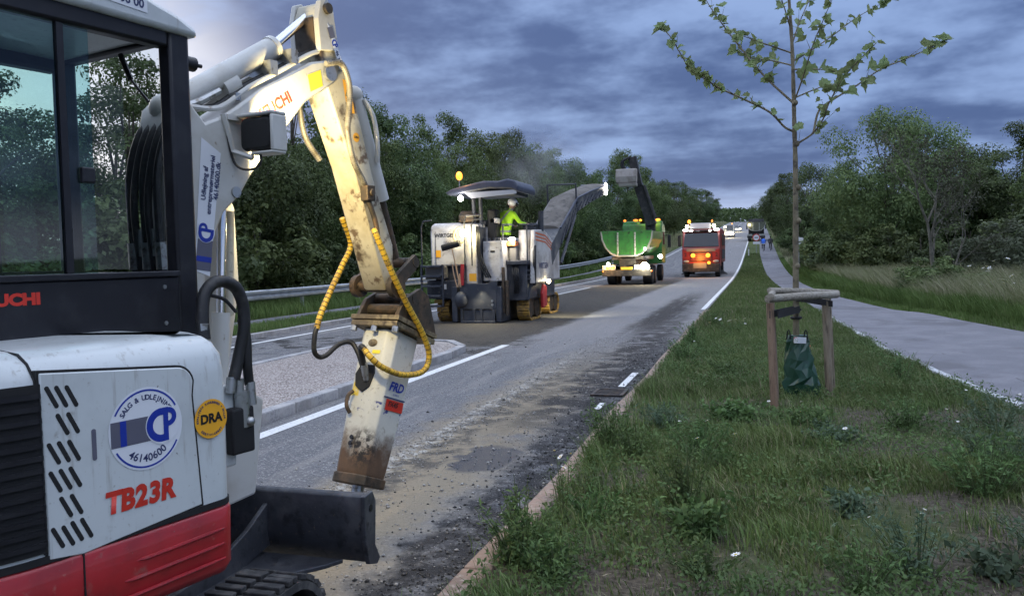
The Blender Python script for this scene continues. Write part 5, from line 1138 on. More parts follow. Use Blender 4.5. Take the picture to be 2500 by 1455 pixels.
flat([(-.07, -.028), (.07, -.028), (.07, .026), (-.07, .026)], basis((0.1071, .13, -.365), (0, 1, .05), (0, 0, 1)), 'decal_red', brk, 'decal'); lettering('FX45', .036, 'decal_black', brk, basis((0.1081, .115, -.362), (0, 1, .05), (0, 0, 1)), bold=.0012, shear=.25)
flat([(-.085, -.003), (.085, -.003), (.085, .004), (-.085, .004)], basis((0.1075, .12, -.332), (0, 1, .05), (0, 0, 1)), 'decal_navy', brk)
# breaker hoses in spiral guard
hl = flexhose('hydraulic_hose', [(-.005, 1.70, 1.93), (-.02, 1.775, 1.80), (-.02, 1.705, 1.69), (-.02, 1.61, 1.56), (-.02, 1.539, 1.453), (-.02, 1.512, 1.39)], .0145, 'hose_yellow', ex, 'decal_black', .024, 1.03); carry(hl); hl['label'] = 'hydraulic hose in yellow spiral guard, left of the arm'
carry(flexhose('hydraulic_hose', [(-.02, 1.514, 1.40), (-.02, 1.496, 1.356), (-.02, 1.490, 1.285), (-.02, 1.52, 1.252), (-.01, 1.563, 1.256), (.0, 1.643, 1.301), (.03, 1.70, 1.305), (.07, 1.705, 1.25), (.10, 1.70, 1.185)], .0125, 'hose_black', ex))
hr = flexhose('hydraulic_hose', [(.235, 1.66, 1.86), (.255, 1.651, 1.835), (.27, 1.721, 1.686), (.275, 1.827, 1.52), (.28, 1.965, 1.331), (.28, 2.015, 1.215), (.275, 1.965, 1.138), (.265, 1.81, 1.140), (.24, 1.68, 1.195), (.21, 1.63, 1.25), (.165, 1.64, 1.285)], .0150, 'hose_yellow', ex, 'decal_black', .028, 1.02); carry(hr); hr['label'] = 'hydraulic hose in yellow spiral guard, looping on the right of the breaker'
carry(flexhose('hydraulic_hose', [(.17, 1.637, 1.283), (.145, 1.645, 1.295), (.125, 1.665, 1.27), (.12, 1.685, 1.20)], .0150, 'hose_black', ex))
mb = MB(); mb.cyl((.10, 1.705, 1.20), (.105, 1.715, 1.13), .016, 10); carry(mb.build('hose_fitting', 'fitting', ex, smooth=True)); mb = MB(); mb.cyl((.12, 1.688, 1.21), (.125, 1.70, 1.12), .017, 10); carry(mb.build('hose_fitting', 'fitting', ex, smooth=True))
# ---- swing post, hose loop at the boom foot
mb = MB(); mb.prism([(.44, .74), (.86, .78), (.92, 1.16), (.80, 1.24), (.46, 1.22)], .0, .25, 'x'); carry(mb.build('swing_post', 'boom_paint', ex, bevel=.012))
MB().box((.255, .40, .93), (.285, .74, 1.25)).build('swing_cover', 'exc_white', ex, bevel=.01)
flexhose('hose', [(.33, .57, 1.44), (.32, .575, 1.52), (.31, .595, 1.60), (.31, .635, 1.642), (.31, .69, 1.648), (.31, .745, 1.62), (.31, .775, 1.55), (.31, .775, 1.46), (.30, .755, 1.36), (.30, .725, 1.27)], .024, 'hose_black', ex)
flexhose('hose', [(.30, .775, 1.50), (.31, .785, 1.42), (.31, .785, 1.32), (.30, .80, 1.24)], .019, 'hose_black', ex)
flexhose('hose', [(.30, .63, 1.60), (.305, .69, 1.58), (.31, .74, 1.53)], .007, 'hose_black', ex)
for p0, p1 in (((.33, .565, 1.40), (.33, .57, 1.50)), ((.30, .705, 1.22), (.30, .715, 1.28)), ((.31, .80, 1.16), (.305, .80, 1.25)), ((.30, .745, 1.19), (.30, .75, 1.27))): MB().cyl(p0, p1, .019, 10).build('hose_fitting', 'fitting', ex, smooth=True)
mb = MB(); mb.cyl((.30, .76, 1.08), (.30, .76, 1.22), .030, 10); mb.ball((.325, .775, 1.10), .02, 10, 6); mb.build('hose_fitting', 'fitting', ex, smooth=True)
MB().box((.265, .69, .98), (.325, .80, 1.16)).build('valve_body', 'matt_black', ex, bevel=.01)
# ---- undercarriage: straight along the road, house slewed 14 degrees
UR = (0, 0, R(14))
for sx in (1, -1):
    x0, x1 = (.45, .71) if sx > 0 else (-.71, -.45)
    prof_t = arc(.62, .255, .235, -90, 90, 14) + arc(-.70, .255, .235, 90, 270, 14)
    mb = MB(); inner = [(a + (.62 - a) * 0 , b_) for a, b_ in prof_t]
    def stad(r): return arc(.62, .255, r, -90, 90, 14) + arc(-.70, .255, r, 90, 270, 14)
    o_, i_ = stad(.235), stad(.205); n = len(o_)
    vs = [(x, a, b_) for x in (x0, x1) for pl in (o_, i_) for a, b_ in pl]
    fs = []
    for i in range(n):
        j = (i + 1) % n; fs += [(i, j, 2 * n + j, 2 * n + i), (n + i, 3 * n + i, 3 * n + j, n + j), (i, n + i, n + j, j), (2 * n + i, 2 * n + j, 3 * n + j, 3 * n + i)]
    mb.add(vs, fs); tr = mb.build('track', 'rubber', ex, rot=UR, smooth=False)
    per = []; L = 1.32; step = .062; tot = 2 * L + 2 * PI * .235; k = 0; mbl = MB()
    while k * step < tot:
        u = k * step
        if u < L: c, tg = (.62 - u, .255 + .235), (-1, 0)
        elif u < L + PI * .235: a = PI / 2 + (u - L) / .235; c, tg = (-.70 + .235 * math.cos(a), .255 + .235 * math.sin(a)), (-math.sin(a), math.cos(a))
        elif u < 2 * L + PI * .235: c, tg = (-.70 + u - L - PI * .235, .02), (1, 0)
        else: a = -PI / 2 + (u - 2 * L - PI * .235) / .235; c, tg = (.62 + .235 * math.cos(a), .255 + .235 * math.sin(a)), (-math.sin(a), math.cos(a))
        M = basis((0, c[0], c[1]), (1, 0, 0), (0, tg[0], tg[1])); xm = (x0 + x1) / 2
        for q, (xa, xb) in enumerate(((x0 + .004, xm - .012), (xm + .012, x1 - .004))): mbl.box((xa, -.019 + (.016 if q else -.006), -.026), (xb, .019 + (.016 if q else -.006), -.002), M)
        k += 1
    mbl.build('track_lug', 'rubber', tr, bevel=.003, seg=1)
    mb = MB()
    for y, r in ((.62, .17), (-.70, .17), (-.35, .09), (0, .09), (.3, .09)): mb.cyl((x0 + .03, y, .255 if r > .1 else .14), (x1 - .02, y, .255 if r > .1 else .14), r, 20); mb.cyl((x1 - .02, y, .255 if r > .1 else .14), (x1 - .0, y, .255 if r > .1 else .14), r * .45, 14)
    mb.box((x0 + .05, -.62, .17), (x1 - .03, .52, .34)); mb.build('track_frame', 'blade_steel', tr, smooth=True)
mb = MB(); mb.box((-.45, -.45, .26), (.45, .45, .46)); mb.cyl((0, 0, .46), (0, 0, .68), .34, 28); mb.build('undercarriage', 'blade_steel', ex, rot=UR, bevel=.01)
bpf = [(1.215, .655), (1.235, .668), (1.262, .665), (1.262, .63), (1.236, .56), (1.228, .48), (1.245, .40), (1.285, .345), (1.27, .338), (1.215, .40), (1.20, .48), (1.205, .58)]
bl = MB().prism(bpf, -.71, .70, 'x').build('blade', 'blade_steel', ex, rot=UR, bevel=.006, smooth=True)
mb = MB(); mb.prism([(1.19, .665), (1.27, .672), (1.30, .62), (1.285, .42), (1.33, .345), (1.30, .325), (1.22, .35), (1.19, .46)], .70, .722, 'x'); mb.build('blade_end_plate', 'blade_steel', bl, bevel=.004)
MB().cyl((.718, 1.245, .60), (.7245, 1.245, .60), .017, 12).build('end_plate_hole', 'decal_black', bl)
mb = MB()
for x in (-.34, .20):
    mb.prism([(1.21, .60), (1.22, .40), (.62, .30), (.50, .30), (.50, .42), (.80, .44), (1.05, .52)], x - .012, x + .012, 'x')
mb.prism([(-.36, 1.20), (.60, 1.20), (.56, 1.12), (.30, .80), (.30, .5), (-.36, .5)], .352, .372, 'z'); mb.build('blade_arm', 'blade_steel', bl, bevel=.004)
# ================================================================== lamps shared by the vehicles
em('lamp_white', (1.0, .96, .88), 26.0); em('lamp_warm', (1.0, .86, .55), 26.0); em('lamp_amber', (1.0, .22, .012), 2.2); em('lamp_amber_hot', (1.0, .30, .018), 3.2); em('lamp_red', (1.0, .05, .02), 3.0)
def light(parent, loc, energy, c, r=.08, aim=None, spot=150, blend=.6):
    d = bpy.data.lights.new('lamp_light', 'SPOT' if aim else 'POINT'); o = bpy.data.objects.new('lamp_light', d); col.objects.link(o); o.parent = parent; o.location = loc
    d.energy = energy; d.color = c; d.shadow_soft_size = r
    if aim: d.spot_size = R(spot); d.spot_blend = blend; o.rotation_euler = Vector(aim).to_track_quat('-Z', 'Y').to_euler()
    return o
pm('mill_white', (.60, .58, .56), .45, var=[((.40, .37, .34), 2.5, .40, .64), ((.20, .175, .15), 9, .56, .74), ((.12, .11, .10), 30, .66, .76)], rvar=.2)
pm('mill_dark', (.030, .034, .046), .5, var=[((.062, .064, .072), 3, .42, .66), ((.12, .11, .10), 12, .60, .75)], rvar=.2)
pm('mill_blue', (.040, .047, .075), .45, var=[((.075, .08, .11), 2, .45, .7)])
pm('pad_yellow', (.42, .24, .045), .8, var=[((.20, .12, .04), 5, .42, .62), ((.09, .07, .05), 11, .52, .7)])
pm('dust_grey', (.19, .18, .17), .85, var=[((.17, .16, .155), 2.2, .42, .66)], bump=(9, .3, .02))
pm('orange_stripe', (.60, .13, .03), .5); pm('rope', (.42, .27, .16), .9); pm('red_paint', (.46, .03, .03), .45, var=[((.32, .03, .03), 3, .45, .7)])
pm('plate_dull', (.30, .20, .05), .7); pm('brush_black', (.02, .02, .02), .9, bump=(60, 1.0, .02)); pm('clear_sheet', (.42, .43, .46), .3)
# ================================================================== MILLING MACHINE
mm = empty('milling_machine', (-7.1, 21.0, 0), 0, 'white cold milling machine with dark canopy and raised conveyor planing the road', 'milling machine')
def mbox(name, lo, hi, mat, bev=.03, par=None, smooth=True): return MB().box(lo, hi).build(name, mat, par or mm, bevel=bev, smooth=smooth)
hood = MB().prism([(-.20, 1.50), (1.9, 1.50), (1.9, 2.66), (.05, 2.66), (-.14, 2.60), (-.22, 2.45)], -1.40, -.18, 'x').build('engine_hood', 'mill_white', mm, bevel=.05, seg=3, smooth=True)
MB().box((-1.252, -.226, 1.52), (-1.244, -.205, 2.44)).build('hood_gap', 'matt_black', hood)
lettering('WIRTGEN', .135, 'decal_black', hood, basis((-.96, -.226, 2.32), (1, 0, 0), (0, 0, 1)), bold=.004); lettering('1063', .13, 'decal_grey', hood, basis((-.90, -.226, 2.12), (1, 0, 0), (0, 0, 1))); lettering('64171', .13, 'decal_grey', hood, basis((-.90, -.226, 1.95), (1, 0, 0), (0, 0, 1)))
flat([(-1.24, 1.74), (-1.10, 1.74), (-1.10, 1.93), (-1.24, 1.93)], basis((0, -.227, 0), (1, 0, 0), (0, 0, 1)), 'decal_orange', hood, 'orange_tag'); mbox('lock_plate', (-.22, -.236, 1.66), (-.02, -.20, 1.82), 'mill_dark', .01, hood)
exh = MB().prism([(-.1, 2.66), (.4, 2.66), (.4, 2.9), (.1, 2.98), (-.1, 2.85)], -.62, -.18, 'x').build('exhaust_cover', 'dirty_steel', mm, bevel=.03)
colm = MB().prism([(-.42, 1.0), (.3, 1.0), (.3, 2.62), (-.25, 2.60), (-.42, 2.40)], -.32, .02, 'x').build('white_column', 'mill_white', mm, bevel=.04, smooth=True)
lo_box = mbox('white_cabinet', (.14, -.38, 1.08), (.70, .8, 2.14), 'mill_white', .03); MB().box((.20, -.386, 1.20), (.64, -.376, 1.94)).build('cabinet_door', 'mill_white', lo_box, bevel=.01); MB().box((.36, -.392, 1.84), (.48, -.38, 1.89)).build('handle', 'matt_black', lo_box)
leg = MB().cyl((1.10, .35, 1.0), (1.10, .35, 2.42), .17, 20).build('lifting_column', 'mill_white', mm, smooth=True)
side = MB().prism([(.0, 1.0), (1.6, 1.0), (2.6, 1.6), (2.4, 2.1), (1.2, 2.45), (.2, 2.42)], 1.30, 1.42, 'x').build('side_panel', 'mill_white', mm, bevel=.03)
for k in range(3): MB().prism([(.25, 2.36 - .09 * k), (1.3, 2.30 - .09 * k), (2.4, 1.98 - .09 * k), (2.4, 1.94 - .09 * k), (1.3, 2.26 - .09 * k), (.25, 2.32 - .09 * k)], 1.418, 1.424, 'x').build('stripe', 'orange_stripe', side)
lettering('WIRTGEN', .22, 'decal_navy', side, basis((1.4235, 1.05, 1.45), (0, 1, 0), (0, 0, 1)), bold=.005)
chs = mbox('chassis', (-1.35, -.05, .55), (1.25, 3.0, 1.55), 'mill_dark', .03); mbox('deck', (-.2, -.15, 1.50), (1.30, 2.3, 1.62), 'mill_dark', .02); mbox('front_hood', (-1.3, 1.9, 1.0), (1.28, 3.6, 2.25), 'mill_white', .06)
# rear shield
rsd = MB().prism([(-.44, .36), (.56, .36), (.60, 1.10), (.42, 1.10), (.36, 1.04), (-.22, 1.04), (-.28, 1.10), (-.44, 1.10)], -.62, -.56, 'y').build('scraper_shield', 'mill_dark', mm, bevel=.015)
mb = MB(); mb.box((-.36, -.60, .04), (.50, -.54, .34)); mb.box((-.42, -.66, .0), (.54, -.52, .06)); mb.build('scraper_blade', 'mill_dark', rsd, bevel=.01)
for x in (-.39, -.05, .15, .49): MB().box((x - .03, -.645, .03), (x + .03, -.60, .37)).build('rib', 'mill_dark', rsd)
for x, z in ((-.33, .48), (.46, .48), (-.33, .58), (.46, .58)): MB().cyl((x, -.64, z), (x, -.61, z), .035, 10).build('bolt', 'fitting', rsd)
for x in (-.60, .62): mbox('side_plate', (x - .08, -.60, .02), (x + .08, .9, .95), 'mill_dark', .02)
mbox('hose_channel', (.03, -.45, .62), (.12, .0, 2.5), 'mill_dark', .02)
for k in range(3):
    MB().tube(catmull([(.0 + .04 * k, -.42, 2.52), (.03 + .04 * k, -.50, 2.3), (.04 + .04 * k, -.49, 1.8), (.14 + .06 * k, -.50, 1.45), (.26 + .06 * k, -.47, 1.18)], 5), .024, 8).build('hose', 'hose_black', mm, smooth=True)
mbox('yellow_plate', (-.16, -.632, 1.10), (.04, -.625, 1.30), 'decal_orange', 0, colm)
# ladder and boxes at the left rear
lad = MB(); 
for x in (-1.52, -.92): lad.box((x - .025, -.62, .42), (x + .025, -.56, 1.55))
for z in (.45, .72, .98, 1.24, 1.50): lad.box((-1.50, -.70, z - .025), (-.94, -.45, z + .025))
lad = lad.build('ladder', 'mill_dark', mm, bevel=.008)
mbox('tool_box', (-1.48, -.44, 1.16), (-.96, -.05, 1.50), 'dust_grey', .02); mbox('rear_box', (-1.50, -.30, .62), (-.60, -.02, 1.12), 'mill_dark', .02); mbox('white_notice', (-1.06, -.312, .88), (-.93, -.305, 1.02), 'decal_white', 0)
for x, y0 in ((-1.50, -.58), (-.10, -.55)):
    MB().tube([(x, y0, 1.5), (x, y0, 2.55), (x + .06, y0, 2.70), (x + .30, y0, 2.72)], .02, 8).build('hand_rail', 'mill_dark', mm, smooth=True)
MB().tube([(-.28, -.60, 1.50), (-.28, -.60, 2.62), (-.22, -.60, 2.80), (.20, -.58, 2.82)], .022, 8).build('hand_rail', 'mill_dark', mm, smooth=True)
MB().cyl((-.86, -.72, 1.98), (-.36, -.72, 2.10), .085, 12).build('broom_head', 'brush_black', mm); MB().cyl((-.60, -.72, 2.02), (-.46, -.66, 1.2), .016, 6).build('broom_stick', 'rope', mm)
for k in range(2): MB().tube(catmull([(-.62 + .1 * k, -.64, 1.55), (-.56 + .1 * k, -.68, 1.25), (-.46 + .08 * k, -.70, .95), (-.42, -.66, 1.3)], 5), .018, 6).build('rope', 'rope', mm, smooth=True)
MB().cyl((-.36, -.64, 1.0), (-.34, -.64, 1.55), .05, 10).build('fire_extinguisher', 'red_paint', mm, smooth=True)
MB().ball((-.38, -.70, .62), (.18, .16, .22), 12, 8).build('rubber_bucket', 'mill_dark', mm, smooth=True)
mb = MB(); mb.tube([(-.46 + .15 * math.cos(a), -.50, 2.30 + .20 * math.sin(a)) for a in np.linspace(0, 6.28, 20)], .03, 8); mb.build('hose_reel', 'rope', mm, smooth=True)
# tracks
def crawler(x, y, w_, L, h, pitch, mat, parent=mm):
    r = h / 2; fr = MB(); fr.box((x - w_ * .3, y - L / 2 + r, .12), (x + w_ * .3, y + L / 2 - r, h - .1))
    for yy in (y - L / 2 + r, y + L / 2 - r): fr.cyl((x - w_ * .36, yy, r), (x + w_ * .36, yy, r), r * .85, 20)
    o = fr.build('crawler_track', 'dirty_steel', parent, smooth=True)
    st = L - 2 * r; tot = 2 * st + 2 * PI * r; k = 0; me = None
    while k * pitch < tot - pitch * .5:
        u = k * pitch
        if u < st: c, tg = (y + st / 2 - u, h), (-1, 0)
        elif u < st + PI * r: a = PI / 2 + (u - st) / r; c, tg = (y - st / 2 + r * math.cos(a), r + r * math.sin(a)), (-math.sin(a), math.cos(a))
        elif u < 2 * st + PI * r: c, tg = (y - st / 2 + u - st - PI * r, 0.0), (1, 0)
        else: a = -PI / 2 + (u - 2 * st - PI * r) / r; c, tg = (y + st / 2 + r * math.cos(a), r + r * math.sin(a)), (-math.sin(a), math.cos(a))
        M = basis((x, c[0], c[1]), (1, 0, 0), (0, tg[0], tg[1])); MB().box((-w_ / 2, -pitch * .42, -.012), (w_ / 2, pitch * .42, .055), M).build('track_pad', mat, o, bevel=.012, seg=1); k += 1
    return o
crawler(-1.08, .45, .34, 1.35, .62, .17, 'pad_yellow'); crawler(1.08, .75, .34, 1.35, .66, .17, 'pad_yellow'); crawler(-1.08, 3.0, .32, 1.3, .6, .17, 'pad_yellow'); crawler(1.02, 3.2, .32, 1.3, .6, .17, 'pad_yellow')
MB().prism([(.05, .60), (.9, .60), (.8, .95), (.2, .95)], .88, 1.28, 'x').build('track_yoke', 'mill_dark', mm, bevel=.02); MB().cyl((1.10, .35, .9), (1.10, .35, 1.1), .21, 18).build('column_collar', 'mill_dark', mm, smooth=True)
mb = MB(); mb.prism([(.9, .30), (1.35, .35), (1.30, .85), (1.05, .95), (.85, .7)], 1.36, 1.44, 'x'); mb.build('red_link', 'red_paint', mm, bevel=.02)
MB().tube(catmull([(1.40, .2, 2.0), (1.42, .1, 1.6), (1.40, .15, 1.2), (1.38, .2, .95)], 5), .05, 8).build('hose', 'hose_black', mm, smooth=True)
mbox('grey_tank', (.74, .02, 1.45), (.95, .35, 1.98), 'dust_grey', .04); mbox('orange_box', (.72, -.1, 2.0), (.96, .2, 2.12), 'orange_stripe', .01)
for x, z0, z1 in ((.72, .25, 1.45), (.82, .2, 1.1)): mbox('guide_rail', (x - .035, -.5, z0), (x + .035, -.40, z1), 'dirty_steel', .01)
for k in range(4): MB().tube(catmull([(.86 + .05 * k, -.05, 1.5), (.90 + .05 * k, -.18, 1.25), (.94 + .04 * k, -.15, 1.0), (.90 + .04 * k, -.1, .75)], 5), .02, 6).build('hose', 'hose_black', mm, smooth=True)
for z in (1.12, 1.22, 1.34): MB().cyl((.98, -.02, z), (1.34, -.02, z), .018, 6).build('cross_bar', 'mill_dark', mm)
for x in (.62, 1.28): MB().tube([(x, -.1, 1.62), (x, -.1, 2.55), (x, .9, 2.55)], .022, 8).build('hand_rail', 'mill_dark', mm, smooth=True)
for x, z in ((.16, 2.18), (.30, 2.18), (.44, 2.18), (.58, 2.18)): mbox('valve', (x - .03, -.3, 2.14), (x + .03, -.2, 2.22), 'mill_dark', .008)
mbox('wheel_chock', (-1.3, -.30, .50), (-1.0, -.1, .60), 'plate_dull', .01)
# platform: seat, consoles
seat = mbox('operator_seat', (.12, .1, 2.05), (.38, .5, 3.0), 'matt_black', .06); mbox('seat_base', (.34, .1, 1.62), (.70, .7, 2.25), 'mill_dark', .04); mbox('console', (.92, .75, 2.10), (1.28, 1.3, 2.62), 'mill_dark', .04); mbox('console', (-.15, .3, 2.55), (.30, .9, 2.72), 'mill_dark', .03)
mbox('control_box', (.20, .1, 2.62), (.42, .35, 2.76), 'mill_white', .02); MB().cyl((1.38, 1.0, 2.4), (1.38, 1.0, 2.95), .075, 10).build('mirror_post', 'mill_dark', mm, smooth=True)
# canopy
cp = []
for i, (x, z) in enumerate([(-.82, 3.42), (-.65, 3.52), (-.2, 3.62), (.25, 3.70), (.65, 3.68), (.9, 3.73), (1.10, 3.68), (1.20, 3.52), (1.18, 3.38), (1.0, 3.46), (.4, 3.50), (-.2, 3.42), (-.7, 3.36)]): cp.append((x, z))
can = MB().prism(cp, -.55, 1.2, 'y').build('canopy', 'mill_blue', mm, bevel=.05, seg=3, smooth=True); MB().prism([(-.1, 3.26), (1.14, 3.34), (1.14, 3.44), (-.3, 3.42)], -.52, -.49, 'y').build('canopy_sheet', 'clear_sheet', can)
for x, y in ((-.20, .0), (-.02, .05)): MB().tube([(x, y, 2.4), (x - .02, y, 3.45)], .055, 10).build('canopy_post', 'mill_dark', can, smooth=True)
MB().box((-.2, -.4, 3.34), (1.0, 1.1, 3.42)).build('canopy_frame', 'mill_dark', can)
# lamps
MB().tube([(-.42, -.5, 3.30), (-.42, -.5, 3.78)], .018, 8).build('beacon_post', 'fitting', mm); MB().ball((-.42, -.5, 3.86), (.085, .085, .115), 14, 9).build('beacon', 'lamp_amber_hot', mm, smooth=True); light(mm, (-.42, -.62, 3.95), 20, (1, .4, .05), .1)
MB().ball((-.38, -.54, 3.27), .075, 12, 8).build('work_lamp', 'lamp_white', mm, smooth=True); light(mm, (-.38, -.72, 3.10), 18, (1, .95, .85), .06)
MB().ball((-.32, -.54, 2.36), (.11, .05, .11), 12, 8).build('work_lamp', 'lamp_warm', mm, smooth=True); light(mm, (-.28, -.74, 2.34), 45, (1, .85, .45), .08)
MB().ball((.88, -.14, 2.18), (.10, .05, .05), 12, 8).build('work_lamp', 'lamp_white', mm, smooth=True); light(mm, (.88, -.30, 2.12), 22, (1, .9, .7), .06)
light(mm, (1.75, 1.6, 1.0), 110, (1, .92, .62), .06, (.15, .5, -1.0), 120); MB().ball((1.52, 1.2, 1.02), .06, 10, 6).build('work_lamp', 'lamp_warm', mm, smooth=True)
light(mm, (.2, -.72, .95), 45, (1, .9, .62), .05, (0, -.6, -1.0), 130)
# conveyor
pm('conveyor_canvas', (.125, .112, .10), .9, var=[((.19, .175, .155), 2.2, .42, .66), ((.07, .065, .06), 5, .52, .7)], bump=(9, .4, .02))
pm('conv_steel', (.085, .088, .098), .6, var=[((.20, .19, .175), 1.6, .42, .62), ((.045, .048, .06), 4, .5, .68)])
stn = [(.95, 1.3, .95, .95), (1.06, 2.9, 2.02, .80), (1.20, 4.7, 3.10, .66), (1.36, 6.3, 3.50, .56), (1.52, 7.9, 3.84, .44)]
hw = .42; mb = MB(); mb.loft([[(x - hw, y, z), (x + hw, y, z), (x + hw, y - .12, z + h * .62), (x - hw, y - .12, z + h * .62)] for x, y, z, h in stn]); conv = mb.build('conveyor', 'conv_steel', mm)
mb = MB(); mb.loft([[(x + (hw - .03) * math.cos(a), y - .12, z + h * .62 + .003 + .10 * math.sin(a)) for a in np.linspace(0, PI, 9)] for x, y, z, h in stn[1:]]); mb.build('conveyor_cover', 'conveyor_canvas', conv, smooth=True)
for i in range(1, 4):
    (x0, y0, z0, h0), (x1, y1, z1, h1) = stn[i], stn[i + 1]
    for k in range(4):
        u, v = k / 4, (k + 1) / 4; A = Vector((x0 + (x1 - x0) * u + hw + .02, y0 + (y1 - y0) * u, z0 + (z1 - z0) * u + .04)); B = Vector((x0 + (x1 - x0) * v + hw + .02, y0 + (y1 - y0) * v, z0 + (z1 - z0) * v + .36 * h0)); MB().cyl(A, B, .025, 6).build('lattice_strut', 'mill_dark', conv)
    MB().tube([(x0 + hw + .03, y0 - .1, z0 + h0 * .64), (x1 + hw + .03, y1 - .1, z1 + h1 * .64)], .03, 6).build('side_rail', 'mill_blue', conv)
MB().tube([(.70, 4.6, 3.1), (.70, 4.5, 3.95), (1.62, 4.5, 3.95), (1.62, 4.6, 3.1)], .035, 8).build('conveyor_frame', 'mill_dark', conv, smooth=True)
MB().cyl((1.50 - hw, 7.92, 4.02), (1.50 + hw, 7.92, 4.02), .19, 18).build('end_roller', 'mill_blue', conv, smooth=True)
MB().ball((1.98, 7.85, 4.02), (.05, .13, .22), 12, 8).build('end_lamp', 'lamp_white', conv, smooth=True); light(mm, (2.2, 8.0, 4.0), 90, (1, .95, .85), .1, (.35, .6, -1.0), 120)
for sgn in (-1, 1): MB().cyl((1.05 + sgn * .5, 2.6, 1.5), (1.15 + sgn * .5, 4.2, 2.95), .05, 8).build('conveyor_strut', 'mill_dark', conv, smooth=True)
# dust over the milling drum: pale drifting cloud
m = bpy.data.materials.new('dust_volume'); m.use_nodes = True; t = NT(m.node_tree); t.n.clear(); o_ = t.new('ShaderNodeOutputMaterial'); pv = t.new('ShaderNodeVolumePrincipled')
co = t.new('ShaderNodeTexCoord').outputs['Object']; fall = t.step(t.vm('LENGTH', t.vm('DIVIDE', co, (1.9, 1.7, 1.4))), 1.0, .2); dn = t.m('MULTIPLY', t.m('MULTIPLY', fall, t.step(t.noise(co, 1.1, 4, .6, .4), .40, .70)), .34)
t.put(pv.inputs['Density'], dn); pv.inputs['Color'].default_value = (.86, .86, .90, 1); t.l.new(pv.outputs[0], o_.inputs['Volume']); MATS['dust_volume'] = m
pl = MB(); pl.ball((0, 0, 0), (1.9, 1.7, 1.4), 20, 12); pl = pl.build('dust_cloud', 'dust_volume', None, loc=(-6.7, 25.6, 4.6)); tag(pl, 'thin pale dust drifting above the conveyor', 'dust', kind='stuff')

# ================================================================== PEOPLE
def zone_mat(name, zones, base):
    """colour zones by height: list of (z0, z1, colour)"""
    m, t, p = new_mat(name); co = t.new('ShaderNodeTexCoord').outputs['Object']; x_, y_, z_ = t.sep(co); c = base; nz = t.noise(co, 9, 4)
    for z0, z1, cc in zones: c = t.mix(t.m('MULTIPLY', t.step(z_, z0 - .008, z0 + .008), t.step(z_, z1 + .008, z1 - .008)), c, cc)
    c = t.mix(t.m('MULTIPLY', nz, .35), c, (.02, .02, .02), 'MIX') if False else c
    t.put(p.inputs['Base Color'], c); p.inputs['Roughness'].default_value = .75; return m, t, p, co
def skin_mesh(name, J, E, mat, parent, sub=2):
    me = bpy.data.meshes.new(name); me.from_pydata([j[0] for j in J], E, []); me.update(); me.materials.append(MATS[mat]); o = bpy.data.objects.new(name, me); col.objects.link(o); o.parent = parent
    sk = o.modifiers.new('skin', 'SKIN'); sk.use_smooth_shade = True; sv = me.skin_vertices[0].data if me.skin_vertices else None
    if sv is None:
        me.attributes.new('skin_dummy', 'FLOAT', 'POINT')
        bpy.context.view_layer.objects.active = o; bpy.ops.mesh.customdata_skin_add(); sv = me.skin_vertices[0].data
    for i, j in enumerate(J): r = j[1]; sv[i].radius = r if isinstance(r, tuple) else (r, r); sv[i].use_root = (i == 0)
    ss = o.modifiers.new('sub', 'SUBSURF'); ss.levels = sub; ss.render_levels = sub; return o
def hand(J, E, wrist, d, n, base):
    """five short finger chains rooted in the palm; J/E extended, base = index of the wrist joint"""
    d = Vector(d).normalized(); n = Vector(n); n = (n - d * n.dot(d)).normalized(); w_ = Vector(wrist); palm = w_ + d * .07; J.append((tuple(palm), (.036, .022))); pi = len(J) - 1; E.append((base, pi))
    for k, (off, L) in enumerate(((-.030, .062), (-.010, .078), (.010, .074), (.030, .058))):
        a = palm + n * off + d * .03; b_ = a + d * L * .6 + n.cross(d) * .012; c = b_ + d * L * .35 + n.cross(d) * .028
        for q, r in ((a, .011), (b_, .0095), (c, .008)): J.append((tuple(q), r))
        i = len(J) - 3; E += [(pi, i), (i, i + 1), (i + 1, i + 2)]
    a = w_ + d * .035 - n * .035; b_ = a + d * .035 - n * .022; J += [(tuple(a), .012), (tuple(b_), .0095)]; i = len(J) - 2; E += [(base, i), (i, i + 1)]
def body(pelvis, chest, neck, head, hips, knees, feet, toes, shoulders, elbows, wrists, bulk=1.0):
    b = bulk; J = [(pelvis, (.155 * b, .12 * b)), (tuple((Vector(pelvis) * .5 + Vector(chest) * .5)), (.15 * b, .115 * b)), (chest, (.185 * b, .13 * b)), (neck, .062), (tuple(Vector(neck) * .55 + Vector(head) * .45), .056), (head, (.088, .105)), (tuple(Vector(head) + (Vector(head) - Vector(neck)) * .45), (.07, .085))]
    E = [(0, 1), (1, 2), (2, 3), (3, 4), (4, 5), (5, 6)]
    for s_ in (0, 1):
        i = len(J); J += [(hips[s_], .095 * b), (knees[s_], .064 * b), (feet[s_], .046), (toes[s_], .036)]; E += [(0, i), (i, i + 1), (i + 1, i + 2), (i + 2, i + 3)]
    ends = []
    for s_ in (0, 1):
        i = len(J); J += [(shoulders[s_], .072 * b), (elbows[s_], .052 * b), (wrists[s_], .034)]; E += [(2, i), (i, i + 1), (i + 1, i + 2)]; ends.append(i + 2)
    for s_, e in enumerate(ends): hand(J, E, wrists[s_], Vector(wrists[s_]) - Vector(elbows[s_]), (1, 0, .2), e)
    return J, E
SKIN, DARK = (.42, .25, .18), (.016, .017, .022)
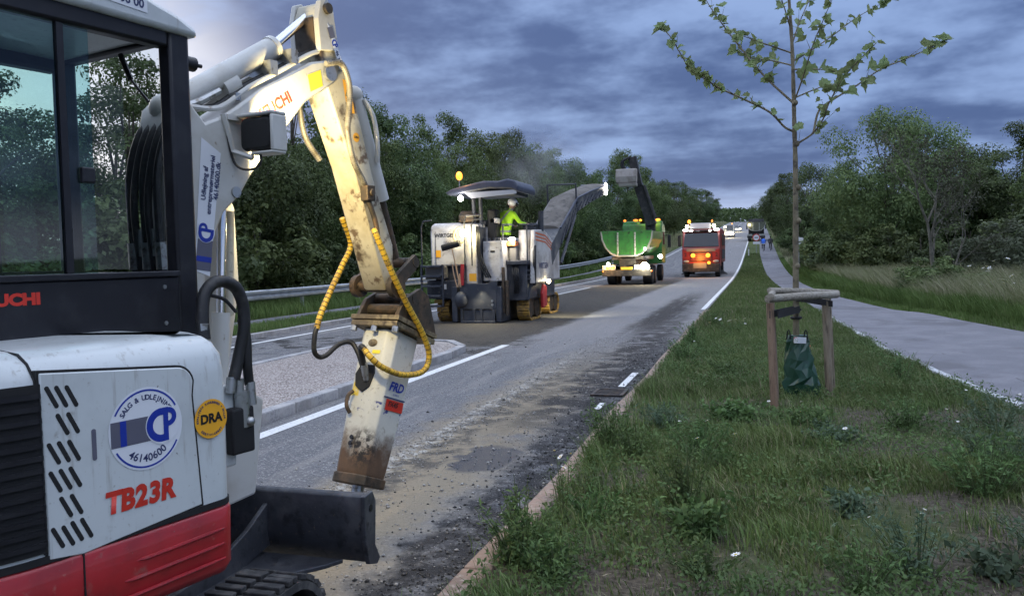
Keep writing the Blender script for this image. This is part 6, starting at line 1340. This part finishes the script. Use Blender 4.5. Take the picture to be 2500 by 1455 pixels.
def skin_at(m, t, p, co, spots, colr=SKIN):
    src = p.inputs['Base Color'].links[0].from_socket if p.inputs['Base Color'].links else None; c = src
    for pos, r in spots: c = t.mix(t.step(t.vm('LENGTH', t.vm('SUBTRACT', co, tuple(pos))), r + .01, r - .01), c, colr)
    t.put(p.inputs['Base Color'], c)
# operator standing at the right console, turned away, arms resting forward
LIME = (.42, .78, .02); GREYR = (.30, .32, .30)
m, t, p, co = zone_mat('operator_clothes', [(.84, 1.60, LIME), (.92, .97, GREYR), (1.10, 1.15, GREYR)], DARK)
W0, W1 = (-.02, .47, 1.12), (.50, .34, 1.14)
x_, y_, z_ = t.sep(co); dgn = t.m('ADD', t.m('MULTIPLY', x_, .8), t.m('MULTIPLY', z_, -.62)); band_ = t.m('MULTIPLY', t.step(t.m('ABSOLUTE', t.m('ADD', dgn, .80)), .035, .025), t.step(z_, 1.10, 1.14))
src = p.inputs['Base Color'].links[0].from_socket; t.put(p.inputs['Base Color'], t.mix(band_, src, GREYR)); skin_at(m, t, p, co, [((.17, .17, 1.66), .125), (Vector(W0) + Vector((0, .08, -.02)), .10), (Vector(W1) + Vector((.06, .06, 0)), .10)])
op = empty('person', (-6.62, 21.5, 1.46), R(-14), 'machine operator in lime hi-vis jacket and white helmet under the canopy', 'person')
J, E = body((0, 0, .92), (.10, .06, 1.30), (.14, .11, 1.50), (.17, .17, 1.63), [(-.09, 0, .86), (.09, .02, .86)], [(-.10, .05, .48), (.11, .07, .48)], [(-.11, -.02, .07), (.12, .0, .07)], [(-.12, .12, .045), (.14, .14, .045)], [(-.10, .06, 1.40), (.29, .05, 1.40)], [(-.16, .26, 1.18), (.42, .12, 1.17)], [W0, W1], 1.12)
skin_mesh('body', J, E, 'operator_clothes', op)
pm('helmet_white', (.72, .73, .75), .35); mb = MB(); mb.ball((.175, .175, 1.735), (.135, .155, .115), 16, 10); mb.prism([(.175 + .14 * math.cos(a) * 1.0, .21 + .175 * math.sin(a)) for a in np.linspace(0, 2 * PI, 20)][:-1], 1.695, 1.71, 'z'); hm = mb.build('helmet', 'helmet_white', op, smooth=True)
MB().ball((.045, .17, 1.66), (.035, .05, .06), 10, 6).build('ear_muff', 'matt_black', hm, smooth=True); MB().ball((.305, .17, 1.66), (.035, .05, .06), 10, 6).build('ear_muff', 'matt_black', hm, smooth=True)
mb = MB(); mb.ball((.195, .285, 1.645), (.018, .024, .022), 8, 5); mb.build('nose', pm('skin_tone', SKIN, .6), op, smooth=True)
for ex_ in (.165, .235): MB().ball((ex_, .268, 1.668), (.011, .008, .008), 6, 4).build('eye', 'matt_black', op)

# ================================================================== TRUCKS
pm('truck_green', (.045, .23, .042), .5, var=[((.030, .15, .030), 1.8, .40, .64), ((.07, .09, .05), 7, .54, .70), ((.02, .03, .02), 3, .62, .72)], rvar=.2)
pm('tub_khaki', (.115, .125, .085), .6, var=[((.075, .08, .06), 2, .42, .66)])
pm('truck_red', (.25, .022, .016), .38, var=[((.20, .02, .015), 2, .42, .68)], rvar=.15); pm('chassis_black', (.018, .018, .019), .6, var=[((.06, .055, .05), 4, .45, .7)])
pm('tub_rim', (.30, .31, .29), .6); pm('white_stripe', (.55, .56, .52), .6, var=[((.20, .24, .16), 14, .45, .6)]); pm('bucket_grey', (.40, .36, .33), .7, var=[((.28, .25, .22), 2.5, .42, .66)]); pm('tyre', (.018, .018, .018), .85, bump=(30, .5, .01))
pm('plate_yellow', (.72, .50, .04), .5); pm('glass_cab', (.012, .014, .018), .12, spec=.8); pm('sign_white', (.75, .77, .80), .45); pm('heap', (.012, .012, .013), .95, bump=(12, 1, .08))
def wheel(parent, x, y, r, w_, z0=0.0):
    mb = MB(); mb.tube([(x - w_ / 2, y, r + z0), (x - w_ * .42, y, r + z0), (x + w_ * .42, y, r + z0), (x + w_ / 2, y, r + z0)], [r * .90, r, r, r * .90], 24); o = mb.build('wheel', 'tyre', parent, smooth=True)
    for s_ in (-1, 1): MB().cyl((x + s_ * w_ * .40, y, r + z0), (x + s_ * w_ * .505, y, r + z0), r * .52, 14).build('rim', 'dirty_steel', o, smooth=True)
def tipper(name, loc, rz, tub, label, crane=True, cabm=None, lamps=True, heap=False):
    """rear of the truck at y = 0, driving along +y"""
    T = empty(name, loc, rz, label, 'truck', 'tipper trucks'); hw = 1.33
    sec = [(-1.42, 3.00), (-1.36, 2.55), (-1.16, 2.10), (-.86, 1.78), (-.5, 1.64), (.5, 1.64), (.86, 1.78), (1.16, 2.10), (1.36, 2.55), (1.42, 3.00)]
    inn = [(x * .95, z + (.06 if z < 2.9 else 0)) for x, z in sec]
    mb = MB(); ln = 5.2; vs = [(x, y, z) for y in (.05, ln) for x, z in sec + list(reversed(inn))]; n = len(sec) * 2; mb.add(vs, [(i, (i + 1) % n, n + (i + 1) % n, n + i) for i in range(n)]); mb.add([(x, ln, z) for x, z in sec], [tuple(range(len(sec)))])
    tb = mb.build('tub', tub, T)
    MB().prism([(x * .985, z + .01) for x, z in sec], .0, .06, 'y').build('tailgate', tub, tb, bevel=.01)
    rim = MB(); rim.tube([(x * 1.01, .03, z - .005) for x, z in sec], .055, 8); rim.build('tub_rim', 'tub_rim', tb, smooth=True)
    for x in (-.49, .47): MB().box((x - .045, -.045, 1.66), (x + .045, .0, 2.93)).build('tailgate_rib', 'white_stripe', tb, bevel=.01)
    MB().box((-1.40, -.02, 2.92), (1.40, .07, 3.02)).build('tailgate_top', tub, tb, bevel=.01)
    if heap:
        mb = MB(); mb.loft([[(1.25 * s_ * math.cos(a), 2.4 + 2.3 * s_ * math.sin(a), z) for a in np.linspace(0, 2 * PI, 14)[:-1]] for z, s_ in ((2.9, 1.0), (3.25, .7), (3.55, .3), (3.65, .08))]); mb.build('load', 'heap', tb)
    mb = MB(); mb.box((-.45, .2, .95), (.45, 8.6, 1.50)); mb.box((-.9, .3, 1.40), (.9, 5.0, 1.62)); mb.build('chassis', 'chassis_black', T, bevel=.02)
    bp = MB().box((-1.38, -.12, .50), (1.36, .06, .84)).build('rear_bumper', 'chassis_black', T, bevel=.02); MB().box((-.32, -.135, .86), (.32, -.10, 1.0)).build('number_plate', 'plate_yellow', bp)
    for x0, x1 in ((-1.36, -.62), (.42, 1.30)): MB().box((x0, -.14, .86), (x1, -.06, 1.12)).build('lamp_panel', 'tub_rim', bp, bevel=.01)
    for x in (-1.02, 1.02):
        for y in (1.3, 2.65, 7.2): wheel(T, x, y, .52, .52 if y < 5 else .34)
        MB().box((x - .32, .85, 1.08), (x + .32, 3.1, 1.14)).build('mudguard', 'chassis_black', T)
    cm = cabm or tub
    cb = MB().prism([(6.4, 1.1), (8.5, 1.1), (8.6, 2.2), (8.3, 3.35), (7.9, 3.62), (6.5, 3.60), (6.4, 3.4)], -1.24, 1.24, 'x').build('cab', cm, T, bevel=.08, seg=3, smooth=True)
    for x in (-.72, .72): MB().prism([(6.45, 3.2), (7.6, 3.2), (7.4, 3.78), (6.6, 3.78)], x - .50, x + .50, 'x').build('roof_fairing', cm, cb, bevel=.08, seg=3, smooth=True)
    MB().box((-1.0, 6.37, 2.35), (1.0, 6.41, 3.1)).build('rear_window', 'glass_cab', cb); MB().box((1.236, 6.9, 2.3), (1.245, 8.0, 3.1)).build('side_window', 'glass_cab', cb)
    for s_ in (-1, 1): MB().box((s_ * 1.52 - .10, 8.1, 2.1), (s_ * 1.52 + .10, 8.2, 2.9)).build('mirror', 'chassis_black', cb, bevel=.03); MB().tube([(s_ * 1.22, 8.2, 2.9), (s_ * 1.5, 8.15, 2.92)], .02, 6).build('mirror_arm', 'chassis_black', cb)
    if lamps:
        for x, r, mt in ((-1.05, .10, 'lamp_amber_hot'), (-.88, .07, 'lamp_amber'), (-.72, .07, 'lamp_amber'), (-1.32, .05, 'lamp_amber'), (1.38, .05, 'lamp_amber')): MB().ball((x, -.15, .98 if abs(x) < 1.3 else .78), (r, .03, r), 10, 6).build('tail_lamp', mt, bp, smooth=True)
        MB().ball((-1.02, -.16, 1.18), (.10, .05, .10), 10, 6).build('work_lamp', 'lamp_white', bp, smooth=True); MB().ball((1.00, -.16, 1.08), (.20, .06, .18), 12, 8).build('work_lamp', 'lamp_warm', bp, smooth=True); MB().ball((1.50, 3.2, 1.55), .13, 10, 6).build('work_lamp', 'lamp_white', T, smooth=True); MB().ball((1.02, .0, 2.0), .07, 8, 5).build('work_lamp', 'lamp_white', T, smooth=True)
        light(T, (1.00, -.5, 1.1), 160, (1, .88, .6), .1); light(T, (-1.02, -.5, 1.1), 60, (1, .6, .25), .1)
        for x in (-.25, .25): MB().ball((x, -.14, .93), (.05, .02, .03), 8, 5).build('plate_lamp', 'lamp_amber', bp)
        for x in (-1.15, -.45, -.15, .42, .95): MB().ball((x, 6.9, 3.86), (.16 if x in (-.45, .95) else .09, .08, .07), 10, 6).build('beacon', 'lamp_amber_hot' if x in (-.15, .42, .95) else 'lamp_amber', cb, smooth=True)
        light(T, (.6, 6.3, 4.0), 60, (1, .5, .1), .15)
    if crane:
        mb = MB(); mb.box((-.30, 5.45, 1.5), (.30, 6.2, 2.6)); mb.cyl((.62, 5.8, 2.4), (.62, 5.8, 3.9), .32, 14); cr = mb.build('crane_base', 'chassis_black', T, bevel=.02)
        mb = MB(); A, B, C2 = Vector((.72, 5.7, 3.5)), Vector((-.04, 5.6, 5.9)), Vector((-.42, 5.5, 7.7))
        for q0, q1, w_ in ((A, B, .36), (B, C2, .30)):
            d = (q1 - q0).normalized(); M = basis(q0, (0, 1, 0), d); M = Matrix(((0, d.x, 0, 0),) * 4) if False else basis(q0, Vector((0, 1, 0)), d); L_ = (q1 - q0).length; mb.box((-w_, 0, -w_ * .8), (w_, L_, w_ * .8), M)
        mb.build('crane_boom', 'chassis_black', cr, bevel=.02); MB().cyl((.95, 5.3, 3.9), (.30, 5.25, 5.9), .13, 10).build('crane_cylinder', 'chassis_black', cr, smooth=True)
        for k in range(3): MB().tube(catmull([(-.35 - .05 * k, 5.2, 6.6), (-.85 - .06 * k, 5.2, 7.0), (-.92 - .05 * k, 5.2, 7.45), (-.5, 5.2, 7.7)], 5), .06, 6).build('hose', 'hose_black', cr, smooth=True)
        bk = MB().prism([(4.6, 6.92), (5.15, 6.95), (5.15, 6.35), (5.0, 6.02), (4.6, 6.08), (4.52, 6.45)], -1.32, -.06, 'x').build('grab_bucket', 'bucket_grey', cr, bevel=.05); MB().prism([(4.56, 6.05), (5.1, 6.05), (5.05, 5.84), (4.62, 5.86)], -1.14, -.05, 'x').build('bucket_lip', 'bucket_grey', bk, bevel=.02)
    return T
tipper('tipper_truck', (-7.05, 46.0, float(prof(48))), 0, 'truck_green', 'bright green tipper truck with black crane and lit rear lamps')
tipper('tipper_truck', (-.35, 137.0, float(prof(138)) + .0), 0, 'tub_khaki', 'distant tipper truck heaped with dark load parked right of the road', crane=False, cabm='chassis_black', lamps=False, heap=True)
MB().ball((-1.35, 136.8, float(prof(138)) + 2.6), .16, 10, 6).build('marker_lamp', 'lamp_warm', bpy.data.objects['tipper_truck.001']).matrix_parent_inverse = bpy.data.objects['tipper_truck.001'].matrix_world.inverted() if False else Matrix.Translation((.35, -137.0, -float(prof(138))))

rt = empty('sweeper_truck', (-3.72, 57.0, float(prof(58))), 0, 'red street sweeper truck facing the camera with amber lamps lit', 'truck')   # front at y = 0, facing -y
cab_ = MB().prism([(0, .70), (-.04, 1.85), (.12, 2.05), (.42, 3.05), (.60, 3.22), (2.0, 3.25), (2.0, .70)], -1.25, 1.25, 'x').build('cab', 'truck_red', rt, bevel=.07, seg=3, smooth=True)
M = basis((0, .115, 2.04), (1, 0, 0), (0, .285, .96)); MB().prism([(-1.16, .03), (1.16, .03), (1.08, .98), (-1.08, .98)], -.03, .028, 'z', M).build('windscreen', 'glass_cab', cab_, bevel=.01)
MB().box((-1.10, .22, 3.08), (1.10, .45, 3.20)).build('sun_visor', 'chassis_black', cab_, bevel=.02); lettering('Lange', .11, 'sign_white', cab_, basis((-.2, .215, 3.14), (1, 0, 0), (0, 0, 1)), bold=.003)
MB().box((-.72, .28, 3.30), (.62, .46, 3.66)).build('roof_sign', 'sign_white', cab_, bevel=.02)
MB().box((-.95, -.07, 1.74), (.95, -.03, 1.95)).build('front_flap', 'dust_grey', cab_, bevel=.02); MB().box((-.70, -.075, 1.10), (.70, -.02, 1.70)).build('grille', 'chassis_black', cab_, bevel=.02)
for k in range(4): MB().box((-.68, -.085, 1.16 + .13 * k), (.68, -.07, 1.22 + .13 * k)).build('grille_bar', 'truck_red', cab_)
for s_ in (-1, 1):
    MB().prism([(.78, 1.30), (1.22, 1.30), (1.22, 1.95), (.95, 1.80)] if s_ > 0 else [(-.78, 1.30), (-.95, 1.80), (-1.22, 1.95), (-1.22, 1.30)], -.06, -.02, 'y').build('corner_panel', 'truck_red', cab_); lettering('2', .34, 'decal_black', cab_, basis((s_ * 1.02, -.064, 1.52), (1, 0, 0), (0, 0, 1)), bold=.006)
    MB().box((s_ * 1.45 - .10, .25, 2.1), (s_ * 1.45 + .10, .36, 2.85)).build('mirror', 'chassis_black', cab_, bevel=.03); MB().tube([(s_ * 1.2, .4, 2.85), (s_ * 1.44, .3, 2.88)], .02, 6).build('mirror_arm', 'chassis_black', cab_)
    MB().ball((s_ * .98, -.05, 1.08), (.20, .05, .09), 12, 7).build('headlamp', 'tub_rim', cab_, smooth=True); MB().ball((s_ * 1.02, .22, 3.20), (.20, .06, .06), 12, 6).build('roof_lamp', 'lamp_white', cab_, smooth=True); MB().ball((s_ * .62 - .02, .205, 3.14), (.10, .04, .045), 10, 6).build('visor_lamp', 'lamp_white', cab_, smooth=True)
MB().ball((-.92, .35, 3.46), .11, 10, 6).build('beacon', 'lamp_warm', cab_, smooth=True); MB().ball((.84, .35, 3.46), .11, 10, 6).build('beacon', 'lamp_warm', cab_, smooth=True); MB().ball((-.80, .5, 3.78), (.11, .11, .13), 10, 7).build('beacon', 'lamp_amber_hot', cab_, smooth=True); MB().ball((.72, .5, 3.78), (.06, .06, .09), 10, 7).build('beacon', 'lamp_amber', cab_, smooth=True)
for x, z, r in ((-.52, 1.48, .15), (.46, 1.48, .15), (.52, .98, .11)): MB().ball((x, -.10, z), (r, .05, r * .92), 14, 8).build('flashing_lamp', 'lamp_amber_hot', cab_, smooth=True)
light(rt, (-.05, -.6, 1.3), 75, (1, .42, .06), .25)
MB().box((-1.25, -.10, .35), (1.25, .3, .95)).build('bumper', 'chassis_black', rt, bevel=.06); MB().box((-.5, -.115, .62), (.36, -.09, .98)).build('bumper_plate', 'dust_grey', rt)
hp = MB().prism([(2.15, .95), (8.6, .95), (8.6, 2.9), (8.2, 3.25), (2.15, 3.32)], -1.26, 1.26, 'x').build('hopper_body', 'truck_red', rt, bevel=.06, smooth=True); MB().box((1.255, 2.6, 1.2), (1.275, 7.6, 1.9)).build('side_locker', 'chassis_black', hp, bevel=.01)
MB().box((-.5, .3, .6), (.5, 8.4, 1.0)).build('chassis', 'chassis_black', rt)
for x in (-1.04, 1.04):
    for y in (1.25, 6.3): wheel(rt, x, y, .50, .34)
    MB().lathe if False else MB().tube([(x * 1.12, 3.2, .12), (x * 1.12, 3.2, .30), (x * 1.12, 3.2, .42)], [.48, .26, .10], 20).build('gutter_brush', 'brush_black', rt)
# far traffic coming down the hill
pm('car_paint', (.10, .11, .13), .3, coat=.4); pm('van_paint', (.36, .37, .38), .4)
def far_car(name, X, Y, h, L, paint, label):
    T = empty(name, (X, Y, float(prof(Y))), 0, label, 'car', 'traffic on the far hill'); wv = .9 if h < 1.8 else 1.0
    MB().prism([(0, .35), (0, .85), (.9, 1.0), (1.5, h * .96), (L * .75, h), (L, h * .72), (L, .35)] if h < 1.8 else [(0, .4), (0, 1.1), (.5, 1.25), (1.1, h * .96), (L, h), (L, .4)], -wv, wv, 'x').build('body', paint, T, bevel=.08, seg=3, smooth=True)
    a, b_ = ((.92, 1.04), (1.48, h * .94)) if h < 1.8 else ((.52, 1.30), (1.05, h * .92)); d = Vector((0, b_[0] - a[0], b_[1] - a[1])); MB().prism([(-wv * .85, .02), (wv * .85, .02), (wv * .8, d.length), (-wv * .8, d.length)], -.02, .03, 'z', basis((0, a[0], a[1]), (1, 0, 0), d)).build('windscreen', 'glass_cab', T)
    for s_ in (-1, 1):
        MB().ball((s_ * wv * .75, -.02, .72), (.17, .06, .13), 12, 7).build('headlamp', 'lamp_warm', T, smooth=True)
        for y in (.85, L - .9): wheel(T, s_ * (wv - .1), y, .33, .22)
    light(T, (0, -1.2, .7), 420, (1, .85, .5), .2); return T
v_ = far_car('oncoming_van', -5.3, 158.0, 2.5, 5.4, 'van_paint', 'oncoming van with bright headlamps behind the red truck'); MB().ball((.6, 1.2, 2.6), (.12, .1, .1), 8, 5).build('beacon', 'lamp_amber_hot', v_, smooth=True); MB().ball((-.6, .2, 2.0), (.2, .1, .12), 8, 5).build('work_lamp', 'lamp_warm', v_, smooth=True)
far_car('oncoming_car', -4.7, 196.0, 1.5, 4.2, 'car_paint', 'oncoming car with headlamps higher up the hill')

# ================================================================== SIGNS
pm('sign_red', (.55, .05, .05), .5); pm('sign_post', (.42, .44, .46), .45, .7)
g = float(ground(-.25, 100)); sg = empty('road_sign', (-.25, 100.0, g), 0, 'round red-rimmed road sign on the verge before the parked truck', 'sign')
MB().cyl((0, .06, -.1), (0, .06, 2.35), .035, 10).build('post', 'sign_post', sg, smooth=True); zc = 1.88
MB().prism([(x, zc + z) for x, z in disc(.42, 32)], .0, .015, 'y').build('sign_disc', 'sign_red', sg); MB().prism([(x, zc + z) for x, z in disc(.32, 32)], -.004, .0, 'y').build('sign_face', 'sign_white', sg); MB().box((-.20, -.008, zc - .05), (.20, -.0045, zc + .04)).build('black_bar', 'decal_black', sg)
MB().box((-.36, .0, 1.12), (.36, .015, 1.40)).build('sub_plate', 'sign_white', sg)
g = float(ground(2.35, 62)); sg = empty('small_sign', (2.75, 62.0, g), 0, 'small white sign on a post beside the cycle path', 'sign')
MB().cyl((0, .05, -.1), (0, .05, 2.6), .03, 8).build('post', 'sign_post', sg); MB().box((-.42, 0, 2.05), (.30, .02, 2.55)).build('sign_face', 'sign_white', sg); MB().box((-.30, -.005, 2.2), (.18, -.001, 2.28)).build('black_bar', 'decal_black', sg)
pm('marker_white', (.70, .70, .68), .6)
for i, (x, y, lb) in enumerate(((-1.05, 95.0, 'small white marker post left of the round sign'), (-11.25, 66, 'white marker post on the left grass strip'))):
    g = float(ground(x, y)); mk = empty('marker_post', (x, y, g), 0, lb, 'marker post'); MB().prism([(-.06, -.05), (.06, -.05), (.0, .06)], -.1, 1.0, 'z').build('post', 'marker_white', mk); MB().box((-.045, -.055, .80), (.045, -.0505, .95)).build('reflector', 'decal_black', mk)

# ================================================================== CYCLISTS
pm('bike_frame', (.03, .03, .035), .4)
def bicycle(loc, rz, label):
    B = empty('bicycle', loc, rz, label, 'bicycle', 'bicycles on the path'); 
    for y in (-.50, .52):
        w_ = MB(); w_.tube([(0, y + .335 * math.cos(a), .335 + .335 * math.sin(a)) for a in np.linspace(0, 2 * PI, 25)[:-1]], .018, 6, closed=True); wo = w_.build('wheel', 'tyre', B, smooth=True); sp_ = MB()
        for k in range(10): a = 2 * PI * k / 10; sp_.cyl((0, y, .335), (0, y + .325 * math.cos(a), .335 + .325 * math.sin(a)), .0025, 4)
        sp_.build('spokes', 'fitting', wo)
    f_ = MB()
    for a, b_ in (((0, -.50, .335), (0, -.08, .29)), ((0, -.08, .29), (0, -.20, .80)), ((0, -.08, .29), (0, .36, .78)), ((0, -.19, .76), (0, .35, .84)), ((0, -.50, .335), (0, -.19, .76)), ((0, .34, .90), (0, .52, .335))): f_.cyl(a, b_, .018, 8)
    f_.build('frame', 'bike_frame', B, smooth=True); MB().ball((0, -.22, .90), (.07, .13, .04), 10, 6).build('saddle', 'matt_black', B, smooth=True); MB().cyl((0, -.20, .78), (0, -.22, .89), .014, 6).build('seat_post', 'fitting', B)
    MB().tube([(-.24, .36, 1.0), (-.08, .42, 1.02), (.08, .42, 1.02), (.24, .36, 1.0)], .014, 6).build('handlebar', 'bike_frame', B, smooth=True); MB().cyl((0, .34, .88), (0, .41, 1.02), .015, 6).build('stem', 'bike_frame', B); MB().cyl((-.10, -.08, .29), (.10, -.08, .29), .05, 10).build('crank', 'fitting', B)
    return B
def cyclist(X, Y, jacket, hem, trousers, lb1, lb2, nm):
    g = float(ground(X, Y)) + .035; bicycle((X, Y, g), 0, lb2)
    m, t, p, co = zone_mat(nm, [(.92, 1.58, jacket), (.90, .97, hem), (0, .13, (.03, .03, .03))], trousers); W0, W1 = (-.23, .33, 1.04), (.23, .33, 1.04)
    skin_at(m, t, p, co, [((0, .34, 1.66), .13), ((-.23, .42, 1.04), .09), ((.23, .42, 1.04), .09)])
    P = empty('person', (X, Y, g), 0, lb1, 'person', 'cyclists on the path')
    J, E = body((0, -.20, .98), (0, .10, 1.34), (0, .20, 1.50), (0, .31, 1.62), [(-.10, -.14, .95), (.10, -.14, .95)], [(-.13, .20, .72), (.12, .16, .60)], [(-.13, .05, .38), (.12, -.06, .20)], [(-.13, .18, .33), (.12, .07, .15)], [(-.19, .12, 1.42), (.19, .12, 1.42)], [(-.26, .20, 1.18), (.26, .20, 1.18)], [W0, W1], 1.05)
    skin_mesh('body', J, E, nm, P, 1); MB().ball((0, .30, 1.70), (.10, .125, .10), 12, 8).build('hair', 'matt_black', P, smooth=True)
cyclist(.55, 104.0, (.02, .13, .62), (.75, .77, .80), (.02, .022, .03), 'cyclist in a bright blue jacket riding away on the path', 'bicycle under the rider in blue', 'cyclist_blue')
cyclist(1.40, 105.5, (.014, .014, .018), (.014, .014, .018), (.025, .025, .03), 'cyclist in black riding away on the right of the path', 'bicycle under the rider in black', 'cyclist_black')
